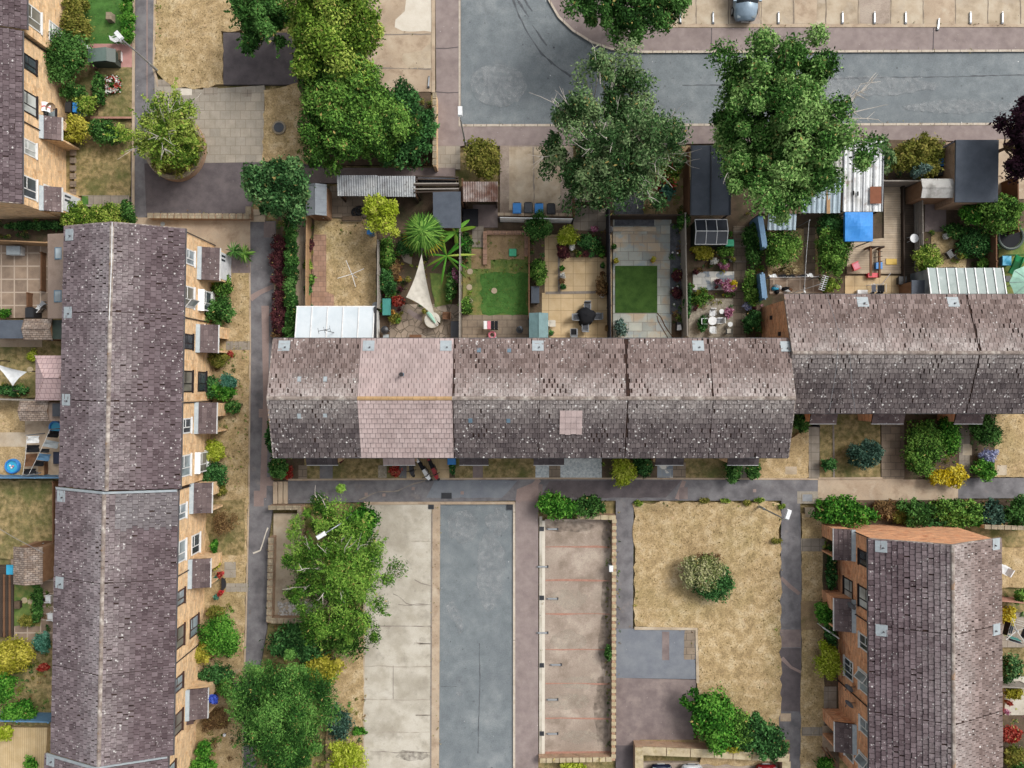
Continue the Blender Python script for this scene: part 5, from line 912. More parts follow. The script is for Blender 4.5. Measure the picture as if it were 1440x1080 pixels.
def R4(x0,y0,x1,y1,z):   # photo rectangle at height z -> world x0,x1,y0,y1
    (a,d),(c,b) = G(x0,y0,z), G(x1,y1,z); return a,c,b,d
# ---- fences and walls
def fence(label, pts, h, m='wood_tan', name='fence', cat='fence', pm=None, gap=2.0, th=.05, cap=False, group=None, z0=-.1, slat=False):
    P = [G(x,y,h) for x,y in pts]; t = T(name, label, cat, (P[0][0],P[0][1],0), group); k = 0
    for (a,b) in zip(P,P[1:]):
        l = hypot(b[0]-a[0],b[1]-a[1]); n = max(1, round(l/gap)); u = ((b[0]-a[0])/l,(b[1]-a[1])/l)
        for i in range(n):
            p = (a[0]+u[0]*(l*i/n+.05), a[1]+u[1]*(l*i/n+.05)); q = (a[0]+u[0]*(l*(i+1)/n-.05), a[1]+u[1]*(l*(i+1)/n-.05)); mb = MB(); dz = R(-.03,.03)
            if slat:
                for s in range(5): mb.beam(p,q,th,.1+h/5*s,.1+h/5*(s+.8))
            else:
                nb = 8
                for s in range(nb):   # overlapping boards
                    f0, f1 = s/nb, (s+1)/nb; mb.beam((p[0]+(q[0]-p[0])*f0,p[1]+(q[1]-p[1])*f0),(p[0]+(q[0]-p[0])*f1,p[1]+(q[1]-p[1])*f1),th*R(.6,1.1),z0,h-.06+dz+R(-.012,.012))
                mb.beam(p,q,th*1.6,h-.06+dz,h-.02+dz)
            build('panel',mb,M[m],t)
            for e in ((p,) if i < n-1 or b != P[-1] else (p,(q[0]+u[0]*.1,q[1]+u[1]*.1))):
                pb = MB(); pb.box(e[0]-u[0]*.05-.05,e[0]-u[0]*.05+.05,e[1]-u[1]*.05-.05,e[1]-u[1]*.05+.05,z0,h+.04); build('post',pb,M[pm or m],t)
    return t
def wall(label, pts, h, w=.24, m='brick_dull', cm='coping', name='brick_wall', z0=-.2, cat='wall', group=None):
    P = [G(x,y,h) for x,y in pts]; t = T(name, label, cat, (P[0][0],P[0][1],0), group); a = MB(); c = MB()
    for i,(p,q) in enumerate(zip(P,P[1:])):
        l = hypot(q[0]-p[0],q[1]-p[1]); u = ((q[0]-p[0])/l,(q[1]-p[1])/l); s = w/2 if i else 0
        pp = (p[0]+u[0]*s,p[1]+u[1]*s); qq = (q[0]+u[0]*(w/2 if i < len(P)-2 else 0),q[1]+u[1]*(w/2 if i < len(P)-2 else 0))
        a.beam(pp,qq,w,z0,h-.07); n = max(1,int(l/(.45 if w < .4 else 1.3)))
        for k in range(n):
            f0,f1 = k/n,(k+1)/n-.012; c.beam((pp[0]+(qq[0]-pp[0])*f0,pp[1]+(qq[1]-pp[1])*f0),(pp[0]+(qq[0]-pp[0])*f1,pp[1]+(qq[1]-pp[1])*f1),w+.07,h-.068,h+R(-.008,.008))
    build('wall_body',a,M[m],t); build('coping',c,M[cm],t); return t
wall('low brick wall with mossy coping along the lower edge of the tarmac apron',[(207,303),(349,304),(349,290)],.7,.3,'brick_dull')
wall('pale brick wall down the right side of the lower parking bays',[(812,727),(864,728),(863,1068),(758,1070)],.75,.24,'brick_dull','coping_lichen')
wall('concrete and brick L wall at the head of the rubble bin enclosure',[(377,714),(421,714),(421,762)],.8,.22,'brick_dull')
wall('long mossy brick wall beside the left path and rubble enclosure',[(381,756),(378,873),(464,873)],.8,.3,'brick_dull')
wall('lichen yellow topped wall above the parked cars at the bottom edge',[(899,1090),(899,1056),(1000,1060),(1106,1066),(1106,1090)],1.0,.5,'brick_dull','coping_lichen')
wall('brick wall with timber rail between the ivy and the pavement',[(611,130),(611,233)],1.4,.2,'brick_tan')
wall('white retaining wall with steps across the four wheelie bins',[(700,301),(806,302)],.9,.14,'brick_dull','conc_tan')
wall('small brick edging wall of the raised bed in the lawn garden',[(682,372),(682,327),(740,327),(740,360)],.3,.2,'brick_tan','brickpath','bed_wall')
wall('right-hand boundary wall continuing from the brick gable',[(1385,741),(1460,743)],1.4,.22,'brick_tan','coping')
mb = MB(); ring = [G(250+41*cos(a),211+45*sin(a)) for a in [k*pi/20 for k in range(40)]]; rin = [G(250+35*cos(a),211+39*sin(a)) for a in [k*pi/20 for k in range(40)]]
c0 = G(250,211); t = T('round_planter','round raised brick planter on the tarmac apron','planter',(c0[0],c0[1],0))
for nm,zz,mm in (('planter_wall',(-.2,.55),'brick_dull'),('coping',(.552,.62),'coping')):
    mb = MB(); v = [(x,y,z) for z in zz for x,y in ring]+[(x,y,z) for z in zz for x,y in rin]; n = 40
    f = []
    for k in range(n): j = (k+1)%n; f += [(k,j,n+j,n+k),(2*n+j,2*n+k,3*n+k,3*n+j),(n+k,n+j,3*n+j,3*n+k)]
    mb.add(v,f); build(nm,mb,M[mm],t)
mb = MB(); mb.prism(rin,-.2,.45); build('planter_soil',mb,M['soil'],t)
B('planter_bush','green and yellow ground plants filling the round brick planter',250,212,34,38,.9,'olive',.11,.9,.3,'plants',z0=.4); B('planter_bush','fresh green shrub at the right side of the round planter',266,205,17,27,1.4,'lt',.12,.9,.34,'plants',z0=.4)
# rubble in the bin enclosure
S('enclosure_floor', [(385,722),(420,722),(420,760),(462,800),(462,870),(384,868)], 'conc_bay', .004)
rng = np.random.default_rng(9); mb = MB()
for _ in range(260):
    x,y = G(R(391,450),R(846,868)); s = R(.04,.13); a = R(0,3); v = [(x+s*R(.6,1)*cos(a+k*pi/2),y+s*R(.6,1)*sin(a+k*pi/2),z) for z in (.0,s*R(.5,1.2)+.03) for k in range(4)]; mb.hexa(v)
mat('rubble', ['9c9690','c9c4bd','e2ded8'], 5., .2, 22, .9, .3); prop(build('rubble',mb,M['rubble']),kind='stuff')
# garden boundaries
for lb,p,h,m in (('pale boarded fence on the left of the first back garden',[(431,300),(430,431)],1.2,'wood_tan'),('grey fence between the dry lawn and the palm garden',[(531,338),(531,432)],1.5,'wood_grey'),('weathered fence between the palm garden and the lawn garden',[(647,288),(646,476)],1.6,'wood_grey'),('brown timber fence between the lawn garden and the cream patio',[(744,330),(744,446)],1.3,'wood_brown'),('black stained fence between cream patio and slate patio',[(857,290),(859,476)],1.7,'fence_black'),('ivy grown grey fence right of the slate bed',[(964,300),(967,472)],1.6,'wood_grey'),('brown fence beside the flowering shrub, right of it',[(969,208),(970,300)],1.7,'wood_brown'),('rusty brown fence above the top of the cream patio',[(808,262),(808,300)],1.6,'wood_brown'),
 ('low tan panel fence between the decking and the dark strip',[(1271,262),(1272,412)],.5,'wood_dark'),('pale fence across the top of the decking garden',[(1243,254),(1294,254)],1.6,'wood_grey'),('dark fence down the right of the far garden',[(1402,322),(1402,412)],1.5,'wood_brown'),('brown fence behind the tree on the right edge',[(1432,248),(1433,325)],1.7,'wood_brown'),('timber fence at the back of the covered patios',[(862,302),(964,302)],1.4,'wood_dark'),('dark fence beside the driveway strip by the black roof',[(1326,208),(1344,198)],1.5,'fence_black'),
 ('pale fence across the gap between the two left terraces',[(-20,337),(66,341)],1.6,'wood_tan'),('thin brown fence of the old grid patio, upper piece',[(57,355),(57,408)],.6,'wood_brown'),('thin brown fence of the old grid patio, lower piece',[(38,412),(38,442)],.6,'wood_brown'),('grey-blue fence below the paddling pool garden',[(-20,672),(84,672)],1.5,'blue_paint'),('grey fence between the laundry garden and the sail garden',[(-20,561),(48,563)],1.5,'wood_grey'),('blue painted fence above the striped decking at the lower left',[(-20,1014),(68,1016)],1.4,'blue_paint'),('dark fence on the right of the green-brown lawn at the left edge',[(74,678),(74,762)],1.2,'wood_brown'),('dark red fence by the yellow flowers at the right edge',[(1408,845),(1450,849)],1.3,'redline'),('thin pale fence line at the right edge by the yellow shrub',[(1410,966),(1450,968)],1.2,'wood_grey'),('metal rail fence in front of the dark bush by the middle of the upper terrace',[(1152,586),(1152,600)],.9,'fence_black'),
 ('short brown fence on the left of the rusted roof shed',[(650,252),(650,284)],1.8,'wood_brown')):
    fence(lb,p,h,m)
fence('weathered open rail fence left of the sand lawn',[(1297,282),(1298,372)],1.1,'wood_grey',slat=True)
fence('black and white slatted fence below the four wheelie bins',[(702,306),(806,308)],1.3,'frame_white','slat_fence',pm='fence_black',slat=True,gap=2.6)
for lb,p in (('blue painted corrugated fence panel, upper one by the tall green bush',[(1069,303),(1076,348)]),('blue painted corrugated fence panel, lower one at the brick gable',[(1072,384),(1076,420)])): fence(lb,p,1.9,'blue_paint','fence',th=.22)
# ---- sheds, roofs and lean-tos
def shed(label, x0,y0,x1,y1, h, rise=.35, along='y', rm='felt_grey', wm='shed_wood', name='garden_shed', cat='shed', group=None, door=True):
    a,c,b,d = R4(x0,y0,x1,y1,h); t = T(name,label,cat,((a+c)/2,(b+d)/2,0),group); o = .1; e = h-.02
    mb = MB(); mb.box(a+o,c-o,b+o,d-o,-.1,e-.04); mx,my = (a+c)/2,(b+d)/2
    if along == 'y': mb.add([(a+o,b+o,e-.04),(c-o,b+o,e-.04),(mx,b+o,e+rise-.1),(a+o,d-o,e-.04),(c-o,d-o,e-.04),(mx,d-o,e+rise-.1)],[(0,1,2),(5,4,3)])
    else: mb.add([(a+o,b+o,e-.04),(a+o,d-o,e-.04),(a+o,my,e+rise-.1),(c-o,b+o,e-.04),(c-o,d-o,e-.04),(c-o,my,e+rise-.1)],[(0,1,2),(5,4,3)])
    build('shed_wall',mb,M[wm],t); k = .05
    for s in (0,1):
        rb = MB()
        if along == 'y': p = [((c if s else a),b),((c if s else a),d),(mx,d),(mx,b)]; zz = [e-.03,e-.03,e+rise,e+rise]
        else: p = [(a,(d if s else b)),(c,(d if s else b)),(c,my),(a,my)]; zz = [e-.03,e-.03,e+rise,e+rise]
        rb.hexa([(x,y,z-k) for (x,y),z in zip(p,zz)]+[(x,y,z) for (x,y),z in zip(p,zz)]); build('roof_slope',rb,M[rm],t)
    cb = MB(); cb.tube([(mx,b,e+rise),(mx,d,e+rise)] if along == 'y' else [(a,my,e+rise),(c,my,e+rise)],.035,6); build('ridge_cap',cb,M[rm],t)
    if door:
        db = MB(); hb = MB()
        if my < 0.: # garden side faces the house
            db.box(mx-.35,mx+.35,d-o+.002,d-o+.04,.05,1.75); hb.box(mx+.2,mx+.28,d-o+.04,d-o+.08,.9,1.)
        else: db.box(mx-.35,mx+.35,b+o-.04,b+o-.002,.05,1.75); hb.box(mx+.2,mx+.28,b+o-.08,b+o-.04,.9,1.)
        do = build('shed_door',db,M['wood_brown'],t); build('handle',hb,M['steel'],do)
    return t
shed('garden shed with blue-grey felt roof beside the round dark tree',430,259,459,303,1.9,.3,'y','felt_grey')
shed('teal-grey plastic shed on the cream patio against the house',744,440,771,477,1.9,.25,'y','teal_roof','teal_roof')
shed('small shed with pale shingle roof above the sail garden, left terrace',33,448,73,478,2.1,.25,'x','wood_shingle')
shed('shed with lichen covered shingle roof above the laundry garden',27,564,68,592,2.1,.2,'x','wood_shingle')
shed('square shed with silvery shingle roof beside the long dry lawn at the left edge',18,769,59,822,2.2,.3,'y','wood_shingle')
shed('white streaked felt roof shed overlapping the black garage roof',1296,251,1351,278,2.2,.15,'x','corr_pale',door=False)
def sheet_roof(label, x0,y0,x1,y1, h, m, h2=None, along='y', pitch=.16, amp=.03, posts=True, name='lean_to', cat='shelter', walls=None, wm='shed_wood', bars=0, barm='frame_white', th=.03, group=None, wall_part='side_wall'):
    """corrugated or flat sheet roof on posts or walls. h = height at the far (upper) edge, h2 at the near edge"""
    h2 = h if h2 is None else h2; a,c,b,d = R4(x0,y0,x1,y1,(h+h2)/2); t = T(name,label,cat,((a+c)/2,(b+d)/2,0),group); mb = MB()
    zf = lambda x,y: h2+(h-h2)*(y-b)/(d-b)
    if amp:
        L_ = (c-a) if along == 'y' else (d-b); n = min(220,int(L_/pitch*4)); top = []
        for i in range(n+1):
            q = i/n; w = amp*sin(2*pi*q*L_/pitch)
            for r in (0,1):
                x,y = (a+(c-a)*q, b+(d-b)*r) if along == 'y' else (a+(c-a)*r, b+(d-b)*q); top.append((x,y,zf(x,y)+w))
        v = top+[(x,y,z-th) for x,y,z in top]; k = len(top); f = []
        for i in range(n): e = 2*i; f += [(e,e+1,e+3,e+2),(k+e,k+e+2,k+e+3,k+e+1),(e,e+2,k+e+2,k+e),(e+1,k+e+1,k+e+3,e+3)]
        f += [(0,k,k+1,1),(2*n,2*n+1,k+2*n+1,k+2*n)]; mb.add(v,f)
    else: mb.hexa([(x,y,zf(x,y)-th*2) for x,y in ((a,b),(c,b),(c,d),(a,d))]+[(x,y,zf(x,y)) for x,y in ((a,b),(c,b),(c,d),(a,d))])
    build('roof_sheet',mb,M[m],t)
    if bars:
        for i in range(bars+1):
            x = a+(c-a)*i/bars; x = min(max(x,a+.03),c-.03); gb = MB(); gb.hexa([(x-.03,b,zf(x,b)+.005),(x+.03,b,zf(x,b)+.005),(x+.03,d,zf(x,d)+.005),(x-.03,d,zf(x,d)+.005),(x-.03,b,zf(x,b)+.06),(x+.03,b,zf(x,b)+.06),(x+.03,d,zf(x,d)+.06),(x-.03,d,zf(x,d)+.06)]); build('glazing_bar',gb,M[barm],t)
    if walls:
        wb = MB(); w = .06; ins = .08
        for s in walls:
            if s == 'L': wb.hexa([(a+ins,b+ins,-.1),(a+ins+w,b+ins,-.1),(a+ins+w,d-ins,-.1),(a+ins,d-ins,-.1),(a+ins,b+ins,h2-.1),(a+ins+w,b+ins,h2-.1),(a+ins+w,d-ins,h-.1),(a+ins,d-ins,h-.1)])
            if s == 'R': wb.hexa([(c-ins-w,b+ins,-.1),(c-ins,b+ins,-.1),(c-ins,d-ins,-.1),(c-ins-w,d-ins,-.1),(c-ins-w,b+ins,h2-.1),(c-ins,b+ins,h2-.1),(c-ins,d-ins,h-.1),(c-ins-w,d-ins,h-.1)])
            if s == 'T': wb.box(a+ins+w,c-ins-w,d-ins-w,d-ins,-.1,h-.1)
            if s == 'B': wb.box(a+ins+w,c-ins-w,b+ins,b+ins+w,-.1,h2-.1)
        build(wall_part,wb,M[wm],t)
    if posts:
        for x in (a+.1,c-.1):
            for y in (b+.1,d-.1): pb = MB(); pb.box(x-.045,x+.045,y-.045,y+.045,-.1,zf(x,y)-.05); build('post',pb,M['wood_dark'],t)
    return t
sheet_roof('left half of the long grey weathered lean-to roof along the back fence',474,247,531,275,2.2,'corr_grey',2.0,walls='TL'); sheet_roof('right half of the long grey weathered lean-to roof along the back fence',531,248,584,276,2.25,'corr_grey',2.05,walls='TR')
CS = sheet_roof('lean-to conservatory with bright white polycarbonate roof at the left end of the middle terrace',416,431,526,477,2.2,'poly_clean',2.7,amp=0,posts=False,walls='LRT',wm='frame_white',bars=5,name='conservatory',cat='conservatory')
SR = sheet_roof('glass lean-to sunroom with white glazing bars on the upper right terrace',1306,376,1413,416,2.2,'sunroof',2.6,amp=0,posts=False,walls='LRT',wm='pane',bars=8,name='conservatory',cat='conservatory',wall_part='glass_wall')
a,c,b,d = R4(416,431,526,477,2.4); gb = MB(); gb.box(a-.02,c+.02,d-.02,d+.06,2.1,2.2); build('gutter',gb,M['frame_white'],CS); pb = MB(); pb.box(c-.02,c+.16,b,d,2.3,2.36); build('edge_panel',pb,M['pipe_dark'],CS)
sheet_roof('plain dark grey felt roof shed behind the fan palm',609,270,648,320,2.2,'felt_dark',2.0,amp=0,walls='LRTB',posts=False,name='garden_shed',cat='shed')
sheet_roof('rust stained corrugated shed roof by the olive shrub',651,256,700,283,2.3,'corr_rust',2.1,walls='TLR')
sheet_roof('rust brown corrugated lean-to partly hidden under the left street tree',808,256,856,283,2.3,'corr_rust',2.1,walls='TLR')
sheet_roof('black flat roofed garage at the upper right by the road',1344,197,1404,284,2.6,'felt_dark',2.5,amp=0,walls='LRTB',posts=False,wm='brick_dull',name='garage',cat='garage',th=.06)
sheet_roof('low dark grey glazed roof beneath the right-hand street tree',971,205,1028,302,2.3,'felt_dark',2.1,amp=0,bars=2,barm='dark_steel',name='pergola',cat='pergola')
sheet_roof('blue-grey corrugated roof under the right-hand street tree, wide upper sheet',1128,250,1183,299,2.4,'corr_blue',2.2,pitch=.34,amp=.05); sheet_roof('small pale blue corrugated roof in front of the wide one',1080,298,1120,323,2.1,'corr_blue',1.9,pitch=.34,amp=.05); sheet_roof('brownish corrugated roof left of the wide blue-grey one',1072,282,1128,300,2.3,'corr_rust',2.2,pitch=.3,amp=.05)
sheet_roof('white stained polycarbonate roof left of the variegated bush',1186,199,1242,297,2.5,'poly_white',2.3,pitch=.3,amp=.025,bars=4,barm='grey_plastic',name='carport',cat='carport')
sheet_roof('narrow white roof strip at the pavement beside the white carport',1168,196,1190,250,2.4,'corr_pale',2.4,pitch=.3,amp=.03)
sheet_roof('blue-grey flat roof at the left edge beside the shingle shed',-25,450,32,476,2.1,'felt_dark',2.1,amp=0,walls='LRTB',posts=False,name='garden_shed',cat='shed'); sheet_roof('dark green flat roof squeezed between shingle shed and house',73,450,92,477,1.9,'store_dark',1.9,amp=0,walls='LRTB',posts=False,name='garden_shed',cat='shed')
sheet_roof('dark grey flat roof by the bamboo at the foot of the decking garden',1282,394,1304,416,1.8,'felt_dark',1.8,amp=0,walls='LT',posts=False)
sheet_roof('pink-brown flat store roof with a black box, beside the laundry garden',68,566,88,592,2.0,'felt_brown',2.0,amp=0,walls='LRTB',posts=False,name='garden_shed',cat='shed')
a,c,b,d = R4(75,568,86,585,2.3); t = T('storage_box','black box lying on the small pink-brown store roof','box',((a+c)/2,(b+d)/2,2.0)); build('box_body',bx(a,c,b,d,2.0,2.3),M['black_plastic'],t); build('lid',bx(a-.03,c+.03,b-.03,d+.03,2.302,2.36),M['dark_steel'],t)
# ramshackle dark timber pergola at the back of the palm garden
a,c,b,d = R4(586,249,642,270,2.1); t = T('pergola','ramshackle dark timber pergola behind the plain grey shed roof','pergola',((a+c)/2,(b+d)/2,0))
for x in (a,c): 
    for y in (b,d): build('post',bx(x-.05,x+.05,y-.05,y+.05,-.1,2.1),M['wood_dark'],t)
for k in range(6): y = b+(d-b)*k/5; mb = MB(); mb.beam((a-.2,y+R(-.06,.06)),(c+.15,y+R(-.08,.08)),.08,2.1,2.2); build('beam',mb,M['wood_grey' if k in (1,3) else 'wood_dark'],t)
a,c,b,d = R4(586,238,640,250,2.0); t = T('gate','grey timber gate at the back of the palm garden','gate',((a+c)/2,b,0)); mb = MB(); [mb.box(a+(c-a)*k/9+.01,a+(c-a)*(k+1)/9-.01,b-.03,b+.03,.05,1.9+R(-.02,.02)) for k in range(9)]; build('gate_boards',mb,M['felt_dark'],t); build('rail',bx(a,c,b+.031,b+.09,1.5,1.6),M['wood_dark'],t)
# ---- greenhouse with dark panes
a,c,b,d = R4(978,308,1023,343,1.5); t = T('mini_greenhouse','low greenhouse with six dark panes and white bars','greenhouse',((a+c)/2,(b+d)/2,0)); m_ = (b+d)/2
build('base',bx(a+.06,c-.06,b+.06,d-.06,-.05,1.3),M['store_dark'],t)
for i in range(3):
    for s in (0,1):
        x0,x1 = a+(c-a)*i/3+.03,a+(c-a)*(i+1)/3-.03; y0,y1 = (m_+.03,d) if s else (b,m_-.03); z0,z1 = (1.62,1.35) if s else (1.35,1.62); mb = MB(); mb.hexa([(x0,y0,z0-.03),(x1,y0,z0-.03),(x1,y1,z1-.03),(x0,y1,z1-.03),(x0,y0,z0),(x1,y0,z0),(x1,y1,z1),(x0,y1,z1)]); build('pane',mb,M['solar'],t)
for i in range(4):
    x = a+(c-a)*i/3; mb = MB(); mb.tube([(x,b,1.37),(x,m_,1.65),(x,d,1.37)],.03,5); build('bar',mb,M['white'],t)
for y,z in ((b,1.37),(m_,1.65),(d,1.37)): mb = MB(); mb.tube([(a,y,z),(c,y,z)],.03,5); build('bar',mb,M['white'],t)
# ---- wheelie bins
def bin_(label, px, py, m, group=None, lidm=None, rz=0.):
    x,y = G(px,py,1.05); t = T('wheelie_bin',label,'bin',(x,y,0),group); mb = MB()
    mb.hexa([(x+a*.22,y+b*.26,.06) for a,b in ((-1,-1),(1,-1),(1,1),(-1,1))]+[(x+a*.28,y+b*.34,1.0) for a,b in ((-1,-1),(1,-1),(1,1),(-1,1))]); build('bin_body',mb,M[m],t)
    lb = MB(); lb.hexa([(x+a*.3,y+b*.37,1.002) for a,b in ((-1,-1),(1,-1),(1,1),(-1,1))]+[(x+a*.26,y+b*.32,1.08) for a,b in ((-1,-1),(1,-1),(1,1),(-1,1))]); build('lid',lb,M[lidm or m],t)
    for s in (-1,1): wb = MB(); wb.tube([(x+s*.2,y+.3,.1),(x+s*.26,y+.3,.1)],.1,10); build('wheel',wb,M['tyre_rub'],t)
    hb = MB(); hb.tube([(x-.22,y+.4,.98),(x+.22,y+.4,.98)],.025,6); build('handle',hb,M['black_plastic'],t); t.rotation_euler.z = rz; return t
g = 'wheelie bins on the concrete bay'
for k,(x,m,lb) in enumerate(((727,'blue_bin','blue lidded wheelie bin, leftmost of the four on the concrete bay'),(743,'dark_steel','grey wheelie bin between the two blue ones'),(758,'blue_bin','blue wheelie bin between two dark bins on the concrete bay'),(775,'black_plastic','black wheelie bin, rightmost of the four on the concrete bay'))): bin_(lb,x,293+R(-1,1),'black_plastic' if m == 'blue_bin' else m,g,m)
bin_('blue bin by the dark bush at the upper left porch',106,151,'blue_bin'); bin_('black bin beside the blue bin at the upper left porch',97,151,'black_plastic'); bin_('blue lidded bin on the driveway beside the black garage',1324,229,'black_plastic',None,'blue_bin'); bin_('black bin below the blue lidded one by the garage',1324,240,'black_plastic')
bin_('blue bin under the left street tree by the pavement',826,194,'blue_bin'); bin_('black bin in the corner of the old grid patio',41,440,'black_plastic'); bin_('blue bin at the front of the pink roofed house',635,646,'blue_bin')
for k,(x,y) in enumerate(((1028,205),(1093,178))): bin_(['blue bin showing through the right street tree, lower one','blue bin showing through the right street tree, upper one'][k],x,y,'blue_bin')
# ---- lamp posts
def lamp(label, bxp, byp, ang, h=5., arm=.55):
    x,y = G(bxp,byp); t = T('street_lamp',label,'street lamp',(x,y,0),'street lamps'); mb = MB(); mb.tube([(x,y,-.1),(x,y,1.1)],.09,8); mb.tube([(x,y,1.1),(x,y,h)],[.06,.045],8); build('pole',mb,M['steel'],t)
    d = (cos(ang),sin(ang)); ab = MB(); ab.tube([(x,y,h-.05),(x+d[0]*arm*.5,y+d[1]*arm*.5,h+.12),(x+d[0]*arm,y+d[1]*arm,h+.12)],.035,6); build('arm',ab,M['steel'],t)
    q = (-d[1],d[0]); cx,cy = x+d[0]*(arm+.3),y+d[1]*(arm+.3); lb = MB(); v = [(cx+d[0]*.33*a+q[0]*.15*b,cy+d[1]*.33*a+q[1]*.15*b,z) for z,sc in ((h+.06,1),(h+.2,.8)) for a,b in ((-sc,-sc),(sc,-sc),(sc,sc),(-sc,sc))]; lb.hexa(v); lo = build('lamp_head',lb,M['white'],t)
    gb = MB(); v = [(cx+d[0]*.26*a+q[0]*.11*b,cy+d[1]*.26*a+q[1]*.11*b,z) for z in (h+.01,h+.058) for a,b in ((-1,-1),(1,-1),(1,1),(-1,1))]; gb.hexa(v); build('lens',gb,M['grey_plastic'],lo)
lamp('grey street lamp leaning over the corner of the large dry lawn',1067,712,1.25,4.9,.05); lamp('street lamp by the road corner kerb above the olive shrub',655,206,1.6,5.2,.15); lamp('street lamp rising from the arching green tree by the parking',500,719,-2.6,4.8,1.0); lamp('street lamp on the edge of the dry grass by the upper left path',221,99,2.3,4.3,.1)
# ---- folding parking posts
def fpost(x,y,rot,label,h=.09):
    px,py = G(x,y,.1); t = T('parking_post',label,'parking post',(px,py,0)); mb = MB(); mb.box(px-.36,px+.36,py-.045,py+.045,.03,.12); build('post_bar',mb,M['steel'],t); b2 = MB(); b2.box(px-.46,px-.37,py-.08,py+.08,-.02,.1); build('hinge',b2,M['dark_steel'],t); c2 = MB(); c2.tube([(px+.3,py,.12),(px+.3,py,.14)],.035,8); build('lock_cap',c2,M['black_plastic'],t)
    return t
FP = fpost(1003,24,0,'folded steel parking post lying in a bay along the top edge of the photo'); FP['group'] = 'parking posts'; OFF['x']=0
base = FP.location.copy(); FP.rotation_euler.z = pi/2
def fp(x,y,rz,label): px,py = G(x,y,.1); return dup(FP,(px,py,0),rz,label,'parking posts')
for x in (957,1095,1185,1230,1274,1365,1410): fp(x,24,pi/2,'folded steel parking post lying in a bay along the top edge of the photo')
fp(1320,33,1.45,'folded parking post lying across the kerb line of the top bays'); fp(603,114,1.5,'folded parking post at the edge of the tan concrete yard')
for y,x in ((744,776),(842,776),(935,781),(984,776),(1032,776)): fp(x,y,pi,'folded steel parking post lying in a lower right bay')
for y in (797,890): fp(762,y,pi,'folded steel parking post lying across the kerb of the lower right bays')
for x,y in ((762,744),(762,841),(762,936),(762,1032)):
    a,b = G(x,y,.1); t = T('drain_cover','dark square drain in the kerb channel of the lower right bays','drain',(a,b,0),'kerb drains'); build('frame',bx(a-.16,a+.16,b-.16,b+.16,-.02,.062),M['dark_steel'],t); [build('grate_bar',bx(a-.13,a+.13,b+k*.08-.02,b+k*.08+.02,.063,.08),M['black_plastic'],t) for k in (-1,0,1)]
for x,y,lb in ((606,712,'dark drain grate at the head of the pale parking bays'),(717,713,'black drain grate at the road end beside the pavement')):
    a,b = G(x,y,.1); t = T('drain_cover',lb,'drain',(a,b,0)); build('frame',bx(a-.2,a+.2,b-.22,b+.22,-.12,.04),M['dark_steel'],t); [build('grate_bar',bx(a-.17,a+.17,b+k*.1-.025,b+k*.1+.025,.041,.06),M['black_plastic'],t) for k in (-1,0,1)]
x,y = G(393,180); t = T('manhole_cover','round dark manhole cover with pale ring in the dry grass','manhole',(x,y,0)); mb = MB(); mb.lathe((x,y,-.05),[(.48,0),(.48,.17),(.36,.18)],24); build('ring',mb,M['coping'],t); mb = MB(); mb.lathe((x,y,.0),[(.35,0),(.35,.15),(.3,.16)],24); build('cover',mb,M['dark_steel'],t)
x,y = G(229,315); t = T('manhole_cover','small round white vent cover beside the roof corner of the left terrace','manhole',(x,y,0)); mb = MB(); mb.lathe((x,y,0),[(.15,0),(.15,.05)],14); build('cover',mb,M['plate'],t)
for x,y,w,h,lb in ((628,697,.33,.17,'dark rectangular inspection cover in the footpath above the road end'),(1135,700,.35,.25,'concrete inspection cover at the path junction')): 
    a,b = G(x,y); t = T('inspection_cover',lb,'manhole',(a,b,0)); build('frame',bx(a-w-.04,a+w+.04,b-h-.04,b+h+.04,-.02,.05),M['dark_steel' if x < 700 else 'coping'],t); build('cover',bx(a-w,a+w,b-h,b+h,.0,.056),M['black_plastic' if x < 700 else 'grey_plastic'],t)
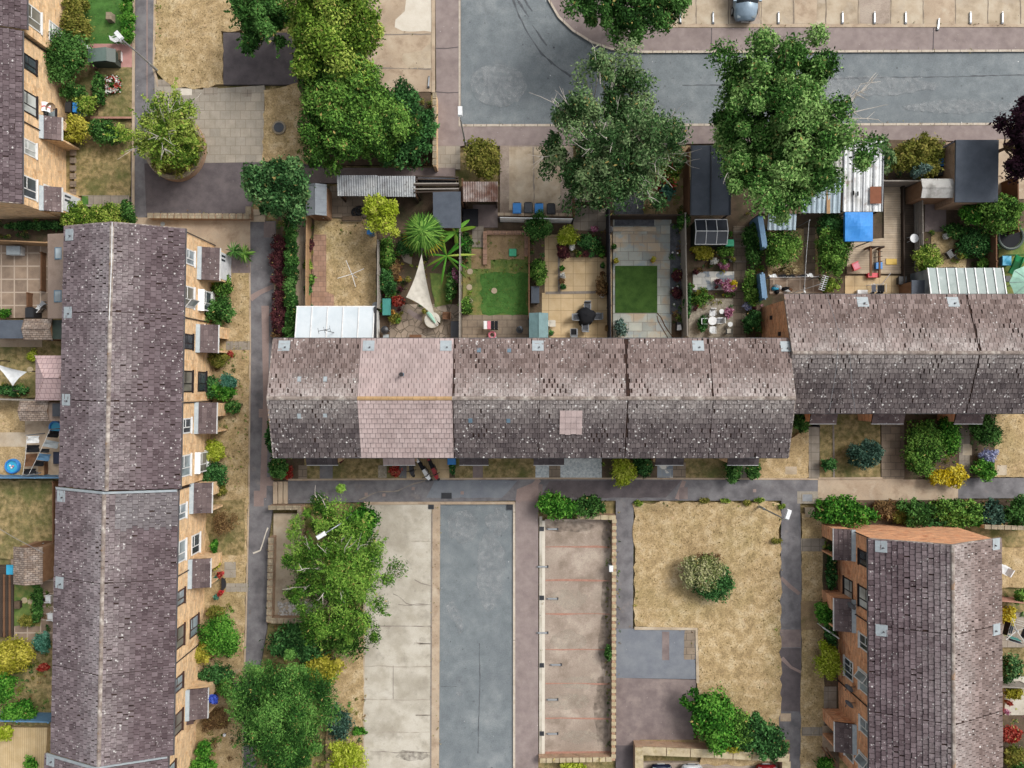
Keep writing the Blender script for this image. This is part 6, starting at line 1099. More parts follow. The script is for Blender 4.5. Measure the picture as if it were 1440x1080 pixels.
# ---- cars
def car(label, px, py, m, heading, L=4.1, W=1.75):
    x,y = G(px,py,.5); t = T('parked_car',label,'car',(0,0,0),None); nx = 8
    prof = [(-2.05,.35,.55,.62),(-2.0,.3,.75,.74),(-1.5,.25,.88,.84),(-.6,.25,.95,.87),(.6,.25,.96,.875),(1.2,.25,.92,.86),(1.75,.27,.78,.78),(2.0,.32,.62,.66),(2.06,.4,.52,.5)]
    mb = MB(); v = []
    for px_,z0,z1,hw in prof: v += [(px_,-hw*.94,z0),(px_,-hw,(z0+z1)/2),(px_,-hw*.86,z1),(px_,0,z1+.05),(px_,hw*.86,z1),(px_,hw,(z0+z1)/2),(px_,hw*.94,z0)]
    f = []
    for i in range(len(prof)-1):
        for k in range(7): f.append((i*7+k,i*7+(k+1)%7,(i+1)*7+(k+1)%7,(i+1)*7+k))
    f += [tuple(range(6,-1,-1)),tuple((len(prof)-1)*7+k for k in range(7))]; mb.add(v,f); build('car_body',mb,M[m],t,smooth=True)
    cb = MB(); v = []
    for z,x0,x1,hw in ((.93,-1.75,1.05,.74),(1.4,-1.25,.35,.58),(1.47,-1.0,.1,.5)): v += [(x0,-hw,z),(x1,-hw,z),(x1,hw,z),(x0,hw,z)]
    f = [(8,9,10,11)]
    for r in (0,4): f += [(r+k,r+(k+1)%4,r+(k+1)%4+4,r+k+4) for k in range(4)]
    cb.add(v,f); build('windows',cb,M['wind'],t)
    rb = MB(); v = []
    for z,x0,x1,hw in ((1.405,-1.25,.33,.585),(1.5,-.98,.08,.5)): v += [(x0,-hw,z),(x1,-hw,z),(x1,hw,z),(x0,hw,z)]
    rb.hexa(v); build('car_roof',rb,M[m],t)
    for sx in (-1.25,1.3):
        for sy in (-1,1):
            wb = MB(); wb.tube([(sx,sy*.62,.31),(sx,sy*.86,.31)],.31,16); w = build('wheel',wb,M['tyre_rub'],t); hb = MB(); hb.tube([(sx,sy*.862,.31),(sx,sy*.88,.31)],.19,12); build('rim',hb,M['steel'],w)
    for sy in (-1,1):
        lb = MB(); lb.hexa([(1.72,sy*.5-.14,.62),(2.0,sy*.5-.12,.56),(2.0,sy*.5+.1,.56),(1.72,sy*.55+.16,.62),(1.7,sy*.5-.14,.8),(1.93,sy*.5-.12,.7),(1.93,sy*.5+.1,.7),(1.7,sy*.55+.16,.8)]); build('headlight',lb,M['pane'],t)
        mb = MB(); mb.box(.75,.95,sy*.88-.1,sy*.88+.1,.92,1.05); build('wing_mirror',mb,M[m],t)
        tb = MB(); tb.box(-2.06,-1.98,sy*.55-.14,sy*.55+.14,.6,.75); build('tail_light',tb,M['red_plastic'],t)
    gb = MB(); gb.box(2.02,2.075,-.4,.4,.42,.52); build('grille',gb,M['black_plastic'],t); pb = MB(); pb.box(2.076,2.085,-.26,.26,.36,.46); build('number_plate',pb,M['white'],t)
    t.location = (x,y,0); t.rotation_euler.z = heading; return t
for m_,c in (('car_blue','8fa3b3'),('car_navy','1f2740'),('car_white','e4e8ec'),('car_red','8c2026')): plain(m_,c,.18,.25,.6)
car('blue-grey hatchback parked nose to the kerb, cut by the top edge',1048,-12,'car_blue',-pi/2); 
cz = -.05
for px_,m_,lb in ((930,'car_navy','dark navy car at the bottom edge below the lichen wall'),(973,'car_white','white car between the navy and red ones at the bottom edge'),(1078,'car_red','dark red car at the bottom edge near the right end of the wall')): c_ = car(lb,px_,1117,m_,pi/2)
# ---------------------------------------------------------------- small things in the gardens
def thing(name, label, cat, px, py, z=0., group=None):
    x,y = G(px,py,z); t = T(name,label,cat,(x,y,0),group); return t,x,y
def pot(label, px, py, m='terracotta', plant='md', r=.16, h=.3, group=None, pr=.22):
    t,x,y = thing('flower_pot',label,'plant pot',px,py,.3,group); mb = MB(); mb.lathe((x,y,0),[(r*.7,0),(r,h),(r*1.1,h+.01),(r*1.1,h+.05),(r*.95,h+.05),(r*.9,h-.02)],12); build('pot',mb,M[m],t)
    if plant:
        rng = np.random.default_rng(PL[0]+900); PL[0] += 1; p,nr,tn,_,_ = crown_pts(pr,pr,pr*.8,110,8,.5,rng=rng); quad_obj('plant',leaf_geo(p,nr,.075,.5,rng)+np.array((x,y,h+.16)),tn,M['leaf_'+plant],t)
    return t
pots = [('small green potted plant by the dark patio edge',790,378,'black_plastic','grn'),('small pot with white flowers below the green one',791,388,'white','whitef'),('brown pot with a dark plant by the patio divider',790,396,'terracotta','brown'),('black pot at the lower end of the patio divider',791,404,'black_plastic','ivy'),('dark leafy pot by the black fence of the cream patio',847,374,'black_plastic','dk'),('terracotta pot with orange plant by the black fence',847,385,'terracotta','brown'),('white flowered pot under the salmon acer',846,415,'white','whitef'),('pot of white flowers beside the lime ball bush',804,349,'white','whitef'),('leafy green pot in the row below the flowering bed',814,358,'terracotta','md'),('red pot in the row below the flowering bed',823,358,'terracotta','redp'),('dark pot in the row below the flowering bed',832,359,'black_plastic','ivy'),('bright green pot at the right end of the row below the bed',846,360,'terracotta','grn'),('black pot at the corner of the teal shed',775,469,'black_plastic','ivy'),
('olive plant pot on the slate patio edge near the turf',918,366,'terracotta','gold'),('small pot at the left edge of the slate patio, upper',864,347,'black_plastic','dk'),('small pot at the left edge of the slate patio, lower',866,367,'terracotta','gold'),('pot with a dark plant at the foot of the black fence',854,462,'terracotta','brown'),
('red potted plant in the porch of the third left-terrace house',312,581,'terracotta','red'),('red tub on the lawn under the eave of the middle terrace',479,647,'red_plastic','redp'),('black pot on the dark border by the shingle shed',58,845,'black_plastic','dk'),('small pot by the slab path near the mini greenhouse',1026,330,'terracotta','md'),('orange pot near the brick path in the palm garden',553,440,'terracotta','orange'),('dark pot on the crazy paving by the border',560,451,'black_plastic','md'),('pink pot at the right edge beside the pale patio',1414,1000,'pink_plastic','pinkf'),('red pot above the pink one at the right edge',1418,988,'terracotta','red'),('little round pot by the bottom edge at the right border',1422,1076,'yellow_plastic','gold'),('red flowers in a pot by the second left porch',325,498,'terracotta','red')]
for a in pots: pot(*a)
for k,(x,y,m,pl) in enumerate(((311,807,'red_plastic','red'),(306,812,'teal_pot','teal'),(306,838,'teal_pot','teal'),(311,833,'red_plastic','red'),(316,881,'red_plastic','red'),(308,890,'teal_pot','teal'))): pot(['red tub at the pot-hung doorway, upper pair','teal tub at the pot-hung doorway, upper pair','teal tub at the pot-hung doorway, lower pair','red tub at the pot-hung doorway, lower pair','red tub above the large round bush by the left terrace','teal tub touching the large round bush by the left terrace'][k],x,y,m,pl,.17,.4)
t,x,y = thing('doormat_bench','black half-round bench between the red and teal tubs','bench',314,821,.3); mb = MB(); mb.prism([(x-.1+.45*cos(a)*.7,y+.45*sin(a)) for a in [-pi/2+k*pi/10 for k in range(11)]],.32,.4); build('seat',mb,M['black_plastic'],t); [build('leg',bx(x+.0,x+.06,y+s*.3-.03,y+s*.3+.03,0,.32),M['dark_steel'],t) for s in (-1,1)]
t,x,y = thing('hanging_basket','blue flowered hanging basket by the lowest left porch','basket',301,981,1.9); mb = MB(); mb.lathe((x,y,1.6),[(.05,0),(.2,.12),(.24,.25)],12); build('basket',mb,M['navy'],t); rng = np.random.default_rng(4); p,nr,tn,_,_ = crown_pts(.36,.42,.25,260,14,.45,rng=rng)
plain('petal_blue','3f5fd6',.6); quad_obj('flowers',leaf_geo(p,nr,.09,.8,rng)+np.array((x,y,1.95)),tn,M['petal_blue'],t); mb = MB(); mb.tube([(x,y,2.2),(x,y,1.9)],.01,4); mb.tube([(x,y,2.2),(x-.75,y,2.25)],.02,5); build('bracket',mb,M['dark_steel'],t)
t,x,y = thing('lawn_light','small white globe light on the lawn near the bottom left','garden light',316,1033,.3); mb = MB(); mb.tube([(x,y,0),(x,y,.25)],.03,6); build('stake',mb,M['dark_steel'],t); mb = MB(); mb.lathe((x,y,.25),[(.04,0),(.11,.08),(.11,.15),(.04,.23)],10); build('globe',mb,M['white'],t)
# ---- shade sail
def sail(label, corners, m, sagy=.18, group=None, poles=True):
    P = [np.array(G3(*c)) for c in corners]; c0 = sum(P)/len(P); t = T('shade_sail',label,'shade sail',(c0[0],c0[1],0),group); n = 14; mb = MB(); idx = {}
    for i in range(n+1):
        for j in range(n+1-i):
            a,b = i/n,j/n; c = 1-a-b; q = P[0]*a+P[1]*b+P[2]*c; e = (a*b+b*c+c*a); q = q+(c0-q)*(.55*(a*b+b*c+c*a-9*a*b*c*.75)) - np.array((0,0,.35*9*a*b*c+.04*sin(14*(a-b))*e)); idx[i,j] = len(mb.v); mb.v.append(tuple(q))
    for i in range(n):
        for j in range(n-i):
            mb.f.append((idx[i,j],idx[i+1,j],idx[i,j+1])); mb.m.append(0); mb.t.append(.5); mb.r.append(0)
            if j < n-i-1: mb.f.append((idx[i+1,j],idx[i+1,j+1],idx[i,j+1])); mb.m.append(0); mb.t.append(.5); mb.r.append(0)
    build('sail_cloth',mb,M[m],t,smooth=True)
    for p in P:
        d = (p-c0)/np.linalg.norm(p-c0); e = p+d*.35; mb = MB(); mb.tube([tuple(p),tuple(e)],.012,4); build('cord',mb,M['dark_steel'],t)
        if poles: mb = MB(); mb.tube([(e[0],e[1],-.1),tuple(e)],.04,7); build('pole',mb,M['wood_dark'],t)
    return t
sail('cream triangular shade sail stretched over the palm garden',[(593,357,2.7),(571,418,2.1),(612,446,1.9)],'cream_fab')
sail('white crumpled sail on a frame over the lawn at the left edge',[(-8,511,1.9),(38,523,1.5),(18,543,1.2)],'white')
S('garden_path', [(575,434),(585,440),(600,448),(596,453),(582,447),(572,439)], 'tar_pink', .02); S('stone_ring', [(608+15*cos(k*pi/10),448+15*sin(k*pi/10)) for k in range(20)], 'coping', .03); S('circular_step', [(580+R(-1,1)+14*cos(k*pi/10+1.6)*1.3,352+20*sin(k*pi/10+1.6)) for k in range(11)], 'wood_plank', .05)
# ---- tables and chairs
def rtable(label, px, py, r, m, h=.72, name='garden_table'):
    t,x,y = thing(name,label,'table',px,py,h); mb = MB(); mb.lathe((x,y,h-.04),[(r,0),(r,.04)],24); build('tabletop',mb,M[m],t)
    for k in range(4): a = k*pi/2+.78; mb = MB(); mb.tube([(x+r*.75*cos(a),y+r*.75*sin(a),0),(x+r*.6*cos(a),y+r*.6*sin(a),h-.041)],.025,5); build('leg',mb,M[m],t)
    return t,x,y
def chair(label, px, py, ang, m, group=None, back=True, cush=None, s=1.):
    t,x,y = thing('garden_chair',label,'chair',px,py,.5,group); d = (cos(ang),sin(ang)); q = (-d[1],d[0])
    def P(a,b,z): return (x+d[0]*a*s+q[0]*b*s, y+d[1]*a*s+q[1]*b*s, z)
    def hb(a0,a1,b0,b1,z0,z1,tl=0): mb = MB(); mb.hexa([P(a0,b0,z0),P(a1,b0,z0),P(a1,b1,z0),P(a0,b1,z0),P(a0-tl,b0,z1),P(a1-tl,b0,z1),P(a1-tl,b1,z1),P(a0-tl,b1,z1)]); return mb
    build('seat',hb(-.22,.24,-.23,.23,.4,.44),M[m],t)
    if cush: build('cushion',hb(-.16,.21,-.18,.18,.442,.5),M[cush],t)
    if back: build('backrest',hb(-.27,-.22,-.23,.23,.38,.85,.1),M[m],t)
    for b in (-.25,.21): build('armrest',hb(-.24,.2,b,b+.04,.62,.65),M[m],t)
    for a in (-.2,.2):
        for b in (-.22,.22): mb = MB(); mb.tube([P(a,b,0),P(a*.9,b*.95,.4)],.02,5); build('leg',mb,M[m],t)
    return t
rtable('white round table with four plastic chairs in the mosaic garden',1002,451,.3,'white')
for k,(x,y,a,lb) in enumerate(((1002,440,-pi/2,'white plastic chair above the white round table'),(1012,451,pi,'white plastic chair right of the white round table'),(1002,463,pi/2,'white plastic chair below the white round table'),(991,452,0,'white plastic chair left of the white round table'))): chair(lb,x,y,a,'white','white chairs round the table',s=.85,cush='grey_plastic' if k in (1,3) else None)
rtable('round stone table with a folded mint parasol in the palm garden',608,450,.55,'cream_fab'); t,x,y = thing('folded_parasol','mint green parasol lying on the round stone table','parasol',607,446,.8); mb = MB(); mb.tube([(x-.25,y+.35,.78),(x+.05,y-.1,.8),(x+.25,y-.4,.8)],[.16,.12,.05],8); build('folded_canopy',mb,M['mint_fab'],t); mb = MB(); mb.tube([(x+.25,y-.4,.8),(x+.4,y-.62,.8)],.02,5); build('pole',mb,M['white'],t)
chair('brown wooden chair beside the round stone table',627,444,pi,'wood_brown',back=True)
t,x,y = thing('covered_table','patio table shrouded in a black cover between four grey chairs','table',825,444,.75); mb = MB(); v = []; n = 20
for r,z in ((.0,.9),(.35,.86),(.55,.76),(.62,.5),(.66,.12)):
    for k in range(n): a = 2*pi*k/n; rr = r*(1+.1*sin(3*a+1)+.07*sin(5*a)*(r>.5)); v.append((x+rr*cos(a),y+rr*sin(a),z+R(-.02,.02)))
mb.add(v,[(i*n+k,i*n+(k+1)%n,(i+1)*n+(k+1)%n,(i+1)*n+k) for i in range(4) for k in range(n)]); build('cover',mb,M['black_fab'],t,smooth=True)
build('tabletop',bx(x-.4,x+.4,y-.4,y+.4,.68,.72),M['dark_steel'],t); [build('leg',bx(x+a*.35-.03,x+a*.35+.03,y+b*.35-.03,y+b*.35+.03,0,.68),M['dark_steel'],t) for a in (-1,1) for b in (-1,1)]
for x,y,a,lb in ((826,431,-pi/2,'grey chair above the black covered table'),(811,446,0,'grey chair left of the black covered table'),(840,445,pi,'grey chair right of the black covered table'),(823,460,pi/2,'grey chair below the black covered table')): chair(lb,x,y,a,'grey_plastic','grey chairs round the covered table',cush='dark_steel')
chair('chair with a black seat pad against the house on the cream patio',807,467,pi/2,'grey_plastic',cush='black_fab',s=1.05); chair('cream wire chair beside the teal shed',777,455,0,'cream_fab',s=.9)
for x,y,lb in ((54,434,'white wire chair on the old grid patio, right'),(59,428,'grey wire chair on the old grid patio, upper right')): chair(lb,x,y,2.4,'white' if x<57 else 'grey_plastic',s=.8)
for x,y,lb in ((68,842,'white chair by the lower left house wall, upper'),(71,867,'white chair by the lower left house wall, lower')): chair(lb,x,y,pi,'white',s=1.,cush='white')
chair('black garden chair on the sand lawn',1336,357,.6,'black_plastic'); chair('white plastic chair beyond the right roof edge',1412,801,2.6,'white',s=1.2); chair('white bistro chair on the bright lawn by the lamp post',163,55,.3,'white',s=.7); chair('white bistro chair nearer the path on the bright lawn',171,56,2.8,'white',s=.7); chair('black stool with lilac cushion by the white table',1025,466,pi/2,'black_plastic',back=False,cush='cream_fab',s=.8)
for x,y,lb in ((1015,438,'round white stool above the white chairs'),(1027,456,'round white stool near the slab path')): rtable(lb,x,y,.17,'white',.42,'stool')
rtable('oval white table on the dark decking strip',1286,335,.3,'white')
t,x,y = thing('folded_chair','folded chair with a white towel on the slate patio',"chair",955,459,.5); build('frame',bx(x-.14,x+.14,y-.3,y+.3,.02,.5),M['black_plastic'],t); mb = MB(); mb.hexa([(x-.16,y-.28,.502),(x+.17,y-.24,.502),(x+.1,y+.12,.502),(x-.13,y+.1,.502),(x-.16,y-.28,.56),(x+.17,y-.24,.58),(x+.1,y+.12,.57),(x-.13,y+.1,.56)]); build('towel',mb,M['white'],t)
# ---- boxes, butts and other boxy things with their own parts
def boxy(name, label, cat, x0,y0,x1,y1,h, m, lidm=None, z0=0., lid='lid', taper=.02, extra=None, group=None):
    a,c,b,d = R4(x0,y0,x1,y1,h); t = T(name,label,cat,((a+c)/2,(b+d)/2,z0),group); mb = MB(); k = taper
    mb.hexa([(a+k,b+k,z0),(c-k,b+k,z0),(c-k,d-k,z0),(a+k,d-k,z0),(a,b,h-.05),(c,b,h-.05),(c,d,h-.05),(a,d,h-.05)]); build('box_body',mb,M[m],t)
    if lidm: mb = MB(); e = .025; mb.hexa([(a-e,b-e,h-.048),(c+e,b-e,h-.048),(c+e,d+e,h-.048),(a-e,d+e,h-.048),(a,b,h+.02),(c,b,h+.02),(c,d,h+.02),(a,d,h+.02)]); build(lid,mb,M[lidm],t)
    return t
boxy('water_tank','bright blue water tank in the dry lawn garden under the yellow-green tree','tank',516,308,523,329,1.0,'blue_paint','blue_bin'); boxy('storage_box','grey storage box on the cream patio by the fence','box',747,403,758,426,.6,'grey_plastic','felt_dark'); boxy('storage_box','teal upturned lid on the raised bed of the lawn garden','box',716,350,726,360,.2,'green_plastic','green_plastic',taper=.08).rotation_euler.z = 0.
boxy('compost_bin','bright green compost bin beside the mini greenhouse','compost bin',1021,337,1032,346,.8,'green_plastic','green_plastic',taper=.06); boxy('crate','blue crate inside the timber frame on the decking','crate',1232,369,1241,378,.4,'blue_bin','blue_bin'); boxy('wood_board','yellow board lying on the decking','board',1246,364,1261,372,.14,'yellow_plastic','yellow_plastic'); boxy('plastic_seat','red plastic seat on the decking step','seat',1221,384,1236,390,.35,'red_plastic','red_plastic')
boxy('toy_table','pale blue play table beside the green slide','toy',1410,360,1422,373,.45,'blue_paint','pool_blue'); boxy('storage_box','white plastic table by the end fence of the old grid patio','box',9,346,28,358,.6,'white','plate'); boxy('planter_trough','white trough of pots under the long grey lean-to','planter',481,304,508,310,.35,'white','soil',lid='compost'); boxy('folded_sheet','bright blue sheet on the dark decking at the left edge','sheet',9,795,18,808,.12,'pool_blue','pool_blue'); boxy('barbecue_bin','black bag of rubbish on the store patio, bulging','bag',651,294,672,318,.7,'black_fab','black_fab',taper=.12)
boxy('storage_box','black chest at the right fence of the palm garden','box',634,452,645,474,.6,'black_plastic','dark_steel'); boxy('plant_stand','rack with a teal watering can in the palm garden','rack',538,420,549,443,.7,'wood_dark','teal_pot',taper=.05); boxy('log_bench','reddish wooden bench against the house in the palm garden','bench',576,471,592,477,.4,'redline','wood_brown')
boxy('planter_trough','trough of white pebbles under the second left porch eave','planter',330,650,333,655,.3,'white','soil',lid='compost') if 0 else None
boxy('garden_ornament','small stone ornament in the middle of the bright lawn','ornament',149,17,156,27,.5,'coping','coping',taper=-.05); boxy('planter_trough','white square planter by the garden store','planter',160,71,169,84,.4,'white','soil',lid='compost')
boxy('garden_pot','dark round-edged tub on the lower deck edge near the sunroom','tub',1264,389,1275,400,.45,'black_plastic','black_plastic',taper=.05); boxy('junk_heap','heap of teal and white odds and ends by the square shed','junk',60,794,74,812,.5,'teal_pot','plate',taper=.0)
boxy('laundry_bag','navy bag beside the laundry on the small patio','bag',75,636,84,652,.5,'navy','navy',taper=.08); boxy('step_box','white step box against the upper right house','box',1206,408,1220,415,.3,'white','white'); boxy('sorting_crate','grey tray leaning near the dark pot','tray',1276,406,1287,412,.3,'grey_plastic','plate')
# garden store with sloping grey-green lid
a,c,b,d = R4(122,67,150,86,1.2); t = T('garden_store','low grey-green garden store with sloping lid in the upper left garden','store',((a+c)/2,(b+d)/2,0)); build('store_body',bx(a+.04,c+.35,b+.04,d-.04,-.02,1.0),M['store_dark'],t); mb = MB(); mb.hexa([(a,b,1.01),(c,b,1.25),(c,d,1.25),(a,d,1.01),(a,b,1.06),(c,b,1.3),(c,d,1.3),(a,d,1.06)]); build('lid',mb,M['store_green'],t); mb = MB(); mb.hexa([(c+.01,b,1.2),(c+.5,b,.95),(c+.5,d,.95),(c+.01,d,1.2),(c+.01,b,1.26),(c+.5,b,1.0),(c+.5,d,1.0),(c+.01,d,1.26)]); build('sloping_front',mb,M['store_dark'],t)
# ---- flag on the upper left house
t,x,y = thing('flag','white flag with a red cross hanging from an upper left window','flag',54,147,2.7); n = 12; 
def fz(i,j): return (x-.48+.96*i/n, y+.3-.62*j/6+.04*sin(i*.9), 2.75-.55*i/n+.03*sin(i*1.3+j))
mb = MB(); mb.add([fz(i,j) for i in range(n+1) for j in range(7)],[(i*7+j,i*7+j+1,i*7+j+8,i*7+j+7) for i in range(n) for j in range(6)]); build('flag_cloth',mb,M['white'],t,smooth=True)
mb = MB()
for i in range(n): mb.add([tuple(np.array(fz(i+e,3+s))+np.array((0,.03*(-1 if s else 1) if 0 else 0,.012))) for e,s in ((0,-.35),(1,-.35),(1,.35),(0,.35))],[(0,1,2,3)])
mb.add([tuple(np.array(fz(6+e,j))+np.array((0,0,.014))) for j in range(7) for e in (-.6,.6)],[(2*j,2*j+1,2*j+3,2*j+2) for j in range(6)]); build('red_cross',mb,M['red_plastic'],t)
mb = MB(); mb.tube([(x-.5,y+.3,2.78),(x-.5,y-.34,2.78)],.02,5); mb.tube([(x-.5,y,2.78),(x-.62,y,2.8)],.02,5); build('flag_pole',mb,M['white'],t)
t,x,y = thing('handrail','white sloping handrail by the second porch of the lower right terrace','handrail',1168,888,.9); p,q = G3(1157,882,.9),G3(1180,898,.95); mb = MB(); mb.tube([p,q],.05,6); build('rail',mb,M['white'],t); [build('post',MB().tube([(e[0],e[1],-.1),e],.03,6),M['white'],t) for e in (p,q)]
t,x,y = thing('garden_gate','white picket panel leaning beside the big dark bush, upper left','fence',106,52,.9); p,q = G(93,40,.9),G(121,66,.9)
for k in range(9): f = k/8; mb = MB(); X,Y = p[0]+(q[0]-p[0])*f,p[1]+(q[1]-p[1])*f; mb.box(X-.05,X+.05,Y-.05,Y+.05,0,.9); build('picket',mb,M['white'],t)
for z in (.3,.75): mb = MB(); mb.beam((p[0]+.08,p[1]+.08),(q[0]+.08,q[1]+.08),.05,z,z+.08); build('rail',mb,M['white'],t)
t,x,y = thing('timber_rail','two brown timber rails at the lowest porch of the lower right terrace','rail',1166,1062,.6)
for k in (0,1): p,q = G(1157+5*k,1052,.7),G(1174+5*k,1078,.7); mb = MB(); mb.beam(p,q,.1,.6,.7); build('rail',mb,M['wood_brown'],t)
mb = MB(); mb.tube([(*G(1160,1056,.6),-.1),(*G(1160,1056,.6),.6)],.04,6); mb.tube([(*G(1174,1076,.6),-.1),(*G(1174,1076,.6),.6)],.04,6); build('post',mb,M['wood_brown'],t)
# ---- rotary dryers and aerials
def dryer(label, px, py, rot, r=1.1, h=1.8, cloth=(), name='rotary_dryer', m='white'):
    t,x,y = thing(name,label,'clothes dryer',px,py,h); mb = MB(); mb.tube([(x,y,-.1),(x,y,h)],.03,6); build('pole',mb,M[m],t); E = []
    for k in range(4): a = rot+k*pi/2; e = (x+r*cos(a),y+r*sin(a),h+.15); E.append(e); mb = MB(); mb.tube([(x,y,h-.15),e],.018,5); build('arm',mb,M[m],t)
    if cloth or name == 'rotary_dryer':
        mb = MB()
        for f in ((1.,.8,.6) if cloth else (1.,)):
            pts = [tuple(np.array((x,y,h))+(np.array(e)-np.array((x,y,h)))*f) for e in E]
            for k in range(4): mb.tube([pts[k],pts[(k+1)%4]],.006,3)
        if cloth: build('line',mb,M['white'],t)
    for (k,f,m_) in cloth:
        p = np.array((x,y,h))+(np.array(E[k])-np.array((x,y,h)))*f; q = np.array((x,y,h))+(np.array(E[(k+1)%4])-np.array((x,y,h)))*f; mb = MB(); s,e = p*.8+q*.2,p*.2+q*.8; o = np.array((x,y,0))-np.array((p[0],p[1],0)); o = o/np.linalg.norm(o)*.14
        mb.add([tuple(s),tuple(e),tuple(e+o-np.array((0,0,.6))),tuple(s+o-np.array((0,0,.7)))],[(0,1,2,3)]); build('garment',mb,M[m_],t)
    return t
dryer('bare white rotary dryer on the dry lawn of the first back garden',494,385,.35,.95)
dryer('rotary dryer hung with dark clothes at the right edge',1432,888,.5,1.05,1.9,((0,1.,'navy'),(1,1.,'black_fab'),(2,.8,'teal_pot'),(3,1.,'navy'),(1,.6,'blue_paint'),(2,1.,'navy')))
def aerial(label, px, py, z, ang, m, n=7, L=.9, bo=0.):
    t,x,y = thing('tv_aerial',label,'aerial',px,py,z); d = (cos(ang),sin(ang)); q = (-d[1],d[0]); mb = MB(); mb.tube([(x,y,bo),(x,y,z)],.025,6); build('mast',mb,M[m],t); mb = MB(); mb.tube([(x-d[0]*L*.5,y-d[1]*L*.5,z),(x+d[0]*L*.5,y+d[1]*L*.5,z)],.02,5); build('boom',mb,M[m],t)
    for k in range(n): f = -.5+k/(n-1); mb = MB(); w = .2; mb.tube([(x+d[0]*L*f-q[0]*w,y+d[1]*L*f-q[1]*w,z+.02),(x+d[0]*L*f+q[0]*w,y+d[1]*L*f+q[1]*w,z+.02)],.013,4); build('element',mb,M[m],t)
aerial('pale television aerial above the bushes at the edge of the upper right terrace',1158,398,5.6,1.25,'white',8,.9)
aerial('dark television aerial standing over the white conservatory',456,464,5.,.2,'dark_steel',3,.75)
# ---- washing lines
def washing(label, p, q, h, clothes, name='washing_line', sw=.4):
    a,b = np.array(G3(*p,h)),np.array(G3(*q,h)); t = T(name,label,'washing line',(a[0],a[1],0)); mb = MB(); mb.tube([tuple(a),tuple((a+b)/2-np.array((0,0,.08))),tuple(b)],.012,4); build('line',mb,M['white'],t)
    for e in (a,b): mb = MB(); mb.tube([(e[0],e[1],-.1),(e[0],e[1],h+.1)],.035,6); build('post',mb,M['grey_plastic'],t)
    u = (b-a)/np.linalg.norm(b-a); nn = np.array((-u[1],u[0],0))
    for f,w,l,m in clothes:
        s = a+(b-a)*f-np.array((0,0,.06)); e = s+u*w; o = nn*R(.12,sw); mb = MB(); g = []
        for j in range(4):
            for i in range(4): k = i/3; v = s+(e-s)*k+o*(j/3)**1.2-np.array((0,0,l*j/3))+nn*.05*sin(i*2+j); g.append(tuple(v))
        mb.add(g,[(j*4+i,j*4+i+1,j*4+i+5,j*4+i+4) for i in range(3) for j in range(3)]); build('garment',mb,M[m],t)
    return t
washing('left washing line with white, black and plum clothes over the small patio',(38,612),(32,668),1.9,[(.02,.5,.7,'white'),(.25,.5,.7,'black_fab'),(.48,.85,.9,'wood_brown'),(.85,.35,.6,'black_fab')],sw=.5)
washing('right washing line with pale blue shirts and dark trousers over the small patio',(70,604),(40,668),1.9,[(.02,.5,.8,'black_fab'),(.22,.5,.7,'plate'),(.42,.3,.7,'dark_steel'),(.52,.5,.7,'blue_paint'),(.68,.4,.6,'black_fab')],sw=.6)
washing('line of purple and white washing on the old patio of the washing garden',(1138,310),(1131,412),2.0,[(.86,.5,.7,'navy'),(.92,.3,.6,'white')])
washing('line strung with black and white clothes at the foot of the washing garden',(1082,390),(1150,389),1.5,[(.02,.5,.3,'white'),(.2,.6,.3,'black_fab'),(.4,.5,.3,'black_fab'),(.6,.6,.3,'black_fab'),(.8,.4,.3,'white')],sw=.3)
t,x,y = thing('laundry_heap','heap of white and black laundry beside the lower blue fence panel','laundry',1098,407,.4); 
for k in range(7): X,Y = x+R(-.7,.9),y+R(-.25,.25); mb = MB(); mb.lathe((X,Y,0),[(.22,0),(.2,.2),(.08,.3)],8,sx=R(.7,1.5),sy=R(.6,1.1)); build('garment',mb,M[['white','black_fab','plate','wood_brown','white','black_fab','pool_blue'][k]],t,smooth=True)
t,x,y = thing('clothes_airer','white folding airer with dark clothes by the upper right house','clothes airer',1236,405,.9)
for k in range(6): mb = MB(); mb.tube([(x-.5+.2*k,y-.3,.9),(x-.5+.2*k,y+.3,.9)],.015,4); build('rail',mb,M['white'],t)
for a in (-1,1): mb = MB(); mb.tube([(x+a*.5,y-.3,0),(x-a*.4,y+.1,.9)],.02,5); mb.tube([(x+a*.5,y+.3,0),(x-a*.4,y+.3,.9)],.02,5); build('leg',mb,M['white'],t)
for k in (0,2,3): mb = MB(); X = x-.5+.2*k; mb.add([(X-.0,y-.25,.92),(X+.28,y-.25,.92),(X+.28,y+.2,.93),(X,y+.2,.93),(X,y-.4,.5),(X+.28,y-.4,.5)],[(0,1,2,3),(4,5,1,0)]); build('garment',mb,M['black_fab' if k else 'navy'],t)
mb = MB(); mb.tube([(x+.15,y+.2,.9),(x+.5,y+.95,1.5)],.025,5); build('prop_pole',mb,M['white'],t)
t,x,y = thing('clothes_airer','low airer with pink, white and black laundry on the brown patio','clothes airer',690,457,.7)
for k in range(4): mb = MB(); mb.add([(x-.48+.25*k,y-.28,.72),(x-.25+.25*k,y-.28,.72),(x-.25+.25*k,y+.28,.72),(x-.48+.25*k,y+.28,.72),(x-.48+.25*k,y-.32,.4),(x-.25+.25*k,y-.32,.4)],[(0,1,2,3),(4,5,1,0)]); build('garment',mb,M[['white','pink_plastic','black_fab','black_fab'][k]],t)
for s in (-1,1): mb = MB(); mb.tube([(x-.5,y+s*.25,0),(x-.5,y+s*.25,.7),(x+.5,y+s*.25,.7),(x+.5,y+s*.25,0)],.018,5); build('frame',mb,M['white'],t)
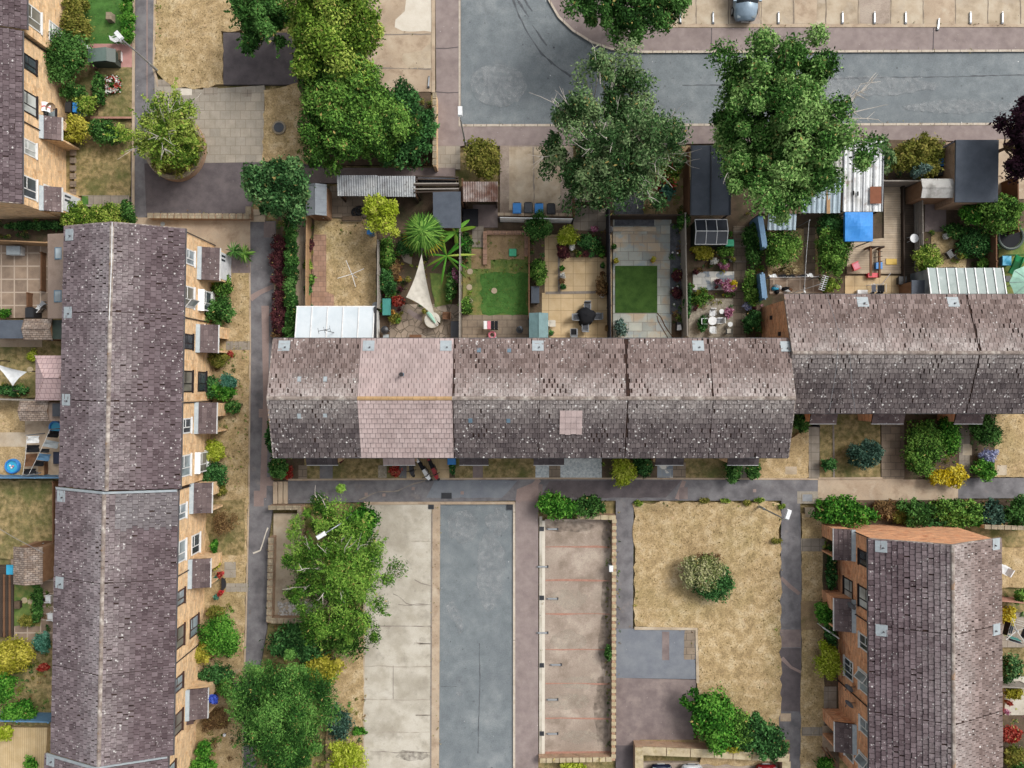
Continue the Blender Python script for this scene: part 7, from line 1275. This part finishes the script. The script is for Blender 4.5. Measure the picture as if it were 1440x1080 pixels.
t,x,y = thing('pink_ring_seat','pink and white ring seat against the house on the brown patio','toy',692,471,.3); mb = MB(); mb.tube([(x+.22*cos(a),y+.22*sin(a),.25) for a in [k*pi/8 for k in range(17)]],.07,7); build('ring',mb,M['pink_plastic'],t); build('ring_base',bx(x-.3,x+.3,y-.3,y-.12,0,.18),M['white'],t)
t,x,y = thing('closed_parasol','closed dark parasol on a base on the brown patio','parasol',731,462,1.2); mb = MB(); mb.lathe((x,y,0),[(.25,0),(.25,.08),(.05,.1)],14); build('parasol_base',mb,M['dark_steel'],t); mb = MB(); mb.tube([(x,y,.1),(x,y,2.2)],.025,6); build('pole',mb,M['grey_plastic'],t); mb = MB(); mb.lathe((x,y,.9),[(.16,0),(.2,.15),(.08,1.2),(.02,1.35)],8); build('folded_canopy',mb,M['felt_dark'],t)
# ---- parasol, trampoline, slide, pools, gazebo
def parasol(label, px, py, r, m, h=2.3):
    t,x,y = thing('parasol',label,'parasol',px,py,h); n = 8; mb = MB(); v = [(x,y,h+.35)]
    for k in range(n): a = 2*pi*k/n; v.append((x+r*cos(a),y+r*sin(a),h-.05)); a += pi/n; v.append((x+r*.93*cos(a),y+r*.93*sin(a),h+.0))
    mb.add(v,[(0,1+k,1+(k+1)%(2*n)) for k in range(2*n)]); build('canopy',mb,M[m],t)
    for k in range(n): a = 2*pi*k/n; mb = MB(); mb.tube([(x,y,h+.36),(x+r*cos(a),y+r*sin(a),h-.04)],.014,4); build('rib',mb,M['plate'],t)
    mb = MB(); mb.tube([(x,y,0),(x,y,h+.4)],.03,6); build('pole',mb,M['plate'],t)
parasol('mint green parasol half out of frame at the right edge',1444,397,1.15,'mint_fab')
t,x,y = thing('trampoline','round black trampoline with dark green rim at the right edge','trampoline',1421,333,.7); mb = MB(); mb.lathe((x,y,.66),[(.74,0),(.74,.02)],28); build('mat',mb,M['black_fab'],t); mb = MB(); mb.tube([(x+.85*cos(a),y+.85*sin(a),.7) for a in [k*pi/16 for k in range(33)]],.1,8); build('rim_pad',mb,M['store_dark'],t)
for k in range(6): a = k*pi/3; mb = MB(); mb.tube([(x+.85*cos(a),y+.85*sin(a),0),(x+.85*cos(a),y+.85*sin(a),.66)],.03,6); build('leg',mb,M['steel'],t)
t,x,y = thing('slide','bright green plastic slide beside the trampoline','slide',1427,372,.6); mb = MB(); P_ = [(1434,360,1.0),(1431,368,.8),(1427,378,.35),(1423,385,.12)]; L_ = []
for px_,py_,z in P_: X,Y = G(px_,py_,z); L_.append((X,Y,z))
v = []
for X,Y,z in L_:
    for o,dz in ((-.3,.12),(-.24,.13),(-.22,0),(.22,0),(.24,.13),(.3,.12)): v.append((X+o*.93,Y-o*.35,z+dz))
for X,Y,z in L_:
    for o in (-.3,.3): v.append((X+o*.93,Y-o*.35,z-.04))
mb.add(v,[(i*6+k,i*6+k+1,i*6+k+7,i*6+k+6) for i in range(3) for k in range(5)]+[(24+2*i,24+2*i+1,24+2*i+3,24+2*i+2) for i in range(3)]); plain('slide_green','35b06a',.35); build('chute',mb,M['slide_green'],t)
for s in (-.3,.3): mb = MB(); X,Y,z = L_[0]; mb.tube([(X+s,Y+.25,0),(X+s*.9,Y+.05,1.1)],.035,6); build('ladder_post',mb,M['slide_green'],t)
def pool(label, px, py, r, h=.28):
    t,x,y = thing('paddling_pool',label,'paddling pool',px,py,h,'paddling pools'); mb = MB(); mb.tube([(x+r*cos(a),y+r*sin(a),h-.06) for a in [k*pi/14 for k in range(29)]],.07,8); mb.tube([(x+r*cos(a),y+r*sin(a),.07) for a in [k*pi/14 for k in range(29)]],.08,8); build('pool_ring',mb,M['blue_bin'],t); mb = MB(); mb.lathe((x,y,.02),[(r,0),(r,h*.55)],28); build('water',mb,M['pool_blue'],t); return t
pool('blue paddling pool under the washing by the house',77,601,.4); pt = pool('blue paddling pool with toys on the dry lawn at the left edge',16,656,.45)
x,y = G(15,656,.3); t = T('bath_toy','pink and white toys floating in the paddling pool','toy',(x,y,.17)); [build('toy_body',MB().lathe((x+a,y+b,.175),[(.05,0),(.08,.05),(.03,.1)],8),M[m],t) for a,b,m in ((-.1,.05,'white'),(.1,.0,'pink_plastic'),(0,-.1,'white'))]
a,c,b,d = R4(1189,298,1228,339,2.4); t = T('gazebo','square blue tarpaulin gazebo beside the white carport','gazebo',((a+c)/2,(b+d)/2,0)); mb = MB(); mx,my = (a+c)/2,(b+d)/2; n = 10; v = [(a+(c-a)*i/n,b+(d-b)*j/n,2.35+.22*min(1,2.2*min(i/n,1-i/n,j/n,1-j/n))-.05*abs(sin(pi*i/5))*abs(sin(pi*j/5))) for i in range(n+1) for j in range(n+1)]
mb.add(v,[(i*11+j,(i+1)*11+j,(i+1)*11+j+1,i*11+j+1) for i in range(n) for j in range(n)])
for (p,q) in (((a,b),(c,b)),((c,b),(c,d)),((c,d),(a,d)),((a,d),(a,b))): mb.add([(*p,2.35),(*q,2.35),(*q,2.12),(*p,2.12)],[(0,1,2,3)])
build('canopy',mb,M['tarp_blue'],t); [build('leg',bx(X-.03,X+.03,Y-.03,Y+.03,0,2.34),M['dark_steel'],t) for X in (a+.05,c-.05) for Y in (b+.05,d-.05)]
# timber play frame on the deck
a,c,b,d = R4(1225,347,1243,388,1.0); t = T('climbing_frame','open timber planter frame on the decking','frame',((a+c)/2,(b+d)/2,0))
for X in (a,(a+c)/2-.1,c): build('post',bx(X-.06,X+.06,d-.06,d+.06,0,1.0),M['wood_brown'],t)
build('rail',bx(a,c,d-.05,d+.05,1.001,1.08),M['wood_dark'],t); build('side_rail',bx(a-.07,a+.07,b,d-.07,.9,1.0),M['wood_brown'],t); build('side_rail',bx(c-.06,c+.06,b,d-.07,.3,.45),M['wood_brown'],t)
for k in range(3): mb = MB(); mb.beam((a+.15,d-.4-.35*k),(c-.1,d-.3-.35*k),.05,.95,1.0); build('slat',mb,M['wood_dark'],t)
chair('red and pink child chair on the decking',1204,374,.4,'red_plastic',cush='pink_plastic',s=1.1)
# red slide under the street tree
t,x,y = thing('curved_slide','glossy dark red curved slide under the left street tree','slide',934,260,.5); pts = [G3(931,243,1.0),G3(926,254,.8),G3(928,265,.55),G3(934,274,.3),G3(939,279,.15)]; mb = MB(); v = []
for i,p in enumerate(pts):
    q = pts[min(i+1,4)]; o = pts[max(i-1,0)]; dx,dy = q[0]-o[0],q[1]-o[1]; l = hypot(dx,dy); nx,ny = -dy/l,dx/l
    for s,dz in ((-.22,.12),(-.16,0),(.16,0),(.22,.12)): v.append((p[0]+nx*s,p[1]+ny*s,p[2]+dz))
mb.add(v,[(i*4+k,i*4+k+1,i*4+k+5,i*4+k+4) for i in range(4) for k in range(3)]); plain('gloss_red','9c1b24',.15); build('chute',mb,M['gloss_red'],t); [build('leg',MB().tube([(pts[k][0],pts[k][1],0),pts[k]],.04,6),M['gloss_red'],t) for k in (0,2)]
# ---- motorcycles in front of the pink roof
def moto(label, px, py, ang, m):
    t,x,y = thing('motorcycle',label,'motorcycle',px,py,.5,'motorcycles by the pink porch'); d = (cos(ang),sin(ang)); q = (-d[1],d[0])
    def P(a,b,z): return (x+d[0]*a+q[0]*b,y+d[1]*a+q[1]*b,z)
    for a in (-.65,.68):
        mb = MB(); mb.tube([P(a,-.07,.31),P(a,.07,.31)],.31,16); w = build('wheel',mb,M['tyre_rub'],t); mb = MB(); mb.tube([P(a,-.085,.31),P(a,.085,.31)],.17,10); build('rim',mb,M['steel'],w)
    def hx(a0,a1,w0,w1,z0,z1,dz=0): mb = MB(); mb.hexa([P(a0,-w0,z0),P(a1,-w1,z0),P(a1,w1,z0),P(a0,w0,z0),P(a0,-w0*.8,z1),P(a1,-w1*.8,z1+dz),P(a1,w1*.8,z1+dz),P(a0,w0*.8,z1)]); return mb
    build('engine',hx(-.2,.3,.16,.18,.25,.58),M['dark_steel'],t); build('fuel_tank',hx(.0,.42,.13,.17,.6,.85,.05),M[m],t); build('saddle',hx(-.7,-.02,.12,.15,.62,.76),M['black_fab'],t); build('fairing',hx(.45,.8,.2,.1,.62,.95,-.1),M[m],t); build('tail',hx(-.98,-.6,.05,.12,.6,.78),M[m],t)
    mb = MB(); mb.tube([P(.42,-.36,.98),P(.5,0,1.),P(.42,.36,.98)],.025,5); build('handlebar',mb,M['black_plastic'],t); mb = MB(); mb.tube([P(.68,-.1,.31),P(.5,-.1,.92)],.03,5); mb.tube([P(.68,.1,.31),P(.5,.1,.92)],.03,5); build('fork',mb,M['steel'],t)
moto('white and black motorcycle leaning towards the footpath',596,660,-1.0,'white'); moto('black motorcycle with a red tank, right of the white one',609,658,-1.15,'gloss_red'); moto('black motorcycle tucked against the pink porch',578,652,-1.4,'black_plastic')
# ---- post with ladder marks, tyres
for k,(x,y) in enumerate(((500,298),(505,296))):
    t,X,Y = thing('car_tyre','black tyre lying under the grey lean-to, '+('lower','upper')[k],'tyre',x,y,.2); mb = MB(); mb.tube([(X+.25*cos(a),Y+.25*sin(a),.1+.12*k) for a in [q*pi/10 for q in range(21)]],.09,8); build('tread',mb,M['tyre_rub'],t)
for k,(x,y) in enumerate(((528,429),(858,322))):
    t,X,Y = thing('water_butt',['grey water butt at the conservatory corner','dark small water butt by the fence top'][k],'water butt',x,y,.8); mb = MB(); mb.lathe((X,Y,0),[(.2,0),(.24,.4),(.22,.8),(.14,.81)],14); build('barrel',mb,M['grey_plastic' if k == 0 else 'black_plastic'],t)
t,X,Y = thing('kettle_grill','black kettle barbecue beside the conservatory wall','barbecue',541,464,.8); mb = MB(); mb.lathe((X,Y,.55),[(.08,0),(.27,.15),(.29,.22),(.25,.34),(.08,.42)],14); build('bowl',mb,M['black_plastic'],t); [build('leg',MB().tube([(X+.25*cos(a),Y+.25*sin(a),0),(X+.15*cos(a),Y+.15*sin(a),.6)],.02,5),M['steel'],t) for a in (0,2.1,4.2)]; build('side_shelf',bx(X-.15,X+.25,Y-.62,Y-.3,.6,.64),M['plate'],t)
for k,(x,y) in enumerate(((946,355),(953,356),(946,405),(953,403),(948,428))): 
    t,X,Y = thing('solar_light','small white stake light in the slate bed','garden light',x,y,.3,'stake lights in the slate bed'); mb = MB(); mb.tube([(X,Y,0),(X,Y,.25)],.015,5); build('stake',mb,M['dark_steel'],t); mb = MB(); mb.lathe((X,Y,.25),[(.05,0),(.07,.05),(.02,.09)],8); build('lamp_cap',mb,M['white'],t)
# pole leaning in the garden, pale blue porch roof, wires
t,X,Y = thing('hosepipe','dark hose curling over the lower slate patio','hose',935,460,.05); mb = MB(); mb.tube([G3(924,440,.06),G3(930,447,.06),G3(935,458,.06),G3(943,470,.06),G3(950,476,.06)],.03,5); mb.tube([G3(924,444,.06),G3(926,452,.06),G3(934,466,.06),G3(940,476,.06)],.025,5); build('hose_body',mb,M['wood_brown'],t)
for lb,p in (('thin telephone wire crossing the upper right roof, left one',[(1162,414,5.2),(1180,466,6.2),(1176,520,5.9),(1166,579,5.0)]),('thin telephone wire crossing the upper right roof, right one',[(1195,497,6.1),(1198,545,5.5),(1203,580,4.9)]),('thin telephone wire over the lower left lawn',[(-10,738,2.2),(20,756,2.3),(62,778,2.6)])):
    t,X,Y = thing('telephone_wire',lb,'wire',p[0][0],p[0][1],p[0][2]); mb = MB(); mb.tube([G3(*q) for q in p],.014,4); build('cable',mb,M['grey_plastic'],t)
# plank steps beside the laundry
boxy('coal_bunker','brown timber box beneath the right washing line','box',54,640,61,668,.6,'wood_brown','wood_tan'); boxy('window_box','pale blue box roof by the far right porch','box',1357,578,1371,592,1.6,'blue_paint','plate'); boxy('raised_planter','brown timber raised planter on the dark decking','planter',20,846,27,856,.4,'wood_dark','soil',lid='compost')
for x,y,lb in ((35,844,'round pale stepping stone on the small curved lawn, left'),(44,846,'round pale stepping stone on the small curved lawn, right'),(43,520,'round cream plate lying on the lawn beside the white sail')):
    t,X,Y = thing('stepping_stone',lb,'stone',x,y); mb = MB(); mb.lathe((X,Y,0),[(.22,0),(.22,.06),(.18,.07)],14); build('stone_disc',mb,M['coping_lichen'],t)
for k in range(5):
    t,X,Y = thing('deck_beam','long dark timber beam on the decking at the left edge','beam',2+4*k,850,.2,'dark timber beams on the deck'); a,c,b,d = R4(0+4*k,808,2.6+4*k,896,.15); build('beam_body',bx(a,c,b,d,.0,.14),M['wood_brown' if k%2 else 'wood_dark'],t)

# crowded small pots in the fuller gardens
random.seed(31)
for lb,grp,(x0,y0,x1,y1),n in (('one of the small pots crowded into the palm garden borders','pots in the palm garden',(540,336,600,440),15),('one of the small pots crowded round the mosaic slabs','pots in the mosaic garden',(972,348,1030,436),16),('one of the small pots among the dark planting of the far right garden','pots in the far right garden',(1340,320,1398,372),12),('one of the small pots along the slab path by the blue fence panels','pots by the slab path',(1050,318,1074,470),12)):
    src = [pot(lb,x0-40+6*k,y0+8*k,['terracotta','black_plastic','grey_plastic'][k],['md','redp','olive'][k],.13,.24,grp,.17) for k in range(3)]
    for k in range(n):
        x,y = R(x0,x1),R(y0,y1); px,py = G(x,y,.3)
        if k < 3: src[k].location = (px,py,0)
        else: dup(src[k%3],(px,py,0),R(0,6),lb,grp,R(.7,1.3))
boxy('plank','tan plank lying on the blue-grey corrugated roof','plank',1163,256,1168,300,2.36,'wood_tan',None,2.3)
boxy('roof_patch','rusty brown board on the lower end of the white carport roof','board',1224,262,1240,286,2.52,'rust',None,2.46)
for k,(x,y) in enumerate(((1200,268),(1206,269),(1226,266))): boxy('roof_slate','small black tile lying on the white carport roof','slate',x,y,x+2,y+6,2.5,'black_plastic',None,2.45,group='black tiles on the carport roof')
boxy('wall_cabinet','grey and white meter box on the wall of the lower right bays','meter box',857,796,862,804,.85,'plate','white'); boxy('grill_box','red and black grill at the corner of the glass sunroom','barbecue',1414,388,1421,396,.7,'gloss_red','black_plastic')
# ---------------------------------------------------------------- camera, sky and sun
SC.cycles.use_denoising = True
cam = bpy.data.cameras.new('camera'); co = bpy.data.objects.new('camera', cam); COL.objects.link(co); co.location = (0,0,H); cam.sensor_fit = 'HORIZONTAL'; cam.angle = 2*math.atan(720/F); cam.clip_end = 2000; SC.camera = co
EL, AZ = 46, 52     # sun height and bearing to the right of the picture's top
w = bpy.data.worlds.new('World'); SC.world = w; w.use_nodes = True; nt = w.node_tree; sk = nt.nodes.new('ShaderNodeTexSky'); sk.sky_type = 'NISHITA'; sk.sun_disc = False; sk.sun_elevation = radians(EL); sk.sun_rotation = radians(AZ); sk.air_density = 1.0; sk.dust_density = 4.0; sk.ozone_density = .6
hs_ = nt.nodes.new('ShaderNodeHueSaturation'); hs_.inputs['Saturation'].default_value = .2; nt.links.new(sk.outputs[0], hs_.inputs['Color'])   # overcast: the cloud layer greys the sky
bg = nt.nodes['Background']; bg.inputs['Strength'].default_value = .15; nt.links.new(hs_.outputs[0], bg.inputs['Color'])
sl = bpy.data.lights.new('sun', 'SUN'); sl.energy = 1.5; sl.angle = radians(20); sl.color = (1,.965,.92); so = bpy.data.objects.new('sun', sl); COL.objects.link(so)
so.rotation_euler = (-radians(90-EL), 0, -radians(AZ))
SC.view_settings.view_transform = 'Standard'; SC.view_settings.look = 'None'; SC.view_settings.exposure = EXPO; SC.view_settings.gamma = 1
